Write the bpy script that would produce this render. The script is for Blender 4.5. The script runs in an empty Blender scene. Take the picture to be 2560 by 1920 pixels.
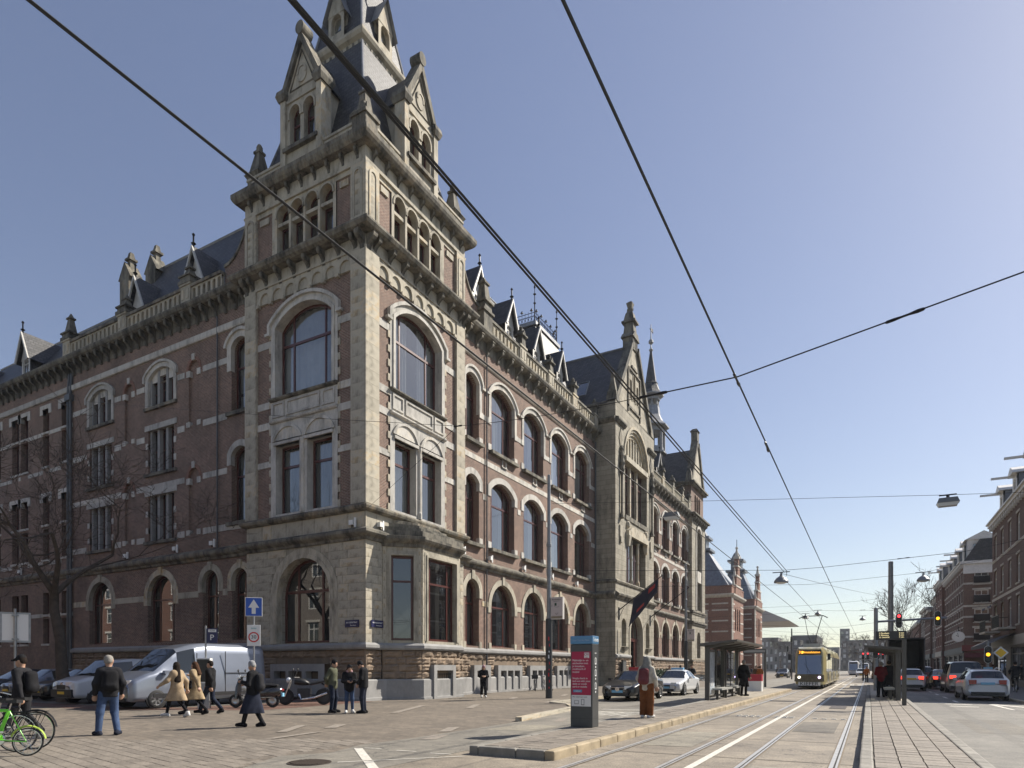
import bpy, math, random
import numpy as np
from mathutils import Vector, Matrix, Quaternion
R = math.radians
rnd = random.Random(7)
sc = bpy.context.scene
COL = sc.collection

# ---------------------------------------------------------------- camera
YAW = 29.14
cam_d = bpy.data.cameras.new('camera'); cam = bpy.data.objects.new('camera', cam_d); COL.objects.link(cam)
cam.location = (0, 0, 1.5); cam.rotation_euler = (R(90), 0, R(YAW))
cam_d.sensor_width = 36; cam_d.lens = 36 * 1600 / 2560
cam_d.shift_y = (1671 - 960) / 2560
cam_d.clip_start = .1; cam_d.clip_end = 5000
sc.camera = cam

# ---------------------------------------------------------------- sky and sun
SUN_AZ, SUN_EL = 35.0, 40.0          # azimuth from +Y (street) towards +X
w = bpy.data.worlds.new('World'); sc.world = w; w.use_nodes = True
nt = w.node_tree; nt.nodes.clear()
sky = nt.nodes.new('ShaderNodeTexSky'); sky.sky_type = 'NISHITA'; sky.sun_disc = False
sky.sun_elevation = R(SUN_EL); sky.sun_rotation = R(SUN_AZ)
sky.air_density = 1.1; sky.dust_density = .6; sky.ozone_density = 1.6; sky.altitude = 0
hsv = nt.nodes.new('ShaderNodeHueSaturation'); hsv.inputs['Saturation'].default_value = .95; hsv.inputs['Hue'].default_value = .515
bg = nt.nodes.new('ShaderNodeBackground'); bg.inputs[1].default_value = .096
out = nt.nodes.new('ShaderNodeOutputWorld')
gam = nt.nodes.new('ShaderNodeGamma'); gam.inputs[1].default_value = .85
nt.links.new(sky.outputs[0], gam.inputs[0]); nt.links.new(gam.outputs[0], hsv.inputs['Color']); nt.links.new(hsv.outputs[0], bg.inputs[0]); nt.links.new(bg.outputs[0], out.inputs[0])
sd = bpy.data.lights.new('sun', 'SUN'); sd.energy = 5.0; sd.angle = R(.5); sd.color = (1, .93, .82)
so = bpy.data.objects.new('sun', sd); COL.objects.link(so)
sdir = Vector((math.sin(R(SUN_AZ)) * math.cos(R(SUN_EL)), math.cos(R(SUN_AZ)) * math.cos(R(SUN_EL)), math.sin(R(SUN_EL))))
so.rotation_euler = sdir.to_track_quat('Z', 'Y').to_euler(); so.location = (0, 0, 60)
vs = sc.view_settings; vs.view_transform = 'Standard'; vs.look = 'None'; vs.exposure = .68; vs.gamma = 1; vs.use_curve_mapping = False
sc.cycles.max_bounces = 6; sc.cycles.transparent_max_bounces = 8
sc.cycles.sample_clamp_indirect = 6; sc.cycles.caustics_reflective = False; sc.cycles.caustics_refractive = False

# ---------------------------------------------------------------- materials
MATS = {}
def _new(name):
    m = bpy.data.materials.new(name); m.use_nodes = True
    t = m.node_tree; b = t.nodes['Principled BSDF']; MATS[name] = m
    return m, t, b
def N(t, kind, **kw):
    n = t.nodes.new('ShaderNode' + kind)
    for k, v in kw.items():
        if k.startswith('i_'): n.inputs[k[2:].replace('_', ' ')].default_value = v
        else: setattr(n, k, v)
    return n
def mixc(t, fac, a, b, mode='MIX'):
    n = t.nodes.new('ShaderNodeMix'); n.data_type = 'RGBA'; n.blend_type = mode
    for i, v in ((0, fac), (6, a), (7, b)):
        if hasattr(v, 'is_linked') or hasattr(v, 'links'): t.links.new(v, n.inputs[i])
        elif i == 0: n.inputs[0].default_value = v
        else: n.inputs[i].default_value = (*v, 1) if len(v) == 3 else v
    return n.outputs[2]
def ramp(t, src, a, b):
    n = N(t, 'MapRange', i_From_Min=a, i_From_Max=b); t.links.new(src, n.inputs[0]); return n.outputs[0]
def noise(t, co, scale, detail=4, rough=.6, vec=None):
    n = N(t, 'TexNoise', i_Scale=scale, i_Detail=detail, i_Roughness=rough)
    t.links.new(vec or co.outputs['Object'], n.inputs['Vector']); return n.outputs[0]
def bumpn(t, b, src, strength, dist=.02):
    n = N(t, 'Bump', i_Strength=strength, i_Distance=dist); t.links.new(src, n.inputs['Height']); t.links.new(n.outputs[0], b.inputs['Normal'])
def plain(name, c, rough=.6, metal=0, var=.0, vscale=6, bump=0, coat=0, spec=.5, rvar=0, bscale=60):
    """one colour with slight mottling"""
    m, t, b = _new(name)
    b.inputs['Roughness'].default_value = rough; b.inputs['Metallic'].default_value = metal
    b.inputs['Specular IOR Level'].default_value = spec
    if coat: b.inputs['Coat Weight'].default_value = coat; b.inputs['Coat Roughness'].default_value = .06
    c4 = (*c, 1); b.inputs['Base Color'].default_value = c4
    if var or bump or rvar:
        co = N(t, 'TexCoord')
        if var or rvar:
            f = noise(t, co, vscale, 5, .65); f = ramp(t, f, .3, .7)
            col = mixc(t, f, tuple(x * (1 - var) for x in c), tuple(min(1, x * (1 + var * .6)) for x in c))
            if rvar:
                oi = N(t, 'ObjectInfo'); mr = N(t, 'MapRange', i_To_Min=1 - rvar, i_To_Max=1 + rvar * .6); t.links.new(oi.outputs['Random'], mr.inputs[0])
                mul = N(t, 'VectorMath', operation='SCALE'); t.links.new(col, mul.inputs[0]); t.links.new(mr.outputs[0], mul.inputs['Scale']); col = mul.outputs[0]
            t.links.new(col, b.inputs['Base Color'])
        if bump: bumpn(t, b, noise(t, co, bscale, 6, .7), bump, .01)
    return m
def brick(name, c1, c2, mortar, bw=.21, rh=.066, ms=.008, rough=.85, flat=False, bump=.25, dirt=.35, rot=0, offset=.5, spec=.3, dscale=.5, sheen=None):
    """bricks, slates or pavers; on walls the pattern runs in (x+y, z), flat ones in (x, y)"""
    m, t, b = _new(name)
    co = N(t, 'TexCoord'); vec = None
    if flat:
        mp = N(t, 'Mapping'); mp.inputs['Rotation'].default_value = (0, 0, rot); t.links.new(co.outputs['Object'], mp.inputs[0]); v = mp.outputs[0]
    else:
        s = N(t, 'SeparateXYZ'); t.links.new(co.outputs['Object'], s.inputs[0])
        ad = N(t, 'Math', operation='ADD'); t.links.new(s.outputs[0], ad.inputs[0]); t.links.new(s.outputs[1], ad.inputs[1])
        cb = N(t, 'CombineXYZ'); t.links.new(ad.outputs[0], cb.inputs[0]); t.links.new(s.outputs[2], cb.inputs[1]); v = cb.outputs[0]
    br = N(t, 'TexBrick', offset=offset, i_Scale=1, i_Mortar_Size=ms, i_Brick_Width=bw, i_Row_Height=rh, i_Mortar_Smooth=.2)
    br.inputs['Color1'].default_value = (*c1, 1); br.inputs['Color2'].default_value = (*c2, 1); br.inputs['Mortar'].default_value = (*mortar, 1)
    t.links.new(v, br.inputs['Vector'])
    n1 = ramp(t, noise(t, co, dscale, 6, .7), .35, .72)
    col = mixc(t, n1, br.outputs['Color'], mixc(t, dirt, br.outputs['Color'], (.05, .045, .04)))
    n2 = ramp(t, noise(t, co, 9, 3), .3, .75)
    col = mixc(t, .25, col, mixc(t, n2, (.02, .02, .02), (.9, .85, .8)), 'OVERLAY')
    t.links.new(col, b.inputs['Base Color'])
    b.inputs['Roughness'].default_value = rough; b.inputs['Specular IOR Level'].default_value = spec
    if bump:
        inv = N(t, 'Math', operation='SUBTRACT'); inv.inputs[0].default_value = 1; t.links.new(br.outputs['Fac'], inv.inputs[1])
        ad2 = N(t, 'Math', operation='MULTIPLY_ADD'); t.links.new(noise(t, co, 30, 4), ad2.inputs[0]); ad2.inputs[1].default_value = .6; t.links.new(inv.outputs[0], ad2.inputs[2])
        bumpn(t, b, ad2.outputs[0], bump, .012)
    return m
def stone(name, c, warm, soot=.5, smin=.47, rough=.85, bump=.35, rvar=.18, joints=None, scale=1.2, sootcol=(.05, .048, .042)):
    """sandstone: mottled beige with ochre patches, soot and a different tone for each block"""
    m, t, b = _new(name); co = N(t, 'TexCoord')
    n1 = ramp(t, noise(t, co, scale, 6, .65), .3, .7)
    col = mixc(t, n1, tuple(x * .78 for x in c), c)
    oi = N(t, 'ObjectInfo')
    wr = ramp(t, oi.outputs['Random'], .55, 1.0); n2 = ramp(t, noise(t, co, 2.3, 4), .45, .7)
    mw = N(t, 'Math', operation='MULTIPLY'); t.links.new(wr, mw.inputs[0]); t.links.new(n2, mw.inputs[1])
    col = mixc(t, mw.outputs[0], col, warm)
    mr = N(t, 'MapRange', i_To_Min=1 - rvar, i_To_Max=1 + rvar * .5); t.links.new(oi.outputs['Random'], mr.inputs[0])
    sv = N(t, 'VectorMath', operation='SCALE'); t.links.new(col, sv.inputs[0]); t.links.new(mr.outputs[0], sv.inputs['Scale']); col = sv.outputs[0]
    if soot:
        mp = N(t, 'Mapping'); mp.inputs['Scale'].default_value = (1.6, 1.6, .5); t.links.new(co.outputs['Object'], mp.inputs[0])
        n3 = ramp(t, noise(t, co, 1.1, 8, .72, mp.outputs[0]), smin, smin + .22)
        ms_ = N(t, 'Math', operation='MULTIPLY'); t.links.new(n3, ms_.inputs[0]); ms_.inputs[1].default_value = soot
        col = mixc(t, ms_.outputs[0], col, sootcol)
    h = noise(t, co, 22, 6, .7)
    if joints:
        s = N(t, 'SeparateXYZ'); t.links.new(co.outputs['Object'], s.inputs[0])
        ad = N(t, 'Math', operation='ADD'); t.links.new(s.outputs[0], ad.inputs[0]); t.links.new(s.outputs[1], ad.inputs[1])
        cb = N(t, 'CombineXYZ'); t.links.new(ad.outputs[0], cb.inputs[0]); t.links.new(s.outputs[2], cb.inputs[1])
        br = N(t, 'TexBrick', i_Scale=1, i_Mortar_Size=.012, i_Brick_Width=joints[0], i_Row_Height=joints[1])
        br.inputs['Color1'].default_value = (.8, .8, .8, 1); br.inputs['Color2'].default_value = (1, 1, 1, 1); br.inputs['Mortar'].default_value = (.5, .47, .42, 1)
        t.links.new(cb.outputs[0], br.inputs['Vector']); col = mixc(t, 1.0, col, br.outputs['Color'], 'MULTIPLY')
    t.links.new(col, b.inputs['Base Color'])
    b.inputs['Roughness'].default_value = rough; b.inputs['Specular IOR Level'].default_value = .3
    bumpn(t, b, h, bump, .015)
    return m
def glass(name, tint=(.78, .82, .83), refl=.95, see=.85, base=.15):
    m, t, b = _new(name); t.nodes.remove(b)
    o = t.nodes['Material Output']
    fr = N(t, 'LayerWeight', i_Blend=.5); gl = N(t, 'BsdfGlossy', i_Roughness=.015); gl.inputs[0].default_value = (.95, .97, 1, 1)
    tr = N(t, 'BsdfTransparent'); tr.inputs[0].default_value = (*tint, 1); oi = N(t, 'ObjectInfo'); mr = N(t, 'MapRange', i_To_Min=.45, i_To_Max=1.0); t.links.new(oi.outputs['Random'], mr.inputs[0]); sv = N(t, 'VectorMath', operation='SCALE'); sv.inputs[0].default_value = tint; t.links.new(mr.outputs[0], sv.inputs['Scale']); t.links.new(sv.outputs[0], tr.inputs[0])
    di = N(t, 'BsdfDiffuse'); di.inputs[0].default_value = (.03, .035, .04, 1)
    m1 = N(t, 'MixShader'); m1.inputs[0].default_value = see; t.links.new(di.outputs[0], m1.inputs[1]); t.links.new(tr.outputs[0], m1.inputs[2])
    pw = N(t, 'Math', operation='POWER'); t.links.new(fr.outputs['Facing'], pw.inputs[0]); pw.inputs[1].default_value = 3.2
    ad = N(t, 'Math', operation='MULTIPLY_ADD'); t.links.new(pw.outputs[0], ad.inputs[0]); ad.inputs[1].default_value = refl; ad.inputs[2].default_value = base; ad.use_clamp = True
    m2 = N(t, 'MixShader'); t.links.new(ad.outputs[0], m2.inputs[0]); t.links.new(m1.outputs[0], m2.inputs[1]); t.links.new(gl.outputs[0], m2.inputs[2])
    t.links.new(m2.outputs[0], o.inputs[0]); return m
def emit(name, c, s=3):
    m, t, b = _new(name); b.inputs['Base Color'].default_value = (*c, 1); b.inputs['Emission Color'].default_value = (*c, 1); b.inputs['Emission Strength'].default_value = s; return m

BRICK = brick('brick_wall', (.25, .145, .106), (.17, .096, .072), (.38, .32, .27), rh=.075, bw=.22, ms=.012, dirt=.55, bump=.4)
BRICK2 = brick('brick_dark', (.15, .085, .065), (.11, .062, .05), (.22, .19, .165), dirt=.4)
BRICK_RED = brick('brick_red', (.27, .115, .075), (.21, .088, .06), (.36, .29, .24), dirt=.35, bump=.2)
STONE = stone('sandstone', (.53, .485, .39), (.47, .34, .18), soot=.7)
STONE_D = stone('sandstone_weathered', (.255, .235, .19), (.25, .19, .12), soot=1.0, smin=.4)
STONE_J = stone('sandstone_coursed', (.47, .43, .345), (.42, .33, .2), soot=.6, joints=(.95, .42))
TRIM = stone('limestone_trim', (.6, .575, .525), (.55, .49, .39), soot=.6, scale=3)
GRANITE = stone('granite_base', (.34, .335, .325), (.32, .30, .28), soot=.25, rvar=.1, scale=2)
RUSTIC = stone('rustic_block', (.31, .235, .17), (.27, .185, .115), soot=.5, rvar=.3, bump=.6)
SLATE = brick('slate', (.085, .086, .092), (.04, .042, .048), (.014, .014, .016), bw=.32, rh=.22, ms=.016, rough=.52, bump=1.0, dirt=.45, spec=.45, dscale=.8)
LEAD = plain('lead_flashing', (.27, .275, .285), .42, .25, .3, 3); PIPE = plain('drain_pipe_grey', (.09, .095, .1), .5, .1, .2, 3)
FRAME = plain('red_brown_paint', (.085, .022, .016), .35, 0, .25, 5, coat=.2)
WHITE = plain('white_paint', (.72, .70, .66), .45, 0, .15, 4)
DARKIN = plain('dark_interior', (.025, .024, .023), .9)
GLASS = glass('window_glass')
CURT = plain('curtain_cloth', (.66, .65, .62), .9, 0, .12, 2, rvar=.6); DPAINT = plain('dormer_paint', (.5, .485, .45), .5, 0, .2, 4)
IRON = plain('black_iron', (.012, .012, .014), .4, .5)
STEEL = plain('galvanised_steel', (.32, .33, .34), .45, .7, .2, 5)
DGREY = plain('dark_grey_paint', (.06, .062, .065), .4, 0, .1)

# ---------------------------------------------------------------- geometry helpers
class G:
    """collects vertices and faces for ONE mesh object"""
    def __init__(s): s.v = []; s.f = []
    def add(s, vs, fs):
        o = len(s.v); s.v += [tuple(p) for p in vs]; s.f += [tuple(i + o for i in f) for f in fs]; return s
    def box(s, x0, x1, y0, y1, z0, z1):
        return s.add([(x0, y0, z0), (x1, y0, z0), (x1, y1, z0), (x0, y1, z0), (x0, y0, z1), (x1, y0, z1), (x1, y1, z1), (x0, y1, z1)],
                     [(0, 3, 2, 1), (4, 5, 6, 7), (0, 1, 5, 4), (1, 2, 6, 5), (2, 3, 7, 6), (3, 0, 4, 7)])
    def frus(s, cx, cy, z0, z1, a, b, a2=None, b2=None):
        """box with half sizes a,b at the bottom and a2,b2 at the top"""
        a2 = a if a2 is None else a2; b2 = b if b2 is None else b2
        return s.add([(cx - a, cy - b, z0), (cx + a, cy - b, z0), (cx + a, cy + b, z0), (cx - a, cy + b, z0), (cx - a2, cy - b2, z1), (cx + a2, cy - b2, z1), (cx + a2, cy + b2, z1), (cx - a2, cy + b2, z1)],
                     [(0, 3, 2, 1), (4, 5, 6, 7), (0, 1, 5, 4), (1, 2, 6, 5), (2, 3, 7, 6), (3, 0, 4, 7)])
    def prism(s, pts, y0, y1, ax='xz'):
        """polygon in the given plane, extruded along the third axis"""
        n = len(pts)
        def m(p, d): return {'xz': (p[0], d, p[1]), 'yz': (d, p[0], p[1]), 'xy': (p[0], p[1], d)}[ax]
        return s.add([m(p, y0) for p in pts] + [m(p, y1) for p in pts],
                     [tuple(range(n)), tuple(range(2 * n - 1, n - 1, -1))] + [(i, (i + 1) % n, n + (i + 1) % n, n + i) for i in range(n)])
    def lathe(s, cx, cy, prof, n=10, rot=0, cap=True):
        vs = []; fs = []
        for r, z in prof:
            for k in range(n):
                a = rot + 2 * math.pi * k / n; vs.append((cx + r * math.cos(a), cy + r * math.sin(a), z))
        for j in range(len(prof) - 1):
            for k in range(n): fs.append((j * n + k, j * n + (k + 1) % n, (j + 1) * n + (k + 1) % n, (j + 1) * n + k))
        if cap: fs.append(tuple(range(n))[::-1]); fs.append(tuple(range((len(prof) - 1) * n, len(prof) * n)))
        return s.add(vs, fs)
    def tube(s, pts, r, n=6):
        pts = [Vector(p) for p in pts]; rs = r if isinstance(r, (list, tuple)) else [r] * len(pts); vs = []; fs = []
        up = None
        for i, p in enumerate(pts):
            d = (pts[min(i + 1, len(pts) - 1)] - pts[max(i - 1, 0)])
            d = d.normalized() if d.length > 1e-9 else Vector((0, 0, 1))
            if up is None: up = Vector((0, 0, 1)) if abs(d.z) < .9 else Vector((1, 0, 0))
            a = d.cross(up); a = a.normalized() if a.length > 1e-6 else d.orthogonal().normalized(); b = d.cross(a); up = b.cross(d) if False else up
            for k in range(n):
                t = 2 * math.pi * k / n; vs.append(p + (a * math.cos(t) + b * math.sin(t)) * rs[i])
        for j in range(len(pts) - 1):
            for k in range(n): fs.append((j * n + k, j * n + (k + 1) % n, (j + 1) * n + (k + 1) % n, (j + 1) * n + k))
        fs.append(tuple(range(n))); fs.append(tuple(range((len(pts) - 1) * n, len(pts) * n))[::-1])
        return s.add(vs, fs)
    def ball(s, c, rx, ry=None, rz=None, n=10, m=7):
        ry = rx if ry is None else ry; rz = rx if rz is None else rz
        pr = [(max(1e-3, math.sin(math.pi * j / m)), -math.cos(math.pi * j / m)) for j in range(m + 1)]
        g = G().lathe(0, 0, pr, n); return s.add([(c[0] + x * rx, c[1] + y * ry, c[2] + z * rz) for x, y, z in g.v], g.f)
    def loft(s, rings, cap=True, closed=True):
        n = len(rings[0]); vs = [p for r in rings for p in r]; fs = []
        for j in range(len(rings) - 1):
            for k in range(n if closed else n - 1): fs.append((j * n + k, j * n + (k + 1) % n, (j + 1) * n + (k + 1) % n, (j + 1) * n + k))
        if cap: fs += [tuple(range(n))[::-1], tuple(range((len(rings) - 1) * n, len(rings) * n))]
        return s.add(vs, fs)
    def band(s, path, prof, closed=True):
        """profile (outward, z) swept round a plan polygon (counter-clockwise), mitred"""
        n = len(path); rings = []
        for i, p in enumerate(path):
            p = Vector(p); a = Vector(path[i - 1]) if (closed or i) else None; b = Vector(path[(i + 1) % n]) if (closed or i < n - 1) else None
            def nrm(q, r): d = (r - q).normalized(); return Vector((d.y, -d.x))
            n1 = nrm(a, p) if a is not None else nrm(p, b); n2 = nrm(p, b) if b is not None else n1
            m = (n1 + n2); m = m / max(.2, m.dot(n1))
            rings.append([(p.x + m.x * o, p.y + m.y * o, z) for o, z in prof])
        k = len(prof); vs = [q for r in rings for q in r]; fs = []
        for i in range(n if closed else n - 1):
            j = (i + 1) % n
            for q in range(k - 1): fs.append((i * k + q, j * k + q, j * k + q + 1, i * k + q + 1))
        if not closed: fs += [tuple(range(k)), tuple(range((n - 1) * k, n * k))[::-1]]
        return s.add(vs, fs)
    def mesh(s, name, fx=1):
        me = bpy.data.meshes.new(name)
        me.from_pydata([(fx * x, y, z) for x, y, z in s.v] if fx != 1 else s.v, [], s.f)
        if fx == -1: me.flip_normals()
        me.update(); return me
    def obj(s, name, mat, parent=None, loc=(0, 0, 0), rot=0, fx=1, smooth=False, label=None):
        return mobj(name, s.mesh(name, fx), mat, parent, loc, rot, smooth, label)
def mobj(name, me, mat, parent=None, loc=(0, 0, 0), rot=0, smooth=False, label=None):
    if mat is not None and not me.materials: me.materials.append(mat)
    if smooth: me.shade_smooth()
    o = bpy.data.objects.new(name, me); COL.objects.link(o)
    o.location = loc; o.rotation_euler = rot if isinstance(rot, tuple) else (0, 0, rot)
    if parent: o.parent = parent
    if label: o['label'] = label
    return o
def thing(name, label, cat, loc=(0, 0, 0), rot=0, group=None):
    o = bpy.data.objects.new(name, None); COL.objects.link(o); o.empty_display_size = .2
    o.location = loc; o.rotation_euler = (0, 0, rot); return tag(o, label, cat, group)
def tag(o, label, cat, group=None):
    o['label'] = label; o['category'] = cat
    if group: o['group'] = group
    return o
def kind(o, k): o['kind'] = k; return o
def smooth_by(o, ang=40):
    me = o.data; me.shade_smooth()
    try: me.set_sharp_from_angle(angle=R(ang))
    except Exception: pass
    return o
def bevel(o, wd=.02, seg=2):
    m = o.modifiers.new('bevel', 'BEVEL'); m.width = wd; m.segments = seg; m.limit_method = 'ANGLE'; m.angle_limit = R(35); return o
def copy_tree(o, parent=None):
    c = o.copy(); COL.objects.link(c); c.parent = parent
    for ch in list(o.children): copy_tree(ch, c)
    return c

# ---------------------------------------------------------------- arched openings
# an opening is (xa, xb, z_bottom, z_spring, rise)
def otop(o, x):
    xa, xb, zb, zs, r = o
    if r <= 0: return zs
    h = (xb - xa) / 2; Rr = (h * h + r * r) / (2 * r); zc = zs + r - Rr; d = x - (xa + xb) / 2
    return zc + math.sqrt(max(0, Rr * Rr - d * d))
def oline(o, n=10):
    xa, xb, zb, zs, r = o
    if r <= 0: return [(xa, zb), (xa, zs), (xb, zs), (xb, zb)]
    h = (xb - xa) / 2; Rr = (h * h + r * r) / (2 * r); zc = zs + r - Rr; xm = (xa + xb) / 2
    a0 = math.asin(min(1, h / Rr)); a0 = math.pi - a0 if r > h else a0
    arc = [(xm + Rr * math.sin(-a0 + 2 * a0 * i / n), zc + Rr * math.cos(-a0 + 2 * a0 * i / n)) for i in range(n + 1)]
    return [(xa, zb)] + arc + [(xb, zb)]
def grow(o, t, bottom=None):
    xa, xb, zb, zs, r = o; h = (xb - xa) / 2
    if r <= 0: return (xa - t, xb + t, zb - t if bottom is None else zb - bottom, zs + t, 0)
    r2 = r * (h + t) / h
    return (xa - t, xb + t, zb - t if bottom is None else zb - bottom, zs + r + t - r2, r2)
def wall(g, x0, x1, z0, z1, ops=(), y=0., rev=.35, top=None):
    """wall face with real openings and reveals; top may be a function of x"""
    xs = {x0, x1}
    for o in ops:
        for p in oline(o, 12): xs.add(min(max(p[0], x0), x1))
    if callable(top):
        for i in range(25): xs.add(x0 + (x1 - x0) * i / 24)
    xs = sorted(xs); T = top if callable(top) else (lambda x: z1)
    for a, b in zip(xs, xs[1:]):
        if b - a < 1e-6: continue
        m = (a + b) / 2; cur = [(z0, z0)]
        for o in sorted([o for o in ops if o[0] < m < o[1]], key=lambda o: o[2]):
            cur += [(o[2], o[2]), (otop(o, a), otop(o, b))]
        cur.append((T(a), T(b)))
        for i in range(0, len(cur), 2):
            l, u = cur[i], cur[i + 1]
            if u[0] - l[0] > 1e-5 or u[1] - l[1] > 1e-5:
                g.add([(a, y, l[0]), (b, y, l[1]), (b, y, u[1]), (a, y, u[0])], [(0, 1, 2, 3)])
    for o in ops:
        p = oline(o, 12); n = len(p)
        if rev: g.add([(q[0], y, q[1]) for q in p] + [(q[0], y + rev, q[1]) for q in p], [(i, (i + 1) % n, n + (i + 1) % n, n + i) for i in range(n)])
    return g
def ring(g, o1, o2, y0, y1, bottom=False, n=12):
    """flat moulding between two concentric openings, front at y0, back at y1"""
    a, b = oline(grow(o1, -.004, 0) if y0 != y1 else o1, n), oline(o2, n); k = len(a)
    g.add([(p[0], y0, p[1]) for p in a] + [(p[0], y0, p[1]) for p in b] + [(p[0], y1, p[1]) for p in a] + [(p[0], y1, p[1]) for p in b], [])
    o = len(g.v) - 4 * k
    for i in range(k if bottom else k - 1):
        j = (i + 1) % k
        g.f += [(o + i, o + j, o + k + j, o + k + i), (o + i, o + 2 * k + i, o + 2 * k + j, o + j), (o + k + i, o + k + j, o + 3 * k + j, o + 3 * k + i)]
    if not bottom: g.f += [(o, o + k, o + 3 * k, o + 2 * k), (o + k - 1, o + 3 * k - 1, o + 4 * k - 1, o + 2 * k - 1)]
    return g
def cell(o, xa, xb, za, zb):
    n = 6 if o[4] > 0 else 1
    top = [(xa + (xb - xa) * i / n) for i in range(n + 1)]
    pts = [(xb, za), (xa, za)] + [(x, min(zb, otop(o, x))) for x in top]
    return pts if max(p[1] for p in pts) - za > .05 else None
def window(parent, P, op, y, mull=(), trans=(), fw=.09, bar=.07, mat=None, curtain=0, glassmat=None, panes=True, dep=.07):
    """frame with bars, a pane of glass in each light, curtain behind; P places parts on the facade"""
    xa, xb, zb, zs, r = op; inn = grow(op, -fw); g = G()
    ring(g, op, inn, y, y + dep, bottom=True)
    for m in mull: x = xa + (xb - xa) * m; g.box(x - bar / 2, x + bar / 2, y + .004, y + dep - .004, zb + fw * .8, otop(inn, x) + .02)
    apex = zs + r
    for z in trans:
        zz = zb + (apex - zb) * z; h = math.inf
        l, rr = xa + fw * .8, xb - fw * .8
        if r > 0 and zz > inn[3]:
            while otop(inn, l) < zz + bar and l < (xa + xb) / 2: l += .03
            rr = xa + xb - l
        g.box(l, rr, y - .012, y + dep - .008, zz - bar * .6, zz + bar * .6)
    fr = P(g, 'window', mat or FRAME, parent)
    if not panes:
        gg = G(); p = oline(inn, 10); gg.add([(q[0], y + dep * .6, q[1]) for q in p], [tuple(range(len(p)))[::-1]]); P(gg, 'pane', glassmat or GLASS, fr)
    else:
        xs = [xa + fw] + [xa + (xb - xa) * m for m in mull] + [xb - fw]; zz = [zb + fw] + [zb + (apex - zb) * z for z in trans] + [apex]
        for i in range(len(xs) - 1):
            for j in range(len(zz) - 1):
                c = cell(inn, xs[i], xs[i + 1], zz[j], zz[j + 1])
                if c:
                    gg = G(); t1, t2 = rnd.uniform(-.006, .006), rnd.uniform(-.006, .006); mx = sum(q[0] for q in c) / len(c); mz = sum(q[1] for q in c) / len(c)
                    gg.add([(q[0], y + dep * .6 + (q[0] - mx) * t1 + (q[1] - mz) * t2, q[1]) for q in c], [tuple(range(len(c)))]); P(gg, 'pane', glassmat or GLASS, fr)
    if curtain:
        ph = rnd.uniform(0, 6)
        for side in ((0, 1) if curtain != 2 else (0,)):
            wdt = (xb - xa) * (.5 if curtain == 2 else curtain * rnd.uniform(.7, 1.1)); a = xa if side == 0 else xb - wdt
            if curtain == 2: a, wdt = xa, xb - xa
            n = 40; gg = G(); vs_ = []
            for i in range(n + 1):
                x = a + wdt * i / n; vs_ += [(x, y + .28 + .045 * math.sin(i * 1.25 + ph) + .02 * math.sin(i * .5), zb + .05), (x, y + .28 + .04 * math.sin(i * 1.25 + ph), max(zb + .2, otop(op, min(max(x, xa + .01), xb - .01)) - .03))]
            gg.add(vs_, [(2 * i, 2 * i + 2, 2 * i + 3, 2 * i + 1) for i in range(n)]); P(gg, 'curtain', CURT, fr, smooth=True)
    return fr

# ================================================================ THE CORNER BUILDING
XR, YL = -20.35, 22.58                 # the tower's street corner
HOT = thing('corner_building', 'large brown brick corner building with sandstone tower, arched windows and slate roofs', 'building', (XR, YL, 0))
class Face:
    """a facade frame: u along the wall, y into it, z up"""
    def __init__(s, root, rot, sgn=1, o=(0, 0)): s.root, s.rot, s.sgn, s.o = root, rot, sgn, o
    def __call__(s, g, name, mat, parent=None, smooth=False, label=None):
        top = parent is None or parent is s.root
        return g.obj(name, mat, parent or s.root, (s.o[0], s.o[1], 0) if top else (0, 0, 0), s.rot if top else 0, s.sgn, smooth, label)
    def put(s, me, name, mat, parent, u, y, z, sc=None, rz=0):
        top = parent is None or parent is s.root; x = s.sgn * u
        if top: c, sn = math.cos(s.rot), math.sin(s.rot); loc = (s.o[0] + c * x - sn * y, s.o[1] + sn * x + c * y, z)
        else: loc = (x, y, z)
        o = mobj(name, me, mat, parent or s.root, loc, (s.rot if top else 0) + rz)
        if sc: o.scale = sc
        return o
FR = Face(HOT, R(90), 1); FL = Face(HOT, 0, -1)

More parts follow.
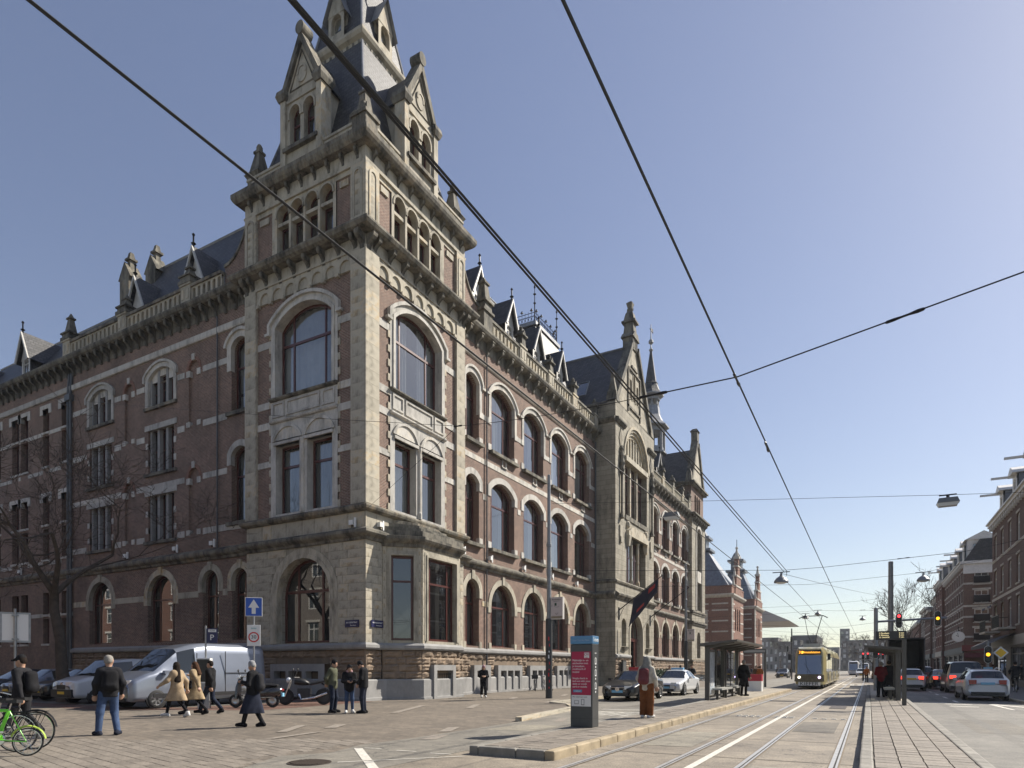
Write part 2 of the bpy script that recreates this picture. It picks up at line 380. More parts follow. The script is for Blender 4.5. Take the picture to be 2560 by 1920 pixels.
# ---- shared small pieces
def corbel_mesh(w=.2, h=.7, d=.46):
    pr = [(0, 0), (-.12 * d, 0), (-.2 * d, .12 * h), (-.25 * d, .35 * h), (-.55 * d, .55 * h), (-.75 * d, .6 * h), (-.95 * d, .72 * h), (-d, .85 * h), (-d, h), (0, h)]
    g = G().prism(pr, -w / 2, w / 2, 'yz'); g.box(-w * .7, w * .7, -d * 1.08, 0, h, h + .07); return g.mesh('corbel')
CORB = corbel_mesh(); CORB_B = corbel_mesh(.28, .8, .52)
def arcade_mesh(w=.43, h=.72, t=.16, a=.13):
    g = G(); op = (-a, a, .08, h - .22, a)
    wall(g, -w / 2, w / 2, 0, h, [op], 0, t); wall(g, -w / 2, w / 2, 0, h, [op], t, 0); return g.mesh('baluster')
BALU = arcade_mesh()
def rock_mesh(seed):
    r = random.Random(seed); n = 4; vs = []; fs = []
    for j in range(n + 1):
        for i in range(n + 1):
            e = 0 if i in (0, n) or j in (0, n) else 1
            vs.append((i / n - .5, -(.02 + e * r.uniform(.05, .16)), j / n - .5))
    for j in range(n):
        for i in range(n): a = j * (n + 1) + i; fs.append((a, a + 1, a + n + 2, a + n + 1))
    k = len(vs); vs += [(-.5, .1, -.5), (.5, .1, -.5), (.5, .1, .5), (-.5, .1, .5)]
    c = [0, n, (n + 1) ** 2 - 1, n * (n + 1)]
    b = [list(range(0, n + 1)), [i * (n + 1) + n for i in range(n + 1)], list(range((n + 1) ** 2 - 1, n * (n + 1) - 1, -1)), [i * (n + 1) for i in range(n, -1, -1)]]
    for q in range(4): fs.append(tuple([k + (q + 1) % 4, k + q][::-1] + b[q][::-1]))
    return G().add(vs, fs).mesh('stone')
ROCKS = [rock_mesh(i) for i in range(5)]
def slab_mesh():
    return G().frus(0, 0, -.5, -.46, .485, .485, .5, .5).box(-.5, .5, -.5, .5, -.46, .5).mesh('slab')
BOX1 = G().box(-.5, .5, 0, 1, -.5, .5).mesh('stone')
def courses(F, parent, u0, u1, z0, z1, ch, bw, y, dep, mat, avoid=(), mesh=None, gap=.012, jit=.25):
    """lay separate blocks in courses between u0..u1, leaving out the avoid intervals"""
    n = max(1, round((z1 - z0) / ch)); h = (z1 - z0) / n
    for c in range(n):
        za, zb = z0 + c * h, z0 + (c + 1) * h; segs = [(u0, u1)]
        for o in avoid:
            if o[2] < zb - .02 and otop(o, (o[0] + o[1]) / 2) > za + .02:
                zz = max(za, o[3]) if o[4] > 0 else za
                if o[4] > 0 and zz > o[3]:
                    a = o[0]
                    while otop(o, a) < zz and a < (o[0] + o[1]) / 2: a += .02
                    iv = (a, o[0] + o[1] - a)
                else: iv = (o[0], o[1])
                segs = [s for q in segs for s in ((q[0], min(q[1], iv[0])), (max(q[0], iv[1]), q[1])) if s[1] - s[0] > .08]
        for a, b in segs:
            k = max(1, round((b - a) / bw)); cuts = [a] + sorted(a + (b - a) * (i + rnd.uniform(-jit, jit) + (.5 if c % 2 else 0)) / k for i in range(1, k)) + [b]
            cuts = [q for q in cuts if a <= q <= b]
            for p, q in zip(cuts, cuts[1:]):
                if q - p < .05: continue
                me = mesh[rnd.randrange(len(mesh))] if mesh else BOX1
                F.put(me, 'stone', mat, parent, (p + q) / 2, y, (za + zb) / 2, (q - p - gap, dep, zb - za - gap))
def moulding(F, name, u0, u1, prof, mat, parent=None, y=0):
    g = G(); pts = [(y - o, z) for o, z in prof]
    n = len(pts); g.add([(u0, a, b) for a, b in pts] + [(u1, a, b) for a, b in pts], [(i, i + 1, n + i + 1, n + i) for i in range(n - 1)] + [tuple(range(n)), tuple(range(2 * n - 1, n - 1, -1))])
    return F(g, name, mat, parent)
SQ = [(0, 0), (0, 8.2), (-8.2, 8.2), (-8.2, 0)]
SQ = [(-8.2, 0), (0, 0), (0, 8.2), (-8.2, 8.2)]
def towerband(name, prof, mat, inset=0):
    sq = [(-8.2 + inset, inset), (-inset, inset), (-inset, 8.2 - inset), (-8.2 + inset, 8.2 - inset)]
    return G().band(sq, prof).obj(name, mat, HOT)

# ---- tower: bands round all four sides
towerband('granite_base', [(-.1, -.3), (.3, -.3), (.3, .12), (.26, .14), (.26, .93), (.2, .99), (-.1, .99)], GRANITE)
towerband('sill_course', [(-.1, 2.39), (.16, 2.39), (.22, 2.47), (.22, 2.6), (.1, 2.71), (-.1, 2.71)], GRANITE)
towerband('cornice', [(-.1, 7.5), (.08, 7.5), (.12, 7.62), (.3, 7.72), (.36, 7.8), (.36, 7.92), (.1, 8.06), (-.1, 8.06)], STONE_D)
towerband('cornice', [(-.1, 8.82), (.1, 8.82), (.24, 8.9), (.28, 9.0), (.28, 9.06), (.06, 9.18), (-.1, 9.18)], STONE_D)
towerband('cornice', [(-.1, 21.6), (.45, 21.62), (.6, 21.7), (.68, 21.84), (.68, 21.94), (.12, 22.1), (-.1, 22.1)], STONE_D)
towerband('frieze', [(-.1, 20.98), (.1, 20.98), (.1, 21.1), (.06, 21.12), (.06, 21.6), (-.1, 21.6)], STONE)
towerband('cornice', [(-.1, 25.72), (.4, 25.74), (.5, 25.86), (.56, 26.0), (.56, 26.2), (.1, 26.36), (-.1, 26.36)], STONE_D)
towerband('frieze', [(-.1, 24.98), (.1, 24.98), (.1, 25.08), (.05, 25.1), (.05, 25.72), (-.1, 25.72)], STONE)
towerband('parapet', [(-.4, 26.3), (.0, 26.3), (.0, 27.0), (.06, 27.02), (.06, 27.14), (-.4, 27.14)], STONE, .05)
# dark core behind the windows
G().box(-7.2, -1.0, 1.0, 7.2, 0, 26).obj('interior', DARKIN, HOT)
# corner blocks: quoins on the four levels
q = G().box(-8.2, 0, 0, 8.2, 24.98, 26.3)
for za, zb, nn in ((9.18, 21.0, 19), (22.1, 25.0, 6)):
    h = (zb - za) / nn
    for i in range(nn):
        o = mobj('quoin', BOX1, STONE, HOT, (-.37, -.1, za + (i + .5) * h), 0); o.scale = (.94, .94, h - .006)
def tower_face(F, left):
    U = 8.2
    # ground floor
    if left:
        gop = (2.22, 5.88, 2.75, 5.15, 1.8)
        g = G(); wall(g, 0, U, 2.71, 7.5, [gop], .03, .55); w0 = F(g, 'wall', STONE_J)
        courses(F, w0, -.02, U, 2.71, 7.5, .4, 1.05, .0, .04, STONE, [grow(gop, .5, 0)])
        g = G(); ring(g, gop, grow(gop, .22, 0), -.06, .3); F(g, 'archivolt', STONE)
        g = G(); ring(g, grow(gop, .22, 0), grow(gop, .5, 0), -.02, .2); F(g, 'archivolt', STONE)
        window(HOT, F, (2.22, 5.88, 2.75, 5.15, 1.8), .5, (.27, .73), (.62,), .13, .12, curtain=0)
        # plinth and cellar lights
        g = G(); wall(g, 0, U, .9, 2.4, [], .1, 0); w1 = F(g, 'plinth', RUSTIC)
        courses(F, w1, 0, U, .99, 2.39, .35, .72, .06, .7, RUSTIC, [(2.3, 6.05, .0, 1.72, 0)], ROCKS)
        bops = [(2.72, 3.57, .12, 1.36, 0), (3.83, 4.75, .12, 1.36, 0), (4.95, 5.8, .12, 1.36, 0)]
        g = G(); wall(g, 2.3, 6.05, 0, 1.72, bops, -.3, .45); g.box(2.3, 6.05, -.3, .1, 1.715, 1.72); F(g, 'cellar_surround', GRANITE)
        for o in bops: window(HOT, F, o, .1, (.5,), (), .05, .04, IRON)
    else:
        g = G(); wall(g, 0, 1.2, 2.71, 7.5, [], .03, 0); wall(g, 7.0, U, 2.71, 7.5, [], .03, 0); w0 = F(g, 'wall', STONE_J)
        courses(F, w0, -.02, 1.2, 2.71, 7.5, .4, .75, .0, .04, STONE); courses(F, w0, 7.05, U, 2.71, 7.5, .4, .75, .0, .04, STONE)
        g = G(); wall(g, 0, 1.2, .9, 2.4, [], .1, 0); wall(g, 7.0, U, .9, 2.4, [], .1, 0); w1 = F(g, 'plinth', RUSTIC)
        courses(F, w1, 0, 1.15, .99, 2.39, .35, .6, .06, .7, RUSTIC, (), ROCKS); courses(F, w1, 7.05, U, .99, 2.39, .35, .6, .06, .7, RUSTIC, (), ROCKS)
    # ashlar band between the cornices
    g = G(); wall(g, 0, U, 8.0, 8.9, [], .05, 0); wb = F(g, 'wall', STONE_J)
    courses(F, wb, -.02, U, 8.06, 8.82, .76, 1.0, .0, .06, STONE)
    # main storeys
    pair = [(2.1, 3.8, 9.3, 12.8, 0), (4.3, 6.0, 9.3, 12.8, 0)]; big = (2.1, 6.0, 15.22, 18.75, .85)
    g = G(); wall(g, .8, 7.4, 9.1, 21.0, [(1.75, 6.35, 9.1, 18.95, .95)], .06, 0); F(g, 'wall', BRICK)
    sur = (1.75, 6.35, 9.15, 18.95, 1.0)
    g = G(); wall(g, 1.75, 6.35, 9.15, 20, pair + [big], .0, .5, top=lambda x: otop(sur, min(max(x, 1.7501), 6.3499))); ws = F(g, 'window_surround', TRIM)
    for i in range(14):                                                   # toothed edge of the surround
        z = 9.2 + i * .7
        for a, b in ((1.6, 1.76), (6.34, 6.5)): F.put(BOX1, 'stone', TRIM, ws, (a + b) / 2, .004, z + .17, (b - a, .1, .34))
    g = G(); ring(g, (1.75, 6.35, 18.5, 18.95, 1.0), grow((1.75, 6.35, 18.5, 18.95, 1.0), .15, 0), -.13, .08)
    g.box(1.42, 1.78, -.15, .05, 18.45, 18.58); g.box(6.32, 6.68, -.15, .05, 18.45, 18.58); F(g, 'hood_mould', TRIM)
    g = G(); ring(g, big, grow(big, .16, 0), -.06, .2); F(g, 'archivolt', TRIM)
    window(HOT, F, big, .42, (.22, .78), (.62,), .12, .1, curtain=2 if left else .45)
    for o in pair:
        window(HOT, F, o, .42, (), (.7,), .12, .1, curtain=2)
        t = (o[0] - .05, o[1] + .05, 13.0, 13.02, .62); g = G(); ring(g, t, grow(t, .14, 0), -.09, .05, True); F(g, 'blind_arch', TRIM)
        g = G(); p = oline(t, 10); g.add([(x, -.02, z) for x, z in p], [tuple(range(len(p)))[::-1]]); F(g, 'tympanum', TRIM)
        g = G().box(o[0] - .1, o[1] + .1, -.1, .2, 12.8, 12.95); F(g, 'lintel', TRIM)
    g = G().lathe(4.05, -.02, [(.13, 9.2), (.13, 9.5), (.09, 9.6), (.09, 12.6), (.14, 12.75), (.14, 12.9)], 10); F(g, 'colonnette', TRIM, smooth=False)
    moulding(F, 'string_course', 1.75, 6.35, [(0, 13.92), (.1, 13.94), (.14, 14.0), (.14, 14.06), (0, 14.12)], TRIM)
    moulding(F, 'window_sill', 1.75, 6.35, [(0, 15.05), (.12, 15.07), (.18, 15.13), (.18, 15.19), (0, 15.24)], STONE_D)
    for a, b in ((1.9, 2.75), (2.9, 5.2), (5.35, 6.2)):
        g = G(); ring(g, (a, b, 14.22, 14.98, 0), grow((a, b, 14.22, 14.98, 0), -.1), -.06, .05, True); F(g, 'panel', TRIM)
    # pale bands across the brick
    for za, zb in ((17.9, 18.25), (14.8, 15.15), (13.75, 14.1), (11.8, 12.1)):
        for a, b in ((.8, 1.75), (6.35, 7.4)): F(G().box(a, b, .02, .2, za, zb), 'stone_band', TRIM)
    # outer pilaster
    for i in range(19):
        h = (21.0 - 9.18) / 19; F.put(BOX1, 'quoin', STONE, HOT, 7.8, -.1, 9.18 + (i + .5) * h, (.84, .3, h - .006))
    for i in range(7):
        h = 2.9 / 7; F.put(BOX1, 'quoin', STONE, HOT, 7.8, -.1, 22.1 + (i + .5) * h, (.84, .3, h - .012))
    # blind arcade and consoles under the main cornice
    arc = [(.93 + i * .92, .93 + i * .92 + .66, 20.2, 20.45, .33) for i in range(7)]
    g = G(); wall(g, .8, 7.4, 20.2, 21.0, arc, -.04, .12); F(g, 'blind_arcade', STONE)
    g = G(); wall(g, .8, 7.4, 20.21, 20.99, [], .05, 0); F(g, 'arcade_back', STONE)
    for a in arc: F(G().box(a[1] + .03, a[1] + .23, -.12, .05, 20.08, 20.24), 'arcade_stop', STONE)
    for i in range(8): F.put(CORB, 'corbel', STONE_D, HOT, .55 + i * 1.0 + (.05 if i else 0), .0, 20.92)
    for u in (.12, 8.05): F.put(CORB_B, 'corbel', STONE_D, HOT, u, .0, 20.86)
    # upper stage
    lan = [(2.05 + i * 1.0, 2.05 + i * 1.0 + .86, 22.25, 24.4, .43) for i in range(4)]
    g = G(); wall(g, .8, 7.4, 22.05, 25.0, [(1.85, 6.25, 22.1, 25.0, 0)], .06, 0); F(g, 'wall', BRICK)
    g = G(); wall(g, 1.85, 6.25, 22.08, 25.0, lan, .0, .45); wl = F(g, 'window_surround', STONE)
    for o in lan:
        g = G(); ring(g, (o[0], o[1], 24.3, 24.4, .43), (o[0] - .1, o[1] + .1, 24.3, 24.4, .53), -.05, .05); F(g, 'archivolt', STONE)
        F(G().box(o[0], o[1], .06, .3, 23.9, 24.06), 'transom', STONE)
        window(HOT, F, o, .36, (), (.63,), .07, .06)
    for a, b in ((.8, 1.85), (6.25, 7.4)): F(G().box(a, b, .0, .2, 24.75, 25.0), 'stone_band', STONE); F(G().box(a + .25, b - .25, -.02, .1, 24.3, 24.6), 'panel', STONE)
    for u0 in (.1, 7.5):                                                  # sunk panels on the pilasters
        g = G(); ring(g, (u0, u0 + .6, 22.4, 24.5, .3), (u0 + .12, u0 + .48, 22.52, 24.5, .18), -.14, -.09, True); F(g, 'pilaster_panel', STONE)
    for i in range(9): F.put(CORB, 'corbel', STONE_D, HOT, .45 + i * .91, .0, 25.2, (.8, .6, .7))
    # parapet panels
    for i in range(14):
        u = .7 + i * .52
        if 2.3 < u < 5.8: continue
        g = G(); ring(g, (u, u + .36, 26.45, 26.92, 0), (u + .07, u + .29, 26.52, 26.85, 0), -.0, .06, True); F(g, 'parapet_panel', STONE)
    # gabled dormer of stone
    def Fg(g_, *q, **kw): g_.v = [(4.1 + (x - 4.1) * .87, y, z) for x, y, z in g_.v]; return F(g_, *q, **kw)
    c = 4.1; gl = [(c - .98, c - .14, 27.5, 29.1, .42), (c + .14, c + .98, 27.5, 29.1, .42)]
    g = G(); wall(g, c - 1.25, c + 1.25, 26.3, 30.3, gl, -.02, .35); g.box(c - 1.25, c + 1.25, .3, .5, 29.95, 30.3)
    g.add([(c - 1.25, -.02, 26.3), (c - 1.25, 2.6, 26.3), (c - 1.25, 2.6, 30.2), (c - 1.25, -.02, 30.2), (c + 1.25, -.02, 26.3), (c + 1.25, 2.6, 26.3), (c + 1.25, 2.6, 30.2), (c + 1.25, -.02, 30.2)], [(0, 1, 2, 3), (4, 7, 6, 5)])
    Fg(g, 'dormer_wall', STONE)
    for o in gl:
        window(HOT, Fg, o, .25, (), (.6,), .08, .07); g = G(); ring(g, (o[0], o[1], 28.9, 29.1, .42), (o[0] - .12, o[1] + .12, 28.9, 29.1, .54), -.08, .05); Fg(g, 'archivolt', STONE)
    Fg(G().box(c - 1.35, c + 1.35, -.22, .1, 27.28, 27.46), 'window_sill', STONE_D)
    for s in (-1, 1):
        Fg(G().box(c + s * 1.42 - .2, c + s * 1.42 + .2, -.14, .5, 26.3, 29.9), 'pilaster', STONE)
        Fg(G().frus(c + s * 1.45, .18, 29.9, 30.15, .26, .4, .36, .5).frus(c + s * 1.45, .18, 30.15, 30.4, .36, .5, .3, .45).frus(c + s * 1.45, .18, 30.4, 30.75, .28, .42, .05, .2), 'pilaster_cap', STONE_D)
    g = G().prism([(c - 1.3, 30.1), (c + 1.3, 30.1), (c, 32.5)], .0, .35); Fg(g, 'gable', STONE)
    for s in (-1, 1):
        Fg(G().prism([(c + s * 1.72, 30.05), (c + s * 1.4, 30.0), (c - s * .02, 32.5), (c, 33.0)], -.16, .5), 'gable_coping', STONE_D)
    Fg(G().tube([(c - .95, -.02, 30.28), (c + .95, -.02, 30.28), (c, -.02, 32.05), (c - .95, -.02, 30.28)], .05, 4), 'gable_moulding', STONE_D); Fg(G().box(c - 1.15, c + 1.15, -.1, .05, 29.72, 29.86), 'string_course', STONE)
    g = G(); ring(g, (c - .36, c + .36, 30.9, 31.0, .36), (c - .24, c + .24, 30.9, 31.0, .24), -.08, .05); g.prism([(c + .36 * math.cos(a), 30.85 + .36 * math.sin(a)) for a in [i * math.pi / 8 for i in range(16)]], -.05, .0); Fg(g, 'roundel', STONE)
    Fg(G().prism([(c + .32 * math.cos(a), 33.05 + .32 * math.sin(a)) for a in [i * math.pi / 9 for i in range(18)]], -.2, .45), 'finial', STONE_D)
    g = G().add([(c - 1.5, .35, 30.1), (c, .35, 32.5), (c, 3.3, 32.5), (c - 1.5, 2.4, 30.1), (c + 1.5, .35, 30.1), (c + 1.5, 2.4, 30.1)], [(0, 1, 2, 3), (1, 4, 5, 2)]); Fg(g, 'dormer_roof', SLATE)
    # end pinnacle
    p = 7.75; F(G().frus(p, .45, 26.3, 27.15, .42, .42).frus(p, .45, 27.15, 27.35, .42, .42, .55, .55).frus(p, .45, 27.35, 27.5, .55, .55, .45, .45).frus(p, .45, 27.5, 28.6, .38, .38, .16, .16).frus(p, .45, 28.6, 28.72, .22, .22).ball((p, .45, 28.92), .17, .17, .24, 8, 5), 'pinnacle', STONE_D)
tower_face(FR, False); tower_face(FL, True)
# corner post of the parapet with its curled top
G().frus(-.4, .4, 26.3, 27.3, .42, .42).frus(-.4, .4, 27.3, 27.45, .5, .5).frus(-.4, .4, 27.45, 28.5, .3, .3, .16, .16).frus(-.4, .4, 28.5, 28.6, .22, .22).obj('pinnacle', STONE_D, HOT)
g = G()
for s in (0, 1):
    pr = [(.0, 27.1), (-1.2, 27.15)] + [(-.8 + .3 * math.cos(a), 27.45 + .32 * math.sin(a)) for a in [math.pi - i * math.pi / 6 for i in range(7)]] + [(0, 27.9)]
    if s == 0: g.prism([(x, z) for x, z in pr], .1, .35)
    else: g.prism([(-x, z) for x, z in pr], -.35, -.1, 'yz')
g.obj('volute', STONE_D, HOT)
# tower roof and spire
C = (-4.1, 4.1); g = G().frus(*C, 26.6, 33.7, 3.65, 3.65, 1.75, 1.75); rf = g.obj('roof', SLATE, HOT)
G().band([(-5.7, 2.5), (-2.5, 2.5), (-2.5, 5.7), (-5.7, 5.7)], [(0, 33.6), (.05, 33.65), (.05, 34.0), (.22, 34.1), (.3, 34.25), (.3, 34.4), (-.4, 34.5)]).obj('roof_cornice', STONE, rf)
g = G()
for i in range(8):
    for s in range(2): u = -5.5 + i * .4; (g.box(u, u + .12, 2.4, 2.52, 33.75, 33.95) if s == 0 else g.box(-2.52, -2.4, 2.7 + i * .4, 2.82 + i * .4, 33.75, 33.95))
g.obj('dentil_row', STONE_D, rf)
G().frus(*C, 34.4, 43, 1.72, 1.72, .06, .06).obj('spire', SLATE, rf)
for a, b in (((-1, -1), 0), ((1, -1), 0), ((1, 1), 0)):
    G().tube([(C[0] + a[0] * 3.65, C[1] + a[1] * 3.65, 26.6), (C[0] + a[0] * 1.76, C[1] + a[1] * 1.76, 33.7)], .07, 5).obj('hip_flashing', LEAD, rf)
    G().tube([(C[0] + a[0] * 1.73, C[1] + a[1] * 1.73, 34.4), (C[0] + a[0] * .07, C[1] + a[1] * .07, 43)], .07, 5).obj('hip_flashing', LEAD, rf)
for F in (FR, FL):                                                       # little dormers on the spire
    o = (3.75, 4.45, 34.85, 35.5, .35); g = G(); wall(g, 3.55, 4.65, 34.5, 35.9, [o], 2.3, .25); g.prism([(3.5, 35.85), (4.7, 35.85), (4.1, 37.2)], 2.28, 2.5); g.box(3.55, 4.65, 2.55, 3.3, 34.5, 35.9)
    F(g, 'dormer_wall', STONE); window(HOT, F, o, 2.5, (), (), .06, .05, STONE, panes=False)
    F(G().add([(3.3, 2.1, 35.6), (4.1, 2.1, 37.35), (4.1, 3.7, 37.35), (3.3, 2.9, 35.6), (4.9, 2.1, 35.6), (4.9, 2.9, 35.6)], [(0, 1, 2, 3), (1, 4, 5, 2)]), 'dormer_roof', LEAD)
    F(G().lathe(4.1, 2.15, [(.05, 37.3), (.05, 37.7), (.12, 37.8), (.04, 37.95), (.01, 38.3)], 6), 'finial', IRON)

# ---- the bay window on the street side of the tower
bay = [(1.15, 0), (2.45, -1.4), (5.75, -1.4), (7.05, 0)]
baypath = [(-y, u) for u, y in bay]
for nm, pr, mt in (('granite_base', [(-.1, -.3), (.2, -.3), (.2, .1), (.16, .12), (.16, .93), (.1, .99), (-.1, .99)], GRANITE), ('sill_course', [(-.1, 2.39), (.14, 2.39), (.2, 2.47), (.2, 2.6), (.08, 2.71), (-.1, 2.71)], GRANITE),
                   ('cornice', [(-.1, 7.35), (.06, 7.35), (.1, 7.5), (.24, 7.62), (.3, 7.72), (.3, 7.85), (-.1, 7.95)], STONE_D)):
    G().band(baypath, pr, False).obj(nm, mt, HOT)
FB = Face(HOT, R(90) + math.atan2(-1.4, 1.3), 1, (0, 1.15)); FC = Face(HOT, R(90), 1, (1.4, 0)); FD = Face(HOT, R(90) + math.atan2(1.4, 1.3), 1, (1.4, 5.75))
L1 = math.hypot(1.3, 1.4)
for F, u0, u1, op, mu in ((FB, 0, L1, (.42, 1.5, 2.85, 6.95, 0), ()), (FC, 2.45, 5.75, (2.85, 5.35, 2.85, 6.95, 0), (.2, .8)), (FD, 0, L1, (.42, 1.5, 2.85, 6.95, 0), ())):
    g = G(); wall(g, u0, u1, 2.71, 7.4, [op], 0, .3); wb = F(g, 'bay_wall', STONE_J)
    courses(F, wb, u0 + .04, u1 - .04, 2.71, 7.4, .42, .6, -.02, .04, STONE, [grow(op, .22, 0)])
    g = G(); ring(g, op, grow(op, .1, 0), -.08, .1); ring(g, grow(op, .1, 0), grow(op, .22, 0), -.04, .1); F(g, 'architrave', STONE)
    window(HOT, F, op, .22, mu, (.7,), .12, .08)
    bop = [(3.35, 4.75, .1, 1.4, 0)] if F is FC else []
    g = G(); wall(g, u0, u1, .9, 2.4, [], .05, 0); w1 = F(g, 'plinth', RUSTIC)
    courses(F, w1, u0 + .02, u1 - .02, .99, 2.39, .35, .6, .02, .7, RUSTIC, [(3.1, 5.0, 0, 1.7, 0)] if bop else (), ROCKS)
    if bop:
        g = G(); wall(g, 3.1, 5.0, -.05, 1.68, bop, -.25, .35); g.box(3.1, 5.0, -.25, .1, 1.676, 1.68); g.add([(3.1, -.25, 0), (3.1, .1, 0), (3.1, .1, 1.68), (3.1, -.25, 1.68), (5, -.25, 0), (5, .1, 0), (5, .1, 1.68), (5, -.25, 1.68)], [(0, 1, 2, 3), (4, 7, 6, 5)])
        cs = F(g, 'cellar_surround', GRANITE)
        g = G()
        for i in range(9): g.box(3.4 + i * .16, 3.42 + i * .16, -.1, -.08, .1, 1.25)
        for z in (.3, .8, 1.2): g.box(3.35, 4.75, -.1, -.08, z, z + .03)
        F(g, 'grille', IRON, cs)
def shrink(p, t): c = (sum(q[0] for q in p) / 4, 4.1); return [(-.0 if i in (0, 3) else q[0] - t, q[1] + (t * .9 if q[1] < 4 else -t * .9)) for i, q in enumerate(p)]
for i in range(4):                                                        # stepped stone roof of the bay
    p = shrink(baypath, .33 * i - .12); z = 7.9 + i * .22
    G().prism(p, z, z + .24, 'xy').obj('roof_step', STONE_D, HOT)

# ---- wings along the street
def street_wing(F, u0, u1, wins, y0=.3, detail=True, first=None, cpitch=1.17):
    ops0, ops1, ops2 = [], [], []
    for a, b in wins:
        h = (b - a) / 2; ops2.append((a, b, 15.15, 18.72, .65 if h > 1 else .4)); ops1.append((a, b, 9.05, 12.7, .65 if h > 1 else .4)); ops0.append((a, b, 2.85, 6.85 - h, h))
    g = G(); wall(g, u0, u1, 8.0, 21.0, ops1 + ops2, y0, .5); F(g, 'wall', BRICK)
    g = G(); wall(g, u0, u1, 2.7, 7.6, ops0, y0, .5); F(g, 'wall', BRICK)
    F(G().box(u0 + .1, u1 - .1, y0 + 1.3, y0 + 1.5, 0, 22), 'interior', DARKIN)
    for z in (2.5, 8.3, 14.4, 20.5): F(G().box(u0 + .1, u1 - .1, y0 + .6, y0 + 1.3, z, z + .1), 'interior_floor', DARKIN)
    for k, (a, b) in enumerate(wins):
        h = (b - a) / 2; n3 = h > 1; mu = (.26, .74) if n3 else (.5,)
        cu = [0, 2, .4, .3, 2][(k * 3 + int(a)) % 5]
        window(HOT, F, ops2[k], y0 + .42, mu, (.66,), .11, .09, curtain=.3 if cu == 0 else cu); window(HOT, F, ops1[k], y0 + .42, mu, (.66,), .11, .09, curtain=[2, .35, .45][k % 3])
        window(HOT, F, ops0[k], y0 + .42, mu, (.64,), .11, .09, curtain=.35)
        o = ops2[k]; g = G(); ring(g, (a, b, 16.9, o[3], o[4]), grow((a, b, 16.9, o[3], o[4]), .26, 0), y0 - .05, y0 + .2); sr = F(g, 'window_surround', TRIM)
        F(G().box(a - .36, a - .006, y0 - .058, y0 + .2, 16.72, 17.08), 'impost', TRIM, sr); F(G().box(b + .006, b + .36, y0 - .058, y0 + .2, 16.72, 17.08), 'impost', TRIM, sr)
        F(G().box(a - .36, a + .02, y0 - .052, y0 + .2, 15.1, 15.5).box(b - .02, b + .36, y0 - .052, y0 + .2, 15.1, 15.5), 'sill_stop', TRIM, sr)
        hd = (a - .26, b + .26, 18.6, 18.72, o[4] + .26 + .04); g = G(); ring(g, hd, grow(hd, .13, 0), y0 - .14, y0 + .1); g.box(a - .58, a - .25, y0 - .14, y0 + .1, 18.48, 18.62); g.box(b + .25, b + .58, y0 - .14, y0 + .1, 18.48, 18.62); F(g, 'hood_mould', TRIM, sr)
        F(G().box(a - .2, b + .2, y0 - .28, y0 + .3, 14.9, 15.1), 'window_sill', STONE_D)
        o = ops1[k]; o2 = (a, b, o[3] - .45, o[3], o[4]); g = G(); ring(g, o2, grow(o2, .36, 0), y0 - .05, y0 + .2); F(g, 'window_arch', TRIM)
        F(G().box(a - .36, a + .02, y0 - .052, y0 + .2, 9.0, 9.4).box(b - .02, b + .36, y0 - .052, y0 + .2, 9.0, 9.4), 'sill_stop', TRIM)
        F(G().box(a - .2, b + .2, y0 - .28, y0 + .3, 8.8, 9.0), 'window_sill', STONE_D)
        o = ops0[k]; o2 = (a, b, o[3] - .35, o[3], o[4]); g = G(); ring(g, o2, grow(o2, .34, 0), y0 - .05, y0 + .2); g.box((a + b) / 2 - .16, (a + b) / 2 + .16, y0 - .1, y0 + .1, 6.84, 7.36); F(g, 'window_arch', STONE)
        F(G().box(a - .25, a + .02, y0 - .05, y0 + .2, 2.72, 3.1).box(b - .02, b + .25, y0 - .05, y0 + .2, 2.72, 3.1), 'sill_stop', STONE)
        if n3:
            c = (a + b) / 2 + .1; g = G(); wall(g, c - .32, c + .32, 14.35, 15.0, [(c - .16, c + .16, 14.5, 14.72, .16)], y0 - .06, .2); g.box(c - .3, c + .3, y0 - .12, y0, 14.4, 14.46); vt = F(g, 'vent_surround', TRIM); F(G().box(c - .2, c + .2, y0 + .02, y0 + .1, 14.4, 14.95), 'vent_hole', DARKIN, vt)
    edges = [u0] + [x for a, b in wins for x in (a, b)] + [u1]
    for i in range(0, len(edges), 2):
        a, b = edges[i], edges[i + 1]
        if b - a < .15: continue
        for za, zb, mg in ((16.75, 17.05, .3), (11.85, 12.2, .45), (5.3, 5.62, .34)):
            aa, bb = a + (0 if i == 0 else mg), b - (0 if i == len(edges) - 2 else mg)
            if bb - aa > .05: F(G().box(aa, bb, y0 - .03, y0 + .1, za, zb), 'stone_band', TRIM if za > 8 else STONE)
    F(G().box(u0, u1, y0 - .03, y0 + .1, 14.02, 14.34), 'stone_band', TRIM)
    moulding(F, 'string_course', u0, u1, [(0, 20.05), (.1, 20.08), (.14, 20.16), (.14, 20.24), (0, 20.32)], TRIM, None, y0)
    moulding(F, 'string_course', u0, u1, [(0, 7.48), (.1, 7.5), (.14, 7.62), (.26, 7.7), (.3, 7.78), (.3, 7.88), (0, 8.08)], STONE_D, None, y0)
    moulding(F, 'sill_course', u0, u1, [(0, 2.4), (.14, 2.4), (.2, 2.48), (.2, 2.62), (0, 2.74)], GRANITE, None, y0)
    cornice(F, u0, u1, y0, cpitch)
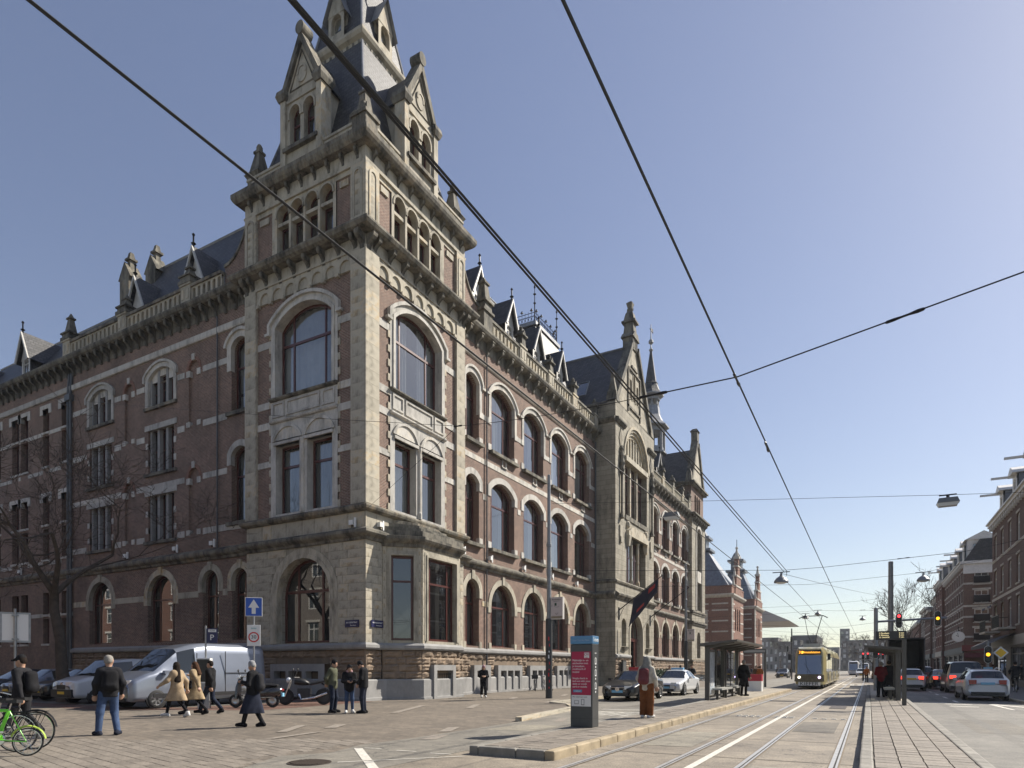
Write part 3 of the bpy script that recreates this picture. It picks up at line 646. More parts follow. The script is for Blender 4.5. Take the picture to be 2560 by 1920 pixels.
def cornice(F, u0, u1, y0, cp):
    moulding(F, 'cornice', u0, u1, [(0, 21.55), (.42, 21.58), (.55, 21.66), (.62, 21.8), (.62, 21.92), (.1, 22.02), (0, 22.02)], STONE_D, None, y0)
    F(G().box(u0, u1, y0 - .02, y0 + .1, 20.95, 21.55), 'frieze', STONE_D)
    n = int((u1 - u0) / cp)
    for i in range(n): F.put(CORB, 'corbel', STONE_D, HOT, u0 + (i + .5) * (u1 - u0) / n, y0 - .02, 20.82)
def balustrade(F, u0, u1, y0, posts, pinn=True):
    base = F(G().box(u0, u1, y0 - .12, y0 + .25, 22.0, 22.14), 'balustrade', STONE)
    F(G().box(u0, u1, y0 - .15, y0 + .2, 22.84, 23.0), 'top_rail', STONE_D, base)
    ed = [u0] + [x for p in posts for x in (p - .42, p + .42)] + [u1]
    for i in range(0, len(ed), 2):
        n = int((ed[i + 1] - ed[i]) / .43)
        for k in range(n): F.put(BALU, 'baluster', STONE, base, ed[i] + (k + .5) * (ed[i + 1] - ed[i]) / n, y0 - .06, 22.13)
    for p in posts:
        F(G().box(p - .42, p + .42, y0 - .16, y0 + .28, 22.02, 23.04).box(p - .5, p + .5, y0 - .22, y0 + .34, 23.0, 23.12), 'post', STONE, base)
        for s in (-.2, .2): F(G().box(p + s - .1, p + s + .1, y0 - .19, y0 - .1, 22.25, 22.8), 'post_panel', STONE, base)
        if pinn:
            o = (p - .1, p + .1, 23.2, 23.45, .1); g = G(); g.frus(p, y0 + .05, 23.1, 23.75, .26, .26, .22, .22).prism([(p - .34, 23.7), (p + .34, 23.7), (p, 24.2)], y0 - .24, y0 - .1).frus(p, y0 + .05, 23.75, 23.85, .36, .36).frus(p, y0 + .05, 23.85, 24.1, .3, .3, .12, .12).frus(p, y0 + .05, 24.1, 24.2, .16, .16).ball((p, y0 + .05, 24.34), .13, .13, .16, 7, 5)
            F(g, 'pinnacle', STONE_D, base)
def roof_slope(F, u0, u1, ya, za, yb, zb, mat=SLATE, name='roof', u0b=None, u1b=None):
    ub0 = u0 if u0b is None else u0b; ub1 = u1 if u1b is None else u1b
    r = F(G().add([(u0, ya, za), (u1, ya, za), (ub1, yb, zb), (ub0, yb, zb)], [(0, 1, 2, 3)]), name, mat)
    F(G().tube([(ub0, yb, zb), (ub1, yb, zb)], .1, 6), 'ridge_flashing', LEAD, r); return r
def slate_dormer(F, c, y, z0, w=1.2, h=2.1, gab=1.35, dep=2.6):
    """white timber dormer: arched window, steep gable, slated roof, iron finial"""
    o = (c - .38, c + .38, z0 + .35, z0 + h - .55, .38); e = z0 + h
    g = G(); wall(g, c - w / 2, c + w / 2, z0, e, [o], y, .12); wf = F(g, 'dormer', DPAINT)
    F(G().prism([(c - w / 2 - .12, e - .25), (c + w / 2 + .12, e - .25), (c, e + gab)], y + .005, y + .08), 'dormer_gable', DPAINT, wf)
    for s in (-1, 1):
        F(G().prism([(c + s * (w / 2 + .42), e - .5), (c + s * (w / 2 + .25), e - .55), (c, e + gab - .05), (c, e + gab + .2)], y - .35, y - .25), 'barge_board', DPAINT, wf)
        F(G().add([(c + s * (w / 2 + .4), y - .35, e - .5), (c, y - .35, e + gab + .2), (c, y + dep, e + gab + .2), (c + s * (w / 2 + .4), y + dep * .6, e - .5)], [(0, 1, 2, 3)]), 'dormer_roof', SLATE, wf)
        F(G().add([(c + s * w / 2, y, z0), (c + s * w / 2, y + 1.4, z0), (c + s * w / 2, y + 1.4, e), (c + s * w / 2, y, e)], [(0, 1, 2, 3)]), 'dormer_cheek', SLATE, wf)
    F(G().lathe(c, y - .2, [(.06, e + gab), (.06, e + gab + .25), (.16, e + gab + .35), (.05, e + gab + .45), (.05, e + gab + .8), (.1, e + gab + .9), (.02, e + gab + 1.0)], 6), 'finial', IRON, wf)
    g = G(); ring(g, o, grow(o, -.07), y + .04, y + .1, True); g.box(c - .03, c + .03, y + .05, y + .1, o[2], o[3] + .3); g.box(c - .36, c + .36, y + .05, y + .1, o[3] - .08, o[3]); g.box(c - .36, c + .36, y + .05, y + .1, o[2] + .4, o[2] + .44); F(g, 'window', DPAINT, wf)
    p = oline(grow(o, -.05), 8); F(G().add([(q[0], y + .08, q[1]) for q in p], [tuple(range(len(p)))]), 'pane', GLASS, wf)
    F(G().box(c - w / 2 + .1, c + w / 2 - .1, y + .2, y + .25, z0, e), 'dormer_back', DARKIN, wf)

W1 = [(8.85, 10.35)] + [(11.72 + i * 4.35, 14.77 + i * 4.35) for i in range(4)]
street_wing(FR, 8.2, 29.2, W1)
# granite base, cellar lights and rustic blocks of the wing
bl = [(9.4, 11.3), (12.2, 15.4), (16.55, 19.7), (20.95, 24.1), (25.3, 28.4)]
moulding(FR, 'granite_base', 8.2, 29.2, [(0, -.3), (.24, -.3), (.24, .12), (.2, .14), (.2, .9), (.14, .98), (0, .98)], GRANITE, None, .3)
g = G(); wall(g, 8.2, 29.2, .9, 2.45, [(a + .1, b - .1, .9, 1.6, 0) for a, b in bl], .36, 0); w1 = FR(g, 'plinth', RUSTIC)
courses(FR, w1, 8.2, 29.2, .99, 2.39, .35, .72, .33, .7, RUSTIC, [(a, b, 0, 1.72, 0) for a, b in bl], ROCKS)
for k, (a, b) in enumerate(bl):
    n = 1 if k == 0 else 3; ww = (b - a - .5) / n
    ops = [(a + .25 + i * ww + .09, a + .25 + (i + 1) * ww - .09, .14, 1.36, 0) for i in range(n)]
    g = G(); wall(g, a, b, 0, 1.7, ops, .02, .4); g.box(a, b, .02, .4, 1.697, 1.7); g.add([(a, .02, 0), (a, .4, 0), (a, .4, 1.7), (a, .02, 1.7), (b, .02, 0), (b, .4, 0), (b, .4, 1.7), (b, .02, 1.7)], [(0, 1, 2, 3), (4, 7, 6, 5)]); FR(g, 'cellar_surround', GRANITE)
    for o in ops: window(HOT, FR, o, .36, (.5,), (.5,), .05, .04, FRAME, panes=False)
balustrade(FR, 11.2, 29.2, .05, [15.3, 19.65, 24.0, 28.5])
roof_slope(FR, 8.2, 31, .9, 22.2, 5.25, 30.1)
FR(G().box(8.2, 29.2, .3, 1.2, 21.9, 22.1), 'gutter', LEAD)
for c in (13.7, 18.1, 22.45, 26.8): slate_dormer(FR, c, 2.55, 24.6, gab=1.5)
# big pinnacle where the balustrade begins, and the sweep of the tower's flank
FR(G().box(10.2, 11.2, -.15, .5, 22.0, 23.1).frus(10.7, .18, 23.1, 23.25, .6, .42).frus(10.7, .18, 23.25, 23.7, .42, .36, .36, .3).frus(10.7, .18, 23.7, 23.82, .5, .45).frus(10.7, .18, 23.82, 24.9, .34, .32, .2, .18).frus(10.7, .18, 24.9, 25.02, .3, .27).frus(10.7, .18, 25.02, 25.35, .24, .2, .04, .04), 'pinnacle', STONE_D)
for F in (FR, FL):
    pr = [(8.2, 22.0), (10.3, 22.0), (10.3, 23.3)] + [(8.2 + 2.1 * (1 - math.sin(a)), 23.3 + 3.6 * (1 - math.cos(a))) for a in [i * math.pi / 16 for i in range(1, 9)]]
    F(G().prism(pr, .28, .7), 'scroll_wall', BRICK); n = len(pr)
    F(G().loft([[(x, .2, z), (x, .78, z), (x - .0, .78, z + .16), (x, .2, z + .16)] for x, z in pr[2:]]), 'scroll_coping', STONE_D)

# ---- wing on the side street
def side_wing(F):
    y0 = .3; A2 = (8.4, 9.8, 15.35, 18.85, .45); A1 = (8.4, 9.8, 9.4, 13.0, .45)
    tri, rects, gr_ = [], [], [(8.4, 9.75, 3.05, 6.2, .68), (10.85, 12.25, 3.05, 6.25, .7)]
    for c in (16.1, 22.45): tri.append((c - 1.25, c + 1.25, 17.05, 18.72, .55)); rects += [(c - 1.25, c + 1.25, 13.1, 15.7, 0), (c - 1.25, c + 1.25, 9.05, 11.8, 0)]; gr_.append((c - 1.3, c + 1.3, 3.05, 5.75, 1.25))
    nich = [(u, u + .95, za, zb, .47) for u in (12.55, 18.85) for za, zb in ((15.3, 18.5), (9.15, 12.4))]
    g = G(); wall(g, 8.2, 25.7, 8.0, 21.0, [A1, A2] + tri + rects + nich, y0, .4); F(g, 'wall', BRICK)
    g = G(); wall(g, 8.2, 25.7, 2.7, 7.6, gr_, y0, .4); F(g, 'wall', BRICK)
    for o in nich:
        g = G(); p = oline(o); g.add([(x, y0 + .14, z) for x, z in p], [tuple(range(len(p)))[::-1]]); nb = F(g, 'niche', BRICK)
        g = G(); ring(g, (o[0], o[1], o[3] - .2, o[3], o[4]), (o[0] - .18, o[1] + .18, o[3] - .2, o[3], o[4] + .18), y0 - .03, y0 + .1); F(g, 'niche_arch', BRICK_RED, nb)
        F(G().box(o[0] + .35, o[1] - .35, y0 - .07, y0 + .1, o[3] + o[4] - .02, o[3] + o[4] + .34), 'keystone', TRIM, nb)
        for x in (o[0], o[1]): F(G().box(x - .16, x + .16, y0 - .05, y0 + .2, o[3] - .45, o[3] - .1).box(x - .16, x + .16, y0 - .05, y0 + .2, o[2] - .1, o[2] + .2), 'niche_stop', TRIM, nb)
    for o in (A1, A2):
        window(HOT, F, o, y0 + .34, (.5,), (.62,), .1, .08, curtain=.3); o2 = (o[0], o[1], 17.6 if o is A2 else o[3] - .5, o[3], o[4]); g = G(); ring(g, o2, grow(o2, .32, 0), y0 - .05, y0 + .2)
        if o is A2: hd = grow(o2, .32, 0); ring(g, (hd[0], hd[1], hd[3] - .1, hd[3], hd[4]), grow((hd[0], hd[1], hd[3] - .1, hd[3], hd[4]), .16, 0), y0 - .15, y0 + .1)
        F(g, 'window_surround', TRIM); F(G().box(o[0] - .3, o[1] + .3, y0 - .16, y0 + .3, o[2] - .2, o[2]), 'window_sill', STONE_D)
    for o in tri + rects:
        a, b = o[0], o[1]; ww = (b - a) / 3
        for i in range(3):
            top = 18.72 if o in tri else o[3] - .02
            oo = (a + i * ww + .1, a + (i + 1) * ww - .1, o[2] + .05, (18.85 if i == 1 else 18.6) if o in tri else o[3] - .1, 0)
            window(HOT, F, oo, y0 + .34, (), (.55,), .06, .05, FRAME, panes=False, curtain=2 if (i + int(a)) % 3 == 0 else 0)
        for i in range(4):
            x = a + i * ww; x = min(max(x, a + .06), b - .06); F(G().box(x - .11, x + .11, y0 + .12, y0 + .36, o[2], min(otop(o, x), o[3] + .6)), 'mullion', GRANITE)
        if o in tri:
            g = G(); wall(g, a, b, 18.55, 19.3, [(a + ww, b - ww, 18.5, 18.85, 0)], y0 + .15, .15, top=lambda x, o=o: otop(o, x)); F(g, 'tympanum', TRIM)
            o2 = (a, b, 17.0, o[3], o[4]); g = G(); ring(g, o2, grow(o2, .26, 0), y0 - .05, y0 + .2); hd = grow((a, b, o[3] - .15, o[3], o[4]), .26, 0); ring(g, hd, grow(hd, .13, 0), y0 - .14, y0 + .1); F(g, 'window_surround', TRIM)
        else:
            F(G().box(a - .3, b + .3, y0 - .05, y0 + .2, o[3] - .02, o[3] + .3), 'lintel', TRIM)
            for z in (o[2] + .5, o[2] + 1.5):
                for x in (a - .22, b): F(G().box(x, x + .22, y0 - .03, y0 + .2, z, z + .35), 'quoin', TRIM)
        F(G().box(a - .3, b + .3, y0 - .14, y0 + .3, o[2] - .18, o[2]), 'window_sill', STONE_D)
    for k, o in enumerate(gr_):
        window(HOT, F, o, y0 + .34, (.26, .74) if o[1] - o[0] > 2 else (.5,), (.64,), .1, .08, curtain=.2 if k % 2 else 0); o2 = (o[0], o[1], o[3] - .5, o[3], o[4])
        g = G(); ring(g, o2, grow(o2, .14, 0), y0 - .07, y0 + .2); ring(g, grow(o2, .14, 0), grow(o2, .36, 0), y0 - .04, y0 + .2); m = (o[0] + o[1]) / 2; g.box(m - .14, m + .14, y0 - .12, y0 + .1, o[3] + o[4], o[3] + o[4] + .46); F(g, 'window_arch', STONE)
    ivs = {}
    for za, zb, blk in ((18.1, 18.42, [A2] + tri + nich), (15.05, 15.4, [A2] + rects + nich), (12.1, 12.42, [A1] + nich), (9.0, 9.35, [A1] + rects + nich), (5.5, 5.85, gr_)):
        iv = sorted((o[0] - .35, o[1] + .35) for o in blk if o[2] < zb and otop(o, (o[0] + o[1]) / 2) > za); x = 8.2
        for a, b in iv + [(25.7, 25.7)]:
            if a - x > .1: F(G().box(x, a, y0 - .03, y0 + .1, za, zb), 'stone_band', TRIM if za > 8 else STONE)
            x = max(x, b)
    moulding(F, 'string_course', 8.2, 25.7, [(0, 19.85), (.1, 19.87), (.13, 19.95), (.13, 20.2), (0, 20.25)], TRIM, None, y0)
    # plainer part further along the street
    ops = []
    for u in (26.35, 28.75, 31.6, 32.9, 35.6, 37.9, 40.3, 41.6):
        for za, zb in ((17.75, 19.35), (15.4, 17.5), (11.4, 13.3), (9.0, 11.1), (5.2, 6.7), (3.2, 4.9)): ops.append((u, u + .8 + (.2 if u > 31 else 0), za, zb, 0))
    g = G(); wall(g, 25.7, 46, 8.0, 21.0, [o for o in ops if o[2] > 8], y0, .4); F(g, 'wall', BRICK)
    g = G(); wall(g, 25.7, 46, 0, 7.6, [o for o in ops if o[2] < 8], y0, .4); F(g, 'wall', BRICK)
    for o in ops:
        window(HOT, F, o, y0 + .3, (.5,), (), .06, .06, FRAME, panes=False)
        if o[3] in (19.35, 13.3): F(G().box(o[0] - .35, o[1] + .35, y0 - .05, y0 + .2, o[3], o[3] + .28).box(o[0] - .35, o[0], y0 - .05, y0 + .2, o[3] - .35, o[3]).box(o[1], o[1] + .35, y0 - .05, y0 + .2, o[3] - .35, o[3]), 'lintel', TRIM)
        F(G().box(o[0] - .1, o[1] + .1, y0 - .08, y0 + .2, o[2] - .14, o[2]), 'window_sill', TRIM)
    for z in (14.9, 17.52, 8.6, 5.0):
        x = 25.7
        for a, b in sorted((o[0], o[1]) for o in ops if o[2] == 17.75) + [(46, 46)]: F(G().box(x, a, y0 - .03, y0 + .1, z, z + .26), 'stone_band', TRIM); x = b
    moulding(F, 'string_course', 25.7, 46, [(0, 19.85), (.1, 19.87), (.13, 19.95), (.13, 20.2), (0, 20.25)], TRIM, None, y0)
    for a, b in ((8.2, 46),):
        moulding(F, 'string_course', a, b, [(0, 7.5), (.1, 7.52), (.14, 7.64), (.26, 7.72), (.3, 7.8), (.3, 7.95), (0, 8.15)], STONE_D, None, y0)
        moulding(F, 'sill_course', a, 25.7, [(0, 2.5), (.14, 2.5), (.2, 2.58), (.2, 2.74), (0, 2.86)], GRANITE, None, y0)
        moulding(F, 'granite_base', a, b, [(0, -.3), (.2, -.3), (.2, .9), (.14, .98), (0, .98)], GRANITE, None, y0)
    g = G(); wall(g, 8.2, 25.7, .9, 2.6, [], y0 + .03, 0); w1 = F(g, 'plinth', RUSTIC)
    courses(F, w1, 8.2, 25.7, .99, 2.5, .38, .8, y0 + .0, .6, RUSTIC, (), ROCKS)
    F(G().box(8.2, 46, y0 + 1.2, y0 + 1.4, 0, 22), 'interior', DARKIN)
    for z in (2.6, 8.4, 14.3, 16.4, 20.5): F(G().box(8.2, 46, y0 + .5, y0 + 1.2, z, z + .1), 'interior_floor', DARKIN)
    cornice(F, 8.2, 46, y0, .8)
    balustrade(F, 10.2, 26.2, .05, [13.2, 19.4, 25.75], False)
    for p, h in ((13.2, .95), (19.4, .95), (25.75, 1.45)):
        F(G().frus(p, .2, 23.1, 23.3, .55, .4).frus(p, .2, 23.3, 23.5, .42, .34).frus(p, .2, 23.5, 23.6, .5, .42).frus(p, .2, 23.6, 23.1 + h, .3, .26, .14, .13).frus(p, .2, 23.1 + h, 23.2 + h, .24, .2).frus(p, .2, 23.2 + h, 23.5 + h, .16, .14, .03, .03), 'pinnacle', STONE_D)
    roof_slope(F, 8.2, 26.6, .9, 22.1, 5.25, 30.1, u1b=23.6)
    F(G().add([(26.6, .9, 22.1), (26.6, 9, 22.1), (23.6, 5.25, 30.1)], [(0, 1, 2)]), 'roof', SLATE)
    roof_slope(F, 24, 46, .5, 22.0, 4.6, 27.6)
    slate_dormer(F, 34.3, 1.35, 22.6, gab=1.5); slate_dormer(F, 43.2, 1.35, 22.6, gab=1.5)
    for c in (15.4, 21.4): slate_dormer(F, c, 2.1, 23.6, w=1.3, h=1.7, gab=1.6)
    # chimney gables on the ridge
    for u, y, h in ((26.0, 4.3, 30.2), (23.9, 4.9, 30.4)):
        F(G().frus(u, y, 27.0, h - .9, .55, .5).prism([(u - .75, h - .9), (u + .75, h - .9), (u, h + .3)], y - .5, y + .5).frus(u, y, h - .2, h + .55, .2, .2, .16, .16).frus(u, y, h + .55, h + .7, .3, .3).frus(u, y, h + .7, h + 1.15, .2, .2, .12, .12), 'chimney_gable', STONE_D)
    for u in (10.86,): F(G().tube([(u, y0 - .1, 20.8), (u, y0 - .1, 8.1)], .045, 6), 'drain_pipe', PIPE)
    for u in (25.75, 26.05): F(G().tube([(u, y0 - .05, 21), (u, y0 - .14, 19.6), (u, y0 - .14, .6)], .09, 8).box(u - .16, u + .16, y0 - .3, y0, 19.2, 19.6), 'drain_pipe', PIPE)
side_wing(FL)
FR(G().tube([(11.1, .2, 20.8), (11.1, .2, 1.0)], .05, 6), 'drain_pipe', PIPE)
FR(G().tube([(29.05, .2, 21), (29.05, .2, .4)], .07, 6), 'drain_pipe', PIPE)

# ---- entrance pavilion
def pavilion():
    y0 = -1.55; u0, u1, c = 29.2, 40.3, 34.8; F = FR
    door = (33.0, 36.6, 0.3, 4.6, 1.75); nic = [(30.75, 31.95, 3.45, 5.3, .6), (37.65, 38.85, 3.45, 5.3, .6)]
    lw = (32.0, 37.6, 9.15, 13.3, 0); bw = (31.6, 38.0, 15.1, 20.2, 3.0)
    g = G(); wall(g, u0, u1, 2.7, 7.5, [door] + nic, y0, .9); F(g, 'wall', STONE_J)
    g = G(); wall(g, u0, u1, 8.0, 24.4, [lw, bw], y0, .7); F(g, 'wall', STONE_J)
    for s, u in ((-1, u0), (1, u1)):                                       # flanks
        g = G().add([(u, y0, 0), (u, 6, 0), (u, 6, 24.4), (u, y0, 24.4)], [(0, 1, 2, 3)]); F(g, 'wall', STONE_J)
    g = G(); wall(g, u0, 33.0, 0, 2.75, [], y0 + .02, 0); wall(g, 36.6, u1, 0, 2.75, [], y0 + .02, 0); w1 = F(g, 'plinth', RUSTIC)
    for a, b in ((u0, 33.0), (36.6, u1)): courses(F, w1, a, b, .99, 2.6, .4, .8, y0, .7, RUSTIC, (), ROCKS)
    pth = [(-3, u0), (-y0, u0), (-y0, u1), (-3, u1)]
    for nm, pr, mt in (('string_course', [(0, 7.45), (.1, 7.5), (.14, 7.62), (.3, 7.75), (.34, 7.9), (0, 8.15)], STONE_D), ('string_course', [(0, 8.8), (.1, 8.85), (.16, 9.0), (0, 9.15)], STONE_D), ('cornice', [(0, 22.5), (.15, 22.55), (.3, 22.75), (.3, 22.9), (0, 23.0)], STONE_D)):
        pass
        for a, b in (((u0, u1),) if nm == 'string_course' else ((u0, 31.4), (38.2, u1))): moulding(F, nm, a - .0, b, pr, mt, None, y0)
        G().band([(-3.5, u0), (1.55, u0)], pr, False).obj(nm, mt, HOT)
    for a, b in ((u0, 32.9), (36.7, u1)): moulding(F, 'sill_course', a, b, [(0, 2.4), (.14, 2.4), (.2, 2.5), (.2, 2.62), (0, 2.74)], GRANITE, None, y0)
    # doorway
    g = G(); ring(g, door, grow(door, .3, 0), y0 - .06, y0 + .3); F(g, 'door_arch', STONE)
    F(G().box(33, 36.6, y0 + .9, y0 + 1.0, 0, 6.5), 'interior', DARKIN)
    dr = F(G().box(33.15, 34.0, y0 + .5, y0 + .58, .5, 4.0).box(35.6, 36.5, y0 + .5, y0 + .58, .5, 4.0), 'door', FRAME); F(G().box(33.0, 36.6, y0 + .45, y0 + .6, 4.0, 4.25), 'door_head', FRAME)
    window(HOT, F, (33.0, 36.6, 4.2, 4.6, 1.75), y0 + .5, (.33, .67), (), .1, .08)
    for i in range(4): F(G().box(32.6, 37, y0 - .2 - i * .3, y0 + .6, .0, .48 - i * .13), 'step', GRANITE)
    for o in nic:
        F(G().box(o[0] - .1, o[1] + .1, y0 + .35, y0 + .4, o[2] - .1, o[3] + .7), 'niche_back', STONE); F(G().frus((o[0] + o[1]) / 2, y0, 3.05, 3.4, .3, .16, .66, .3), 'niche_bracket', STONE_D)
    # two tall windows, one over the other
    for i in range(3):
        ww = (lw[1] - lw[0] - .6) / 3; a = lw[0] + .15 + i * (ww + .15); window(HOT, F, (a, a + ww, 9.3, 13.1, 0), y0 + .5, (.5,), (.62,), .1, .08)
        ww = (bw[1] - bw[0] - .9) / 3; a = bw[0] + .25 + i * (ww + .2); window(HOT, F, (a, a + ww, 15.4, 19.8, 0), y0 + .5, (.5,), (.7,), .1, .08)
    for u in (33.85, 35.75): F(G().lathe(u, y0 + .2, [(.2, 9.2), (.2, 9.5), (.13, 9.7), (.13, 12.9), (.2, 13.2)], 10), 'colonnette', STONE); F(G().box(u - .13, u + .13, y0 + .25, y0 + .5, 15.2, 20.0), 'mullion', STONE)
    F(G().box(lw[0] - .1, lw[1] + .1, y0 - .3, y0 + .4, 13.3, 13.75).prism([(32.2, 13.75), (37.4, 13.75), (36.6, 14.2), (33.0, 14.2)], y0 - .25, y0 + .2), 'lintel', STONE)
    for u in (32.2, 37.4): F(G().ball((u, y0 - .05, 14.3), .3, .25, .35, 9, 6).frus(u, y0 - .1, 12.4, 13.3, .16, .12, .3, .25), 'scroll_bracket', STONE)
    F(G().box(bw[0], bw[1], y0 - .1, y0 + .5, 14.7, 15.1), 'window_sill', STONE_D)
    F(G().box(bw[0] + .05, bw[1] - .05, y0 - .15, y0 + .5, 19.9, 20.35), 'transom', STONE)
    p = oline(grow((31.6, 38.0, 20.35, 20.4, 3.0), -.5), 14); F(G().add([(x, y0 + .4, z) for x, z in p], [tuple(range(len(p)))]), 'fanlight', STONE)
    for i in range(7): x = 32.5 + i * .77; F(G().box(x - .06, x + .06, y0 + .28, y0 + .42, 20.35, otop((31.6, 38.0, 20.35, 20.2, 3.0), x) - .5), 'fanlight_bar', STONE)
    o = (31.6, 38.0, 20.2, 20.2, 3.0); g = G()
    for k in range(4): ring(g, grow(o, -.5 + .24 * k + .0, 0), grow(o, -.5 + .24 * (k + 1), 0), y0 + .3 - .14 * k, y0 + .6)
    F(g, 'archivolt', STONE)
    for u in (30.4, 39.2):
        F(G().prism([(u - .4, 21.4), (u, 20.6), (u + .4, 21.4), (u, 22.3)], y0 - .06, y0), 'lozenge', STONE_D)
        F(G().lathe(u, y0 - .15, [(.28, 14.5), (.14, 14.9), (.1, 15.2), (.1, 18.2), (.25, 18.7), (.22, 19.0), (.3, 19.3), (.2, 19.6), (.24, 19.9), (.12, 20.3), (.17, 20.5), (.05, 20.8)], 8), 'statue_column', STONE_D)
        F(G().box(u - .3, u + .3, y0 - .12, y0, 12.9, 13.9).box(u - .2, u + .2, y0 - .16, y0, 12.4, 12.9), 'cartouche', STONE)
    # gable set back a little
    yg = y0 + .25; lan = [(33.55, 34.2, 26.2, 27.6, .32), (34.48, 35.12, 26.2, 28.3, .32), (35.4, 36.05, 26.2, 27.6, .32)]
    def gt(x): d = abs(x - c); return 31.1 - (d - .9) * 1.42 if d > .9 else 31.1
    g = G(); wall(g, u0 + .9, u1 - .9, 24.4, 33, lan, yg, .4, top=lambda x: max(24.42, gt(x))); F(g, 'gable', STONE_J)
    F(G().box(u0, u1, y0, yg + .6, 24.3, 24.42), 'gable_base', STONE_D)
    for o in lan: F(G().box(o[0] - .02, o[1] + .02, yg + .3, yg + .35, o[2], o[3] + .4), 'gable_window', FRAME); g = G(); ring(g, o, grow(o, .1), yg - .05, yg + .1); F(g, 'gable_window_arch', STONE)
    F(G().box(33.2, 36.4, yg - .14, yg + .1, 28.7, 28.85).box(34.0, 35.6, yg - .14, yg + .1, 29.1, 29.3).box(33.0, 33.2, yg - .12, yg + .1, 24.8, 28.85).box(36.4, 36.6, yg - .12, yg + .1, 24.8, 28.85).box(33.0, 36.6, yg - .12, yg + .1, 25.2, 25.4), 'gable_moulding', STONE_D)
    for s in (-1, 1):
        e = c + s * 5.0; F(G().prism([(e + s * .5, 24.5), (e, 24.4), (c + s * .75, 31.0), (c + s * .85, 31.5)], yg - .25, yg + .5), 'gable_coping', STONE_D)
        F(G().frus(e, yg + .2, 24.4, 25.3, .4, .5, .35, .4).frus(e, yg + .2, 25.3, 26.6, .3, .35, .1, .1).ball((e, yg + .2, 26.7), .2, .2, .3, 7, 5), 'pinnacle', STONE_D)
    gp = G().box(c - .95, c + .95, yg - .1, yg + .8, 32.0, 33.4).prism([(c - 1.2, 33.4), (c + 1.2, 33.4), (c + .6, 34.2), (c - .6, 34.2)], yg - .25, yg + .95).frus(c, yg + .35, 34.2, 35.6, .6, .5, .45, .4).frus(c, yg + .35, 35.6, 35.85, .75, .65).frus(c, yg + .35, 35.85, 36.9, .6, .5, .4, .35).frus(c, yg + .35, 36.9, 37.3, .4, .35, .2, .2).ball((c, yg + .35, 37.5), .34, .34, .3, 8, 5).frus(c, yg + .35, 37.7, 38.3, .2, .2, .36, .3).frus(c, yg + .35, 38.3, 38.6, .36, .3, .1, .1); gp.v = [(c + (x - c) * .8, y, 31.0 + (z - 32) * .7) for x, y, z in gp.v]; F(gp, 'gable_pinnacle', STONE_D)
    for s in (-.5, .5): F(G().box(c + s - .22, c + s + .22, yg - .14, yg, 31.1, 31.8), 'gable_slot', DARKIN)
    # roof behind the gable
    F(G().add([(u0 - .1, yg + .5, 24.2), (c, yg + .5, 31.4), (c, 12, 31.4), (u0 - .1, 12, 24.2), (u1 + .1, yg + .5, 24.2), (u1 + .1, 12, 24.2)], [(0, 1, 2, 3), (1, 4, 5, 2)]), 'roof', SLATE)
    F(G().tube([(c, yg + .5, 31.45), (c, 12, 31.45)], .1, 6), 'ridge_flashing', LEAD)
    g = G()
    for a, b in ((-.42, -.36), (.36, .42)): g.add([(31.0 + (0 if 1 else 0), yg + 2.0 + a, 27.2), (31.0, yg + 2.0 + b, 27.2), (30.1, yg + 2 + b, 25.72), (30.1, yg + 2 + a, 25.72)], [(0, 1, 2, 3)])
    F(G().add([(30.05, 1.6, 25.75), (30.05, 2.5, 25.75), (30.95, 2.5, 27.2), (30.95, 1.6, 27.2)], [(0, 1, 2, 3)]), 'roof_light', GLASS)
    F(G().tube([(30.03, 1.55, 25.7), (30.03, 2.55, 25.7), (30.95, 2.55, 27.25), (30.95, 1.55, 27.25), (30.03, 1.55, 25.7)], .06, 4), 'roof_light_frame', LEAD)
pavilion()
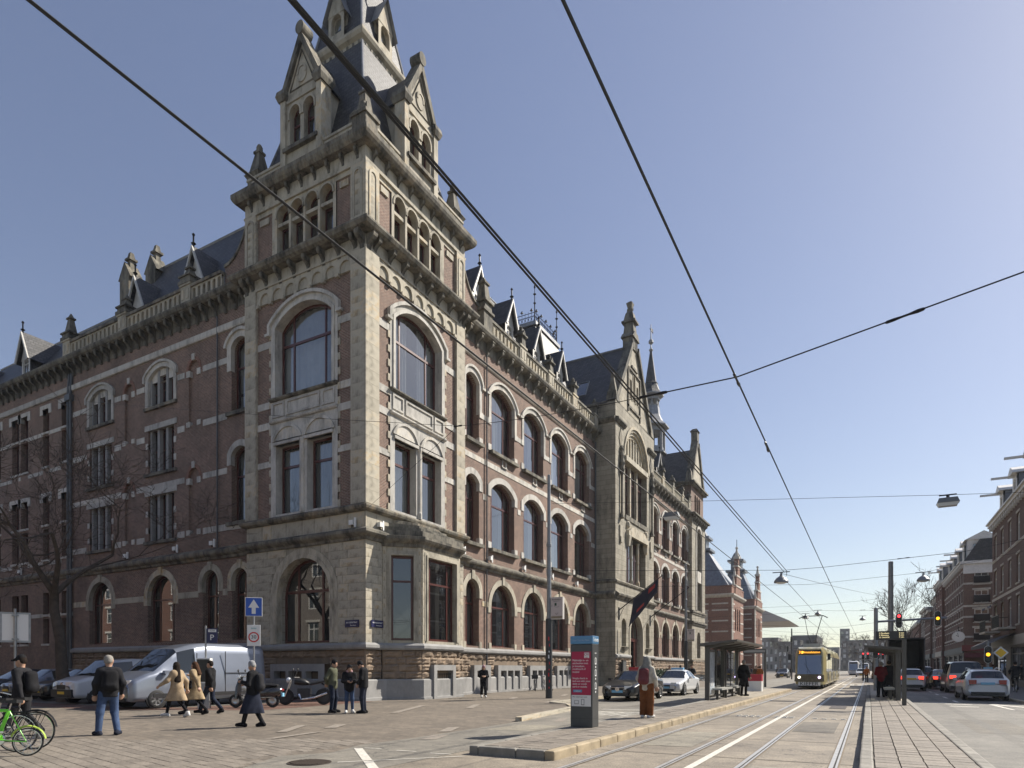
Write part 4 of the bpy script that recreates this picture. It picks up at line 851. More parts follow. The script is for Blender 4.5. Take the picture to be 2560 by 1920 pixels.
# ---- the wing beyond, its end pavilion
W2 = [(45.3 - 4.35 + .0, 44.0)] + [(45.25 + i * 4.35, 48.3 + i * 4.35) for i in range(4)]
street_wing(FR, 40.3, 62.0, W2)
moulding(FR, 'granite_base', 40.3, 62, [(0, -.3), (.22, -.3), (.2, .9), (.14, .98), (0, .98)], GRANITE, None, .3)
g = G(); wall(g, 40.3, 62, .9, 2.45, [], .36, 0); w1 = FR(g, 'plinth', RUSTIC); courses(FR, w1, 40.3, 62, .99, 2.39, .35, .8, .33, .7, RUSTIC, (), ROCKS)
balustrade(FR, 40.3, 62, .05, [44.5, 48.9, 53.2, 57.6, 61.0]); roof_slope(FR, 40, 63, .9, 22.2, 5.25, 30.1)
for c in (47.0, 51.3, 55.7): slate_dormer(FR, c, 2.55, 24.6)
def end_pavilion():
    F = FR; y0 = -.2; u0, u1 = 61.8, 69.4; c = 65.6
    w2 = (64.2, 67.0, 9.3, 19.2, 1.2); g0 = (64.6, 66.6, 2.9, 5.4, 1.0); w3 = [(64.0 + i * 1.15, 64.95 + i * 1.15, 22.6, 24.4, .4) for i in range(3)]
    g = G(); wall(g, u0, u1, 2.6, 22, [w2, g0], y0, .5); F(g, 'wall', STONE_J)
    g = G(); wall(g, u0 + .3, u1 - .3, 22, 26, w3, y0 + .2, .4); F(g, 'wall', BRICK)
    for yy, uu in ((u0, 0), (u1, 0)):
        F(G().add([(yy, y0, 0), (yy, 6, 0), (yy, 6, 22), (yy, y0, 22)], [(0, 1, 2, 3)]), 'wall', STONE_J)
    for uu in (u0 + .3, u1 - .3): F(G().add([(uu, y0 + .2, 22), (uu, 6, 22), (uu, 6, 26), (uu, y0 + .2, 26)], [(0, 1, 2, 3)]), 'wall', BRICK)
    g = G(); wall(g, u0, u1, -.2, 2.7, [], y0 - .1, 0); w1 = F(g, 'plinth', RUSTIC); courses(F, w1, u0, u1, .9, 2.6, .42, .9, y0 - .12, .7, RUSTIC, (), ROCKS)
    for o, cu in ((w2, 0), (g0, 0)): window(HOT, F, o, y0 + .4, (.3, .7), (.33, .5, .8), .1, .1)
    for o in w3: window(HOT, F, o, y0 + .5, (), (.6,), .08, .06)
    F(G().box(w2[0], w2[1], y0 - .05, y0 + .45, 13.1, 14.6), 'panel', TRIM)
    g = G(); ring(g, w2, grow(w2, .35, 0), y0 - .1, y0 + .1); F(g, 'window_surround', TRIM)
    for z, o_ in ((7.5, .3), (8.9, .2), (21.6, .6), (25.8, .4), (2.4, .2)): F(G().box(u0 - o_, u1 + o_, y0 - o_, 3, z, z + .22).box(u0 - o_ * .5, u1 + o_ * .5, y0 - o_ * .5, 3, z - .25, z), 'cornice', STONE_D)
    for i in range(8): F.put(CORB, 'corbel', STONE_D, HOT, u0 + .5 + i * .94, y0, 20.6)
    F(G().prism([(u0 + .2, 26), (u1 - .2, 26), (c + .5, 31.6), (c - .5, 31.6)], y0 + .2, y0 + .7), 'gable', STONE)
    for s in (-1, 1): F(G().prism([(c + s * 3.9, 25.9), (c + s * 3.3, 25.9), (c + s * .4, 31.6), (c + s * .6, 32.2)], y0, y0 + .9), 'gable_coping', STONE_D); F(G().frus(c + s * 3.6, y0 + .4, 25.9, 27.2, .35, .4, .3, .3).frus(c + s * 3.6, y0 + .4, 27.2, 27.9, .3, .3, .03, .03), 'pinnacle', STONE_D)
    F(G().box(c - .55, c + .55, y0 + .1, y0 + .9, 31.5, 33.6).frus(c, y0 + .5, 33.6, 34.0, .7, .55, .3, .3), 'chimney_gable', STONE_D)
    F(G().add([(u0 - .1, y0 + .6, 25.9), (c, y0 + .6, 31.3), (c, 9, 31.3), (u0 - .1, 9, 25.9), (u1 + .1, y0 + .6, 25.9), (u1 + .1, 9, 25.9)], [(0, 1, 2, 3), (1, 4, 5, 2)]), 'roof', SLATE)
    for a in (64.2, 67.0): F(G().tube([(a, y0 - .05, 9.2), (a, y0 - .05, 20.4)], .12, 6), 'colonnette', STONE)
end_pavilion()
# ---- steep roof with iron cresting, and the ridge turret
cr = (-5.65 - 2.3, 30.6); rf = G().frus(cr[0], cr[1], 24.0, 32.2, 5.2, 5.4, 2.3, 2.35).obj('roof', SLATE, HOT)
G().frus(cr[0], cr[1], 32.1, 32.4, 2.5, 2.55).obj('roof_cornice', LEAD, rf)
def cresting():
    g = G(); a, b = 2.25, 2.3; X, Y = cr; c4 = [(X - a, Y - b), (X + a, Y - b), (X + a, Y + b), (X - a, Y + b)]
    for i in range(4):
        p, q = Vector(c4[i]), Vector(c4[(i + 1) % 4])
        for z in (32.55, 33.0, 33.3): g.tube([(*p, z), (*q, z)], .03, 4)
        for k in range(15):
            m = p.lerp(q, k / 14); g.tube([(*m, 32.4), (*m, 33.45)], .018, 4)
            if k < 14:
                m2 = p.lerp(q, (k + .5) / 14); pts = [(m2.x + (q - p).normalized().x * .13 * math.cos(t), m2.y + (q - p).normalized().y * .13 * math.cos(t), 32.78 + .17 * math.sin(t)) for t in [j * math.pi / 4 for j in range(9)]]; g.tube(pts, .018, 4)
            if k % 3 == 1: g.box(m.x - .1, m.x + .1, m.y - .1, m.y + .1, 33.5, 33.56); g.ball((*m, 33.65), .07, n=5, m=4)
    g.obj('iron_cresting', IRON, rf)
    for i in range(4): G().lathe(*c4[i], [(.06, 32.4), (.05, 34.0), (.14, 34.1), (.04, 34.2), (.04, 34.8), (.16, 34.9), (.03, 35.0), (.03, 35.4), (.1, 35.5), (.01, 35.9)], 6).obj('finial', IRON, rf)
cresting()
TUR = (-25.5, 84.0); tx, ty = TUR[0] - XR, TUR[1] - YL
def turret():
    k = 8; r0 = math.pi / 8; TGREY = plain('turret_grey', (.3, .3, .3), .5, 0, .25, 3)
    t = G().lathe(tx, ty, [(1.9, 24), (1.9, 28.9), (1.75, 30)], k, r0).obj('turret', SLATE, HOT)
    G().lathe(tx, ty, [(2.1, 30), (2.1, 30.3), (1.8, 30.4)], k, r0).obj('turret_cornice', TGREY, t)
    for i in range(8):
        a = r0 + i * math.pi / 4; G().tube([(tx + 1.7 * math.cos(a), ty + 1.7 * math.sin(a), 30.3), (tx + 1.7 * math.cos(a), ty + 1.7 * math.sin(a), 34.2)], .2, 6).obj('turret_post', TGREY, t)
    G().lathe(tx, ty, [(.5, 30.3), (.5, 34)], 8).obj('turret_core', DARKIN, t)
    G().lathe(tx, ty, [(1.75, 30.3), (1.75, 31.1), (1.6, 31.1)], k, r0).obj('turret_parapet', LEAD, t)
    G().lathe(tx, ty, [(1.9, 33.6), (1.9, 34.2), (2.4, 34.4), (2.4, 34.6)], k, r0).obj('turret_cornice', TGREY, t)
    G().lathe(tx, ty, [(2.4, 34.6), (1.7, 35.4), (1.25, 36.6), (1.1, 38.0)], k, r0).obj('turret_roof', LEAD, t)
    for i in range(8):
        a = r0 + i * math.pi / 4; G().tube([(tx + .95 * math.cos(a), ty + .95 * math.sin(a), 38.0), (tx + .95 * math.cos(a), ty + .95 * math.sin(a), 39.2)], .12, 5).obj('turret_post', TGREY, t)
    G().lathe(tx, ty, [(1.1, 38.0), (1.15, 38.2), (.4, 38.2), (.4, 39.2)], k, r0).obj('turret_core', LEAD, t)
    G().lathe(tx, ty, [(1.2, 39.1), (1.2, 39.5), (1.7, 39.8), (1.7, 40.0)], k, r0).obj('turret_cornice', TGREY, t)
    G().lathe(tx, ty, [(1.7, 40.0), (1.2, 40.7), (.9, 41.8), (.95, 42.0), (.75, 42.2), (.14, 47.5)], k, r0).obj('turret_spire', SLATE, t)
    G().lathe(tx, ty, [(.14, 47.4), (.3, 47.7), (.1, 48.0), (.08, 48.6), (.34, 48.9), (.34, 49.2), (.08, 49.6), (.05, 52.0)], 8).obj('turret_finial', LEAD, t)
    G().box(tx - .05, tx + .05, ty - .5, ty + .9, 51.0, 51.06).add([(tx, ty + .2, 51.0), (tx, ty + 1.0, 50.9), (tx, ty + 1.0, 51.7), (tx, ty + .2, 51.5)], [(0, 1, 2, 3)]).obj('weather_vane', IRON, t)
    for o in [t] + list(t.children):
        for v in o.data.vertices: v.co.z = v.co.z if v.co.z < 30 else 30 + (v.co.z - 30) * .8
turret()
# rear mass closing the block
G().box(-45, -5.3, 5.3, 20, 0, 22).obj('rear_block', BRICK2, HOT); G().box(-26, -5.3, 20, 68, 0, 22).obj('rear_block', BRICK2, HOT)

# ================================================================ GROUND
def asphalt(name, c, spk=.5, rough=.7):
    m, t, b = _new(name); co = N(t, 'TexCoord')
    f1 = ramp(t, noise(t, co, 34, 3, .85), .36, .64); f2 = ramp(t, noise(t, co, .35, 6, .6), .3, .7); f3 = ramp(t, noise(t, co, 3, 5, .7), .35, .7)
    col = mixc(t, f1, tuple(x * (1 - spk * .6) for x in c), tuple(x * (1 + spk) for x in c))
    col = mixc(t, .6, col, mixc(t, f2, (.22, .21, .2), (.72, .69, .63)), 'OVERLAY'); col = mixc(t, .35, col, mixc(t, f3, (.2, .2, .2), (.8, .78, .72)), 'OVERLAY')
    mp = N(t, 'Mapping'); mp.inputs['Scale'].default_value = (.5, .12, 1); t.links.new(co.outputs['Object'], mp.inputs[0])
    vo = N(t, 'TexVoronoi', feature='DISTANCE_TO_EDGE', i_Scale=1.0); 
    nv = N(t, 'VectorMath', operation='ADD'); t.links.new(mp.outputs[0], nv.inputs[0]); ns = N(t, 'TexNoise', i_Scale=2.0, i_Detail=4); t.links.new(co.outputs['Object'], ns.inputs['Vector'])
    sc_ = N(t, 'VectorMath', operation='SCALE'); t.links.new(ns.outputs['Color'], sc_.inputs[0]); sc_.inputs['Scale'].default_value = .35; t.links.new(sc_.outputs[0], nv.inputs[1]); t.links.new(nv.outputs[0], vo.inputs['Vector'])
    ck = ramp(t, vo.outputs[0], .0, .006); col = mixc(t, ck, tuple(x * .45 for x in c), col)
    t.links.new(col, b.inputs['Base Color']); b.inputs['Roughness'].default_value = rough; b.inputs['Specular IOR Level'].default_value = .35
    bumpn(t, b, noise(t, co, 120, 3, .7), .5, .01); return m
ASPH = asphalt('asphalt_light', (.225, .2, .168), .6); ASPH2 = asphalt('asphalt_grey', (.15, .145, .135), .35); ASPH3 = asphalt('asphalt_side', (.21, .2, .18), .3)
PAVE = brick('paver_brown', (.24, .205, .165), (.17, .148, .122), (.085, .075, .062), bw=.42, rh=.21, ms=.006, flat=True, rot=R(12), dirt=.35, bump=.35, rough=.75, dscale=.35)
PAVE_R = brick('paver_red', (.2, .115, .085), (.16, .09, .07), (.07, .06, .055), bw=.2, rh=.1, ms=.006, flat=True, rot=R(12), dirt=.3, bump=.3, rough=.8)
SLAB = plain('concrete_slab', (.40, .35, .27), .75, 0, .28, 7, .4, rvar=.22)
SLAB2 = plain('concrete_paver', (.225, .195, .16), .75, 0, .3, 5, .4, rvar=.2)
JOINT = plain('joint_sand', (.12, .105, .085), .95, 0, .3, 8)
KERB = plain('kerb_stone', (.235, .22, .19), .8, 0, .3, 5, .4, rvar=.15); KERB_Y = plain('kerb_yellowish', (.36, .29, .19), .8, 0, .35, 3, .5, rvar=.15)
PAINT = plain('road_paint', (.62, .59, .52), .7, 0, .3, 14, .3)
SUN_PATCH = plain('painted_sun_reflection', (.275, .24, .2), .75, 0, .35, 9, .3)  # pale colour standing in for sunlight thrown back by windows
RAIL = plain('rail_steel', (.5, .49, .47), .42, .45, .3, 8); GROOVE = plain('rail_groove', (.02, .018, .016), .9); RJOIN = plain('rail_joint_tan', (.17, .13, .085), .8, 0, .4, 6); RUST = plain('rusty_iron', (.06, .045, .035), .6, .3, .3, 20, .3)
def sheet(name, pts, z, mat, k='structure', parent=None):
    o = G().add([(x, y, z) for x, y in pts], [tuple(range(len(pts)))]).obj(name, mat, parent)
    if k: kind(o, k)
    return o
kind(G().box(-1500, 1500, -300, 2500, -.6, -.02).obj('ground', plain('ground_base', (.12, .115, .105), .9, 0, .2, .5)), 'structure')
road = sheet('road', [(-6.4, -20), (6, -20), (6, 900), (-6.4, 900)], 0, ASPH)
sheet('side_road', [(-7.4, -20), (-6.4, -20), (-6.4, 900), (-11.6, 900), (-11.6, 40), (-11.4, 24), (-9.6, 22), (-8.6, 16), (-8.56, 11), (-8.7, 9.5), (-8.35, 8.4), (-8.8, 7.6), (-8.2, 6.4), (-7.4, 5)], .004, ASPH3)
sheet('car_lane', [(1.6, -20), (6.0, -20), (6.0, 900), (1.6, 900)], .004, ASPH2)
pave = sheet('pavement', [(-90, -30), (-7.4, -30), (-7.4, 5), (-8.2, 6.4), (-8.8, 7.6), (-8.35, 8.4), (-8.7, 9.5), (-8.56, 11), (-8.6, 16), (-9.6, 22), (-11.4, 24), (-11.6, 40), (-11.6, 900), (-20, 900), (-20, 120), (-90, 22.2)], -.004, PAVE)
sheet('parking_strip', [(-90, 12.9), (-24.6, 12.9), (-19, 15.6), (-19.6, 22.3), (-90, 22.3)], .002, PAVE_R)
sheet('parking_asphalt', [(-90, 14.3), (-26, 14.3), (-23, 15.2), (-22.2, 20.6), (-90, 20.6)], .006, ASPH2)
# tiles of the brown pavement nearest the camera, laid one by one
TILE = G().frus(0, 0, 0, .022, .5, .5, .485, .485).mesh('tile')
tiles = []
ca, sa = math.cos(R(-12)), math.sin(R(-12)); crr, srr = math.cos(R(YAW)), math.sin(R(YAW))
for j in range(-30, 70):
    for i in range(-60, 20):
        a, b = i * .42 + (j % 2) * .21, j * .21; x, y = -10 + a * ca - b * sa, 6 + a * sa + b * ca
        u, d = x * crr + y * srr, -x * srr + y * crr
        if d < 5 or abs(u / d) > .84 or 1.5 / d * 1600 > 275: continue
        lim = -8.95 if y > 7 else -8.0 - (7 - y) * -.35 - .5
        if x > lim or x < -16: continue
        tiles.append((d, x, y))
tiles.sort()
for d, x, y in tiles[:300]:
    o = mobj('tile', TILE, SLAB2, pave, (x, y, -.019 + rnd.uniform(-.003, .002)), (rnd.uniform(-.012, .012), rnd.uniform(-.008, .008), R(-12) + rnd.uniform(-.008, .008))); o.scale = (.413, .203, 1)
# raised corner of pavement beside the lane
wd = G().add([(-8.62, 16.1, .11), (-9.25, 21.6, .11), (-11.4, 24, .11), (-12.2, 24, .0), (-11.2, 16.6, -.003), (-9.3, 16.9, .0)], [(0, 1, 2, 3, 4, 5)]).obj('pavement', PAVE); kind(wd, 'structure')
kp = [(-8.55, 15.9), (-8.78, 17.6), (-9.0, 19.4), (-9.25, 21.4), (-10.2, 23.0), (-11.4, 24.0), (-11.5, 27), (-11.55, 30), (-11.6, 36), (-11.6, 44)]
for a, b in zip(kp, kp[1:]):
    v = Vector(b) - Vector(a); n = max(1, int(v.length / 1.0)); ang = math.atan2(v.y, v.x)
    for i in range(n):
        c = Vector(a) + v * (i + .5) / n; o = mobj('kerb_stone', BOX1, KERB, wd, (c.x, c.y - .0, .06), ang); o.scale = (v.length / n - .012, .2, .13)
# road markings, and light patches painted on the ground
mk = sheet('marking_or_light_patch', [(-2.42, 4), (-2.30, 4), (-2.38, 120), (-2.5, 120)], .009, PAINT, 'structure')
def mark(pts, mat=None): return sheet('marking_or_light_patch', pts, .010, mat or PAINT, 'structure')
mark([(-8.42, 9.02), (-8.28, 9.1), (-6.3, 7.3), (-6.42, 7.2)])
mark([(-7.4, 7.56), (-6.0, 9.14), (-6.0, 9.08), (-7.36, 7.52)])
for a, b in ((-8.28, -7.9), (-7.5, -7.1), (-6.75, -6.33)): mark([(a, 9.12), (b, 9.17), (b, 9.22), (a, 9.17)])
for a, b in (((-8.5, 21.9), (-6.4, 22.3)), ((-8.2, 20.7), (-6.3, 20.8))): mark([a, b, (b[0], b[1] + .16), (a[0], a[1] + .16)])
for i in range(6): x = -8.1 + i * .34; mark([(x - .16, 19.2), (x - .04, 19.2), (x + .25, 20.7), (x + .13, 20.7)])
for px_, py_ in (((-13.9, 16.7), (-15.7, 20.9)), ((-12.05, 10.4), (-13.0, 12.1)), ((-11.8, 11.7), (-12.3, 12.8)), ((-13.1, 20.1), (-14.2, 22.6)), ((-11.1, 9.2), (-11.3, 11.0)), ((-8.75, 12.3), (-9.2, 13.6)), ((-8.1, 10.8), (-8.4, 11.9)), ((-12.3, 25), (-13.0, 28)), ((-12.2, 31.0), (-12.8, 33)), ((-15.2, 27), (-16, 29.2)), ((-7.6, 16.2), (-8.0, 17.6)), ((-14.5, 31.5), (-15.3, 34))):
    w_ = .08 + .07 * rnd.random(); mark([(px_[0] - w_, px_[1]), (px_[0] + w_, px_[1] + .2), (py_[0] + w_, py_[1]), (py_[0] - w_, py_[1] - .2)], SUN_PATCH)  # smears of sunlight reflected from windows, painted as pale sheets
for x in (-3.6, -3.4, -3.2, -3.0, -2.45, -2.25, -2.05, -1.4, -1.15, -.9, -.65):
    for dy in ((0, .35) if x < -2 else (0,)): G().frus(x, 21.0 + dy + .02 * (x * 7 % 3), 0, .02, .07, .05, .06, .04).obj('tram_stud', PAINT, road)
for x, yy in ((2.0, 33.5), (2.75, 32.2), (2.75, 30.4)): mark([(x, yy), (x + .9, yy - .3), (x + 1.0, yy), (x + .1, yy + .3)])
mark([(4.3, 32.6), (5.4, 30.2), (5.6, 30.4), (4.5, 33)]); mark([(4.3, 32.6), (4.5, 28.8), (4.6, 28.8), (4.5, 32.4)])
for i in range(8): y = 34 + i * 4.5; mark([(3.35, y), (3.47, y), (3.47, y + 1.8), (3.35, y + 1.8)])
for i in range(7): x = -3.9 + i * .6; mark([(x, 63.5), (x + .35, 63.5), (x + .35, 67), (x, 67)]); 
# tram rails, flush with the road
def rail(x):
    o = kind(G().box(x - .03, x + .03, 2, 260, -.05, .012).obj('rail', RAIL), 'structure')
    for a, b, m, z in ((.03, .055, GROOVE, .0095), (.055, .086, RAIL, .011), (-.05, -.03, RJOIN, .0075), (.086, .11, RJOIN, .0075)):
        G().add([(x + a, 2, z), (x + b, 2, z), (x + b, 260, z), (x + a, 260, z)], [(0, 1, 2, 3)]).obj({GROOVE: 'rail_groove', RAIL: 'rail_lip'}.get(m, 'rail_joint'), m, o)
for x in (-4.05, -2.78, -1.74, -.5): rail(x)
for y in (26.5, 44): G().box(-1.3, -.75, y, y + 2.4, 0, .012).obj('drain_grate', RUST, road)
# seams and repairs in the tram bed
for i in range(16):
    y = 8.2 + i * 3.05 + .2 * math.sin(i * 5); sheet('road_joint', [(-4.3, y), (-.2, y + .12), (-.2, y + .15), (-4.3, y + .03)], .0062, GROOVE, 'structure')
PATCH = asphalt('asphalt_patch', (.13, .12, .105), .4); PATCH2 = asphalt('asphalt_patch_pale', (.25, .235, .2), .4)
for pts, m_ in (([(-3.9, 12.2), (-2.95, 12.3), (-2.95, 15.4), (-3.95, 15.2)], PATCH2), ([(-1.6, 16.5), (-.7, 16.5), (-.7, 19.8), (-1.6, 19.6)], PATCH), ([(2.2, 18), (3.4, 18.1), (3.4, 23), (2.2, 22.8)], PATCH), ([(-8.2, 13.4), (-6.9, 13.6), (-6.8, 15.2), (-8.1, 15.0)], PATCH2), ([(-8.3, 24), (-7.0, 24.1), (-7.0, 27.5), (-8.2, 27.2)], PATCH), ([(-1.6, 9.2), (-.75, 9.2), (-.75, 10.4), (-1.6, 10.4)], PATCH2), ([(4.0, 13), (5.2, 13), (5.2, 16), (4.0, 16)], PATCH2)): sheet('road_patch', pts, .0055, m_, 'structure')
for x, w_ in ((2.5, .25), (4.4, .28)): sheet('tyre_track', [(x, 5), (x + w_, 5), (x + w_ + .15, 60), (x + .15, 60)], .0058, asphalt('tyre_dark_%d' % int(x), (.125, .12, .112), .3), 'structure')
# manhole
mh = tag(G().lathe(-7.75, 7.3, [(.34, 0), (.34, .014), (.30, .014), (.30, .018)], 28).obj('manhole_cover', RUST), 'round cast iron manhole cover set in the asphalt foreground', 'manhole')
for i in range(-7, 8):
    h = math.sqrt(max(0, .09 - (i * .04) ** 2)) * .95
    if h > .03: G().box(-7.75 + i * .04 - .012, -7.75 + i * .04 + .012, 7.3 - h, 7.3 + h, .018, .024).obj('cover_rib', RUST, mh)

# ---- tram platforms
def platform(name, x0, x1, y0, y1, h, near, kl, kr, slab, rowlen=.3):
    o = kind(G().box(x0 + .1, x1 - .1, y0 + .1, y1, -.05, h - .025).obj(name, JOINT), 'structure')
    def kerbrow(x, mat, wdt):
        y = y0
        while y < y1 - .1:
            L = rnd.uniform(.9, 1.15) if y < y0 + 40 else 4; L = min(L, y1 - y)
            k = mobj('kerb_stone', G().box(-wdt / 2, wdt / 2, 0, L - .012, -.05, h).mesh('kerb_stone'), mat, o, (x + rnd.uniform(-.004, .004), y, 0)); bevel(k, .025, 2); y += L
    kerbrow(x0 + .09, kl, .18); kerbrow(x1 - .09, kr, .18)
    for i in range(int((x1 - x0 - .36) / .75) + 1):
        a = x0 + .18 + i * .75; b = min(a + .738, x1 - .18)
        if b - a > .1: bevel(mobj('kerb_stone', G().box(a, b, y0, y0 + .18, -.05, h - .002).mesh('kerb_stone'), KERB, o), .025, 2)
    nx = max(1, round((x1 - x0 - .38) / .3)); wx = (x1 - x0 - .38) / nx; cells = []
    y = y0 + .19
    while y < y1: cells.append(y); y += rowlen
    count = 0; g = G()
    for y in cells:
        off = rnd.uniform(-.004, .004)
        for i in range(nx):
            x = x0 + .19 + (i + .5) * wx
            if y > near and count < 290:
                s = mobj('slab', TILE, slab, o, (x + off, y + rowlen / 2, h - .024 + rnd.uniform(-.003, .002)), (rnd.uniform(-.01, .01), rnd.uniform(-.008, .008), rnd.uniform(-.006, .006))); s.scale = (wx - .008, rowlen - .008, 1); count += 1
            else: g.frus(x, y + rowlen / 2, h - .024, h - .002, wx / 2 - .004, rowlen / 2 - .004)
    kind(g.obj('slabs', slab, o), 'stuff'); return o
PL = platform('tram_platform', -6.1, -4.46, 9.4, 46, .155, 9, KERB, KERB_Y, SLAB)
PR = platform('tram_platform', -.12, 1.52, 2, 60, .155, 9.5, KERB, KERB, SLAB)
# pavement on the far side of the street
sp = sheet('pavement', [(5.9, -20), (60, -20), (60, 900), (5.9, 900)], .12, plain('grey_paving', (.13, .12, .11), .85, 0, .25, 3, .3), 'structure')
for i in range(70): o = mobj('kerb_stone', BOX1, KERB, sp, (5.82, 10.5 + i * 1.5, .06), R(90)); o.scale = (1.488, .18, .13)
sp2 = sheet('pavement', [(-11.5, 44), (-11.5, 900), (-60, 900), (-60, 44)], .0, PAVE, 'structure')

# ================================================================ OTHER BUILDINGS
BAND = plain('pale_stone_band', (.55, .52, .46), .8, 0, .25, 3); GREYSL = plain('grey_zinc', (.16, .175, .2), .45, .2, .3, 2)
HB = [brick('house_brick_%d' % i, c, tuple(x * .8 for x in c), (.2, .17, .15), dirt=.35, bump=.15) for i, c in enumerate([(.18, .105, .08), (.215, .125, .09), (.25, .12, .085), (.13, .115, .105), (.3, .27, .24)])]
def house(name, label, X, y0, y1, h, storeys, cols, mat, facing=-1, depth=10, frame=WHITE, shop=True, south=0, group=None, roofh=2.6, arch=0, bands=(), beams=0, lowdetail=False, flat=False, dormers=0):
    """a terraced house whose front stands at X and faces the street; south gives the columns of windows on its near side wall"""
    H = thing(name, label, 'house', (X, y0, 0), 0, group); L = y1 - y0
    F = Face(H, R(-90) if facing < 0 else R(90), 1, (0, L) if facing < 0 else (0, 0))
    zs = 4.2 if shop else .6; sh = (h - .9 - zs) / storeys; ops = []
    for s in range(storeys):
        for c in range(cols):
            cw = L / cols; m = (c + .5) * cw; ww = min(1.25, cw * .5); ops.append((m - ww / 2, m + ww / 2, zs + s * sh + .75, zs + s * sh + .75 + sh * .62, arch))
    g = G(); wall(g, 0, L, zs - .1, h, ops, 0, .16); F(g, 'wall', mat)
    for o in ops:
        w = window(H, F, o, .1, (.5,) if not lowdetail else (), (.66,), .13, .09, frame, panes=False, curtain=rnd.choice((2, 2, .3, 0)))
        F(G().box(o[0] - .12, o[1] + .12, -.08, .12, o[2] - .12, o[2]), 'window_sill', BAND)
        if not lowdetail: F(G().box(o[0] - .1, o[1] + .1, -.03, .1, o[3] + arch, o[3] + arch + .16), 'lintel', BAND)
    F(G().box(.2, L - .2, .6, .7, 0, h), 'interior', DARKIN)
    s_ = -1 if facing < 0 else 1; xx = (0, depth) if facing < 0 else (-depth, 0)
    Fs = Face(H, 0, 1, (0, 0)); so = []
    if south:
        for s in range(storeys):
            for c in range(south): m = (c + .5) * 7 / south; so.append((m - .7, m + .7, zs + s * sh + .6, zs + s * sh + .6 + sh * .68, 0))
    g = G(); wall(g, xx[0], xx[1], 0, h, so, 0, .16); Fs(g, 'side_wall', mat)
    for o in so:
        window(H, Fs, o, .1, (.5,), (.6,), .1, .07, frame, panes=False); Fs(G().box(o[0] - .2, o[1] + .2, -.06, .1, o[3], o[3] + .22), 'lintel', BAND)
        Fs(G().box(o[0] - .1, o[1] + .1, -.35, -.3, o[2] + .1, o[2] + .9), 'balcony_rail', IRON); Fs(G().box(o[0] - .15, o[1] + .15, -.4, 0, o[2] - .12, o[2] - .04), 'balcony_floor', BAND)
    if south: Fs(G().box(.3, 7, .6, .7, 0, h), 'interior', DARKIN)
    G().add([(xx[0], L, 0), (xx[1], L, 0), (xx[1], L, h), (xx[0], L, h)], [(0, 1, 2, 3)]).obj('side_wall', mat, H)
    for z in bands:
        F(G().box(0, L, -.03, .05, z, z + .22), 'stone_band', BAND)
        if south: Fs(G().box(xx[0], xx[1], -.03, .05, z, z + .22), 'stone_band', BAND)
    F(G().box(-.1, L + .1, -.35, .1, h - .15, h + .1).box(-.1, L + .1, -.5, .1, h + .1, h + .22), 'cornice', frame)
    if south: Fs(G().box(xx[0], xx[1], -.35, .1, h - .15, h + .2), 'cornice', frame)
    n = int(L / .9)
    if not lowdetail:
        for i in range(n): F(G().box((i + .4) * L / n, (i + .6) * L / n, -.3, .05, h - .5, h - .15), 'bracket', frame)
    if flat: G().box(xx[0], xx[1], 0, L, h, h + .25).obj('roof', GREYSL, H)
    else:
        a, b = (0, depth) if facing < 0 else (0, -depth)
        rp = [(a, h + .2), (a + (b - a) * .16, h + .2 + roofh), (a + (b - a) * .84, h + .2 + roofh), (b, h + .2)]
        G().prism(rp, .01, L - .01, 'xz').obj('roof', SLATE, H)
    for k in range(dormers):
        m = (k + .5) * L / dormers; o = (m - .5, m + .5, h + .7, h + 2.1, 0)
        g = G(); wall(g, m - .85, m + .85, h + .25, h + 2.5, [o], .25, .12); d = F(g, 'dormer', frame); F(G().box(m - .85, m + .85, .4, 2.4, h + .25, h + 2.45), 'dormer_cheek', GREYSL, d)
        g = G(); ring(g, o, grow(o, -.08), .3, .36, True); g.box(m - .03, m + .03, .3, .36, o[2], o[3]); F(g, 'window', frame, d); F(G().add([(o[0], .34, o[2]), (o[1], .34, o[2]), (o[1], .34, o[3]), (o[0], .34, o[3])], [(0, 1, 2, 3)]), 'pane', GLASS, d)
        F(G().prism([(m - 1.05, h + 2.45), (m + 1.05, h + 2.45), (m + .9, h + 2.7), (m, h + 3.1), (m - .9, h + 2.7)], -.05, 2.4), 'dormer_roof', frame, d)
        if k < beams: F(G().box(m - .07, m + .07, -1.3, .3, h + 2.25, h + 2.42), 'hoist_beam', frame, d)
    if shop:
        so = [((i + .12) * L / max(1, cols // 2), (i + .88) * L / max(1, cols // 2), .5, 3.2, 0) for i in range(max(1, cols // 2))]
        g = G(); wall(g, 0, L, 0, zs - .05, so, 0, .2); F(g, 'shop_wall', plain(name + '_shop', rnd.choice([(.05, .05, .055), (.16, .15, .14), (.09, .03, .03)]), .5, 0, .2))
        for o in so: window(H, F, o, .12, (.33, .67), (.8,), .08, .06, DGREY, panes=False)
        F(G().box(0, L, -.12, .1, 3.35, zs - .1), 'shop_sign_board', plain(name + '_sign', rnd.choice([(.4, .38, .34), (.07, .02, .02), (.03, .05, .07)]), .5, 0, .1))
    return H, F, Fs
hA, fA, sA = house('brick_house', 'nearest dark brown brick house at the right edge with white eaves and hoist beams', 10, 50, 73.5, 14.6, 3, 7, HB[0], arch=.25, dormers=4, beams=3, bands=(7.6, 11.1))
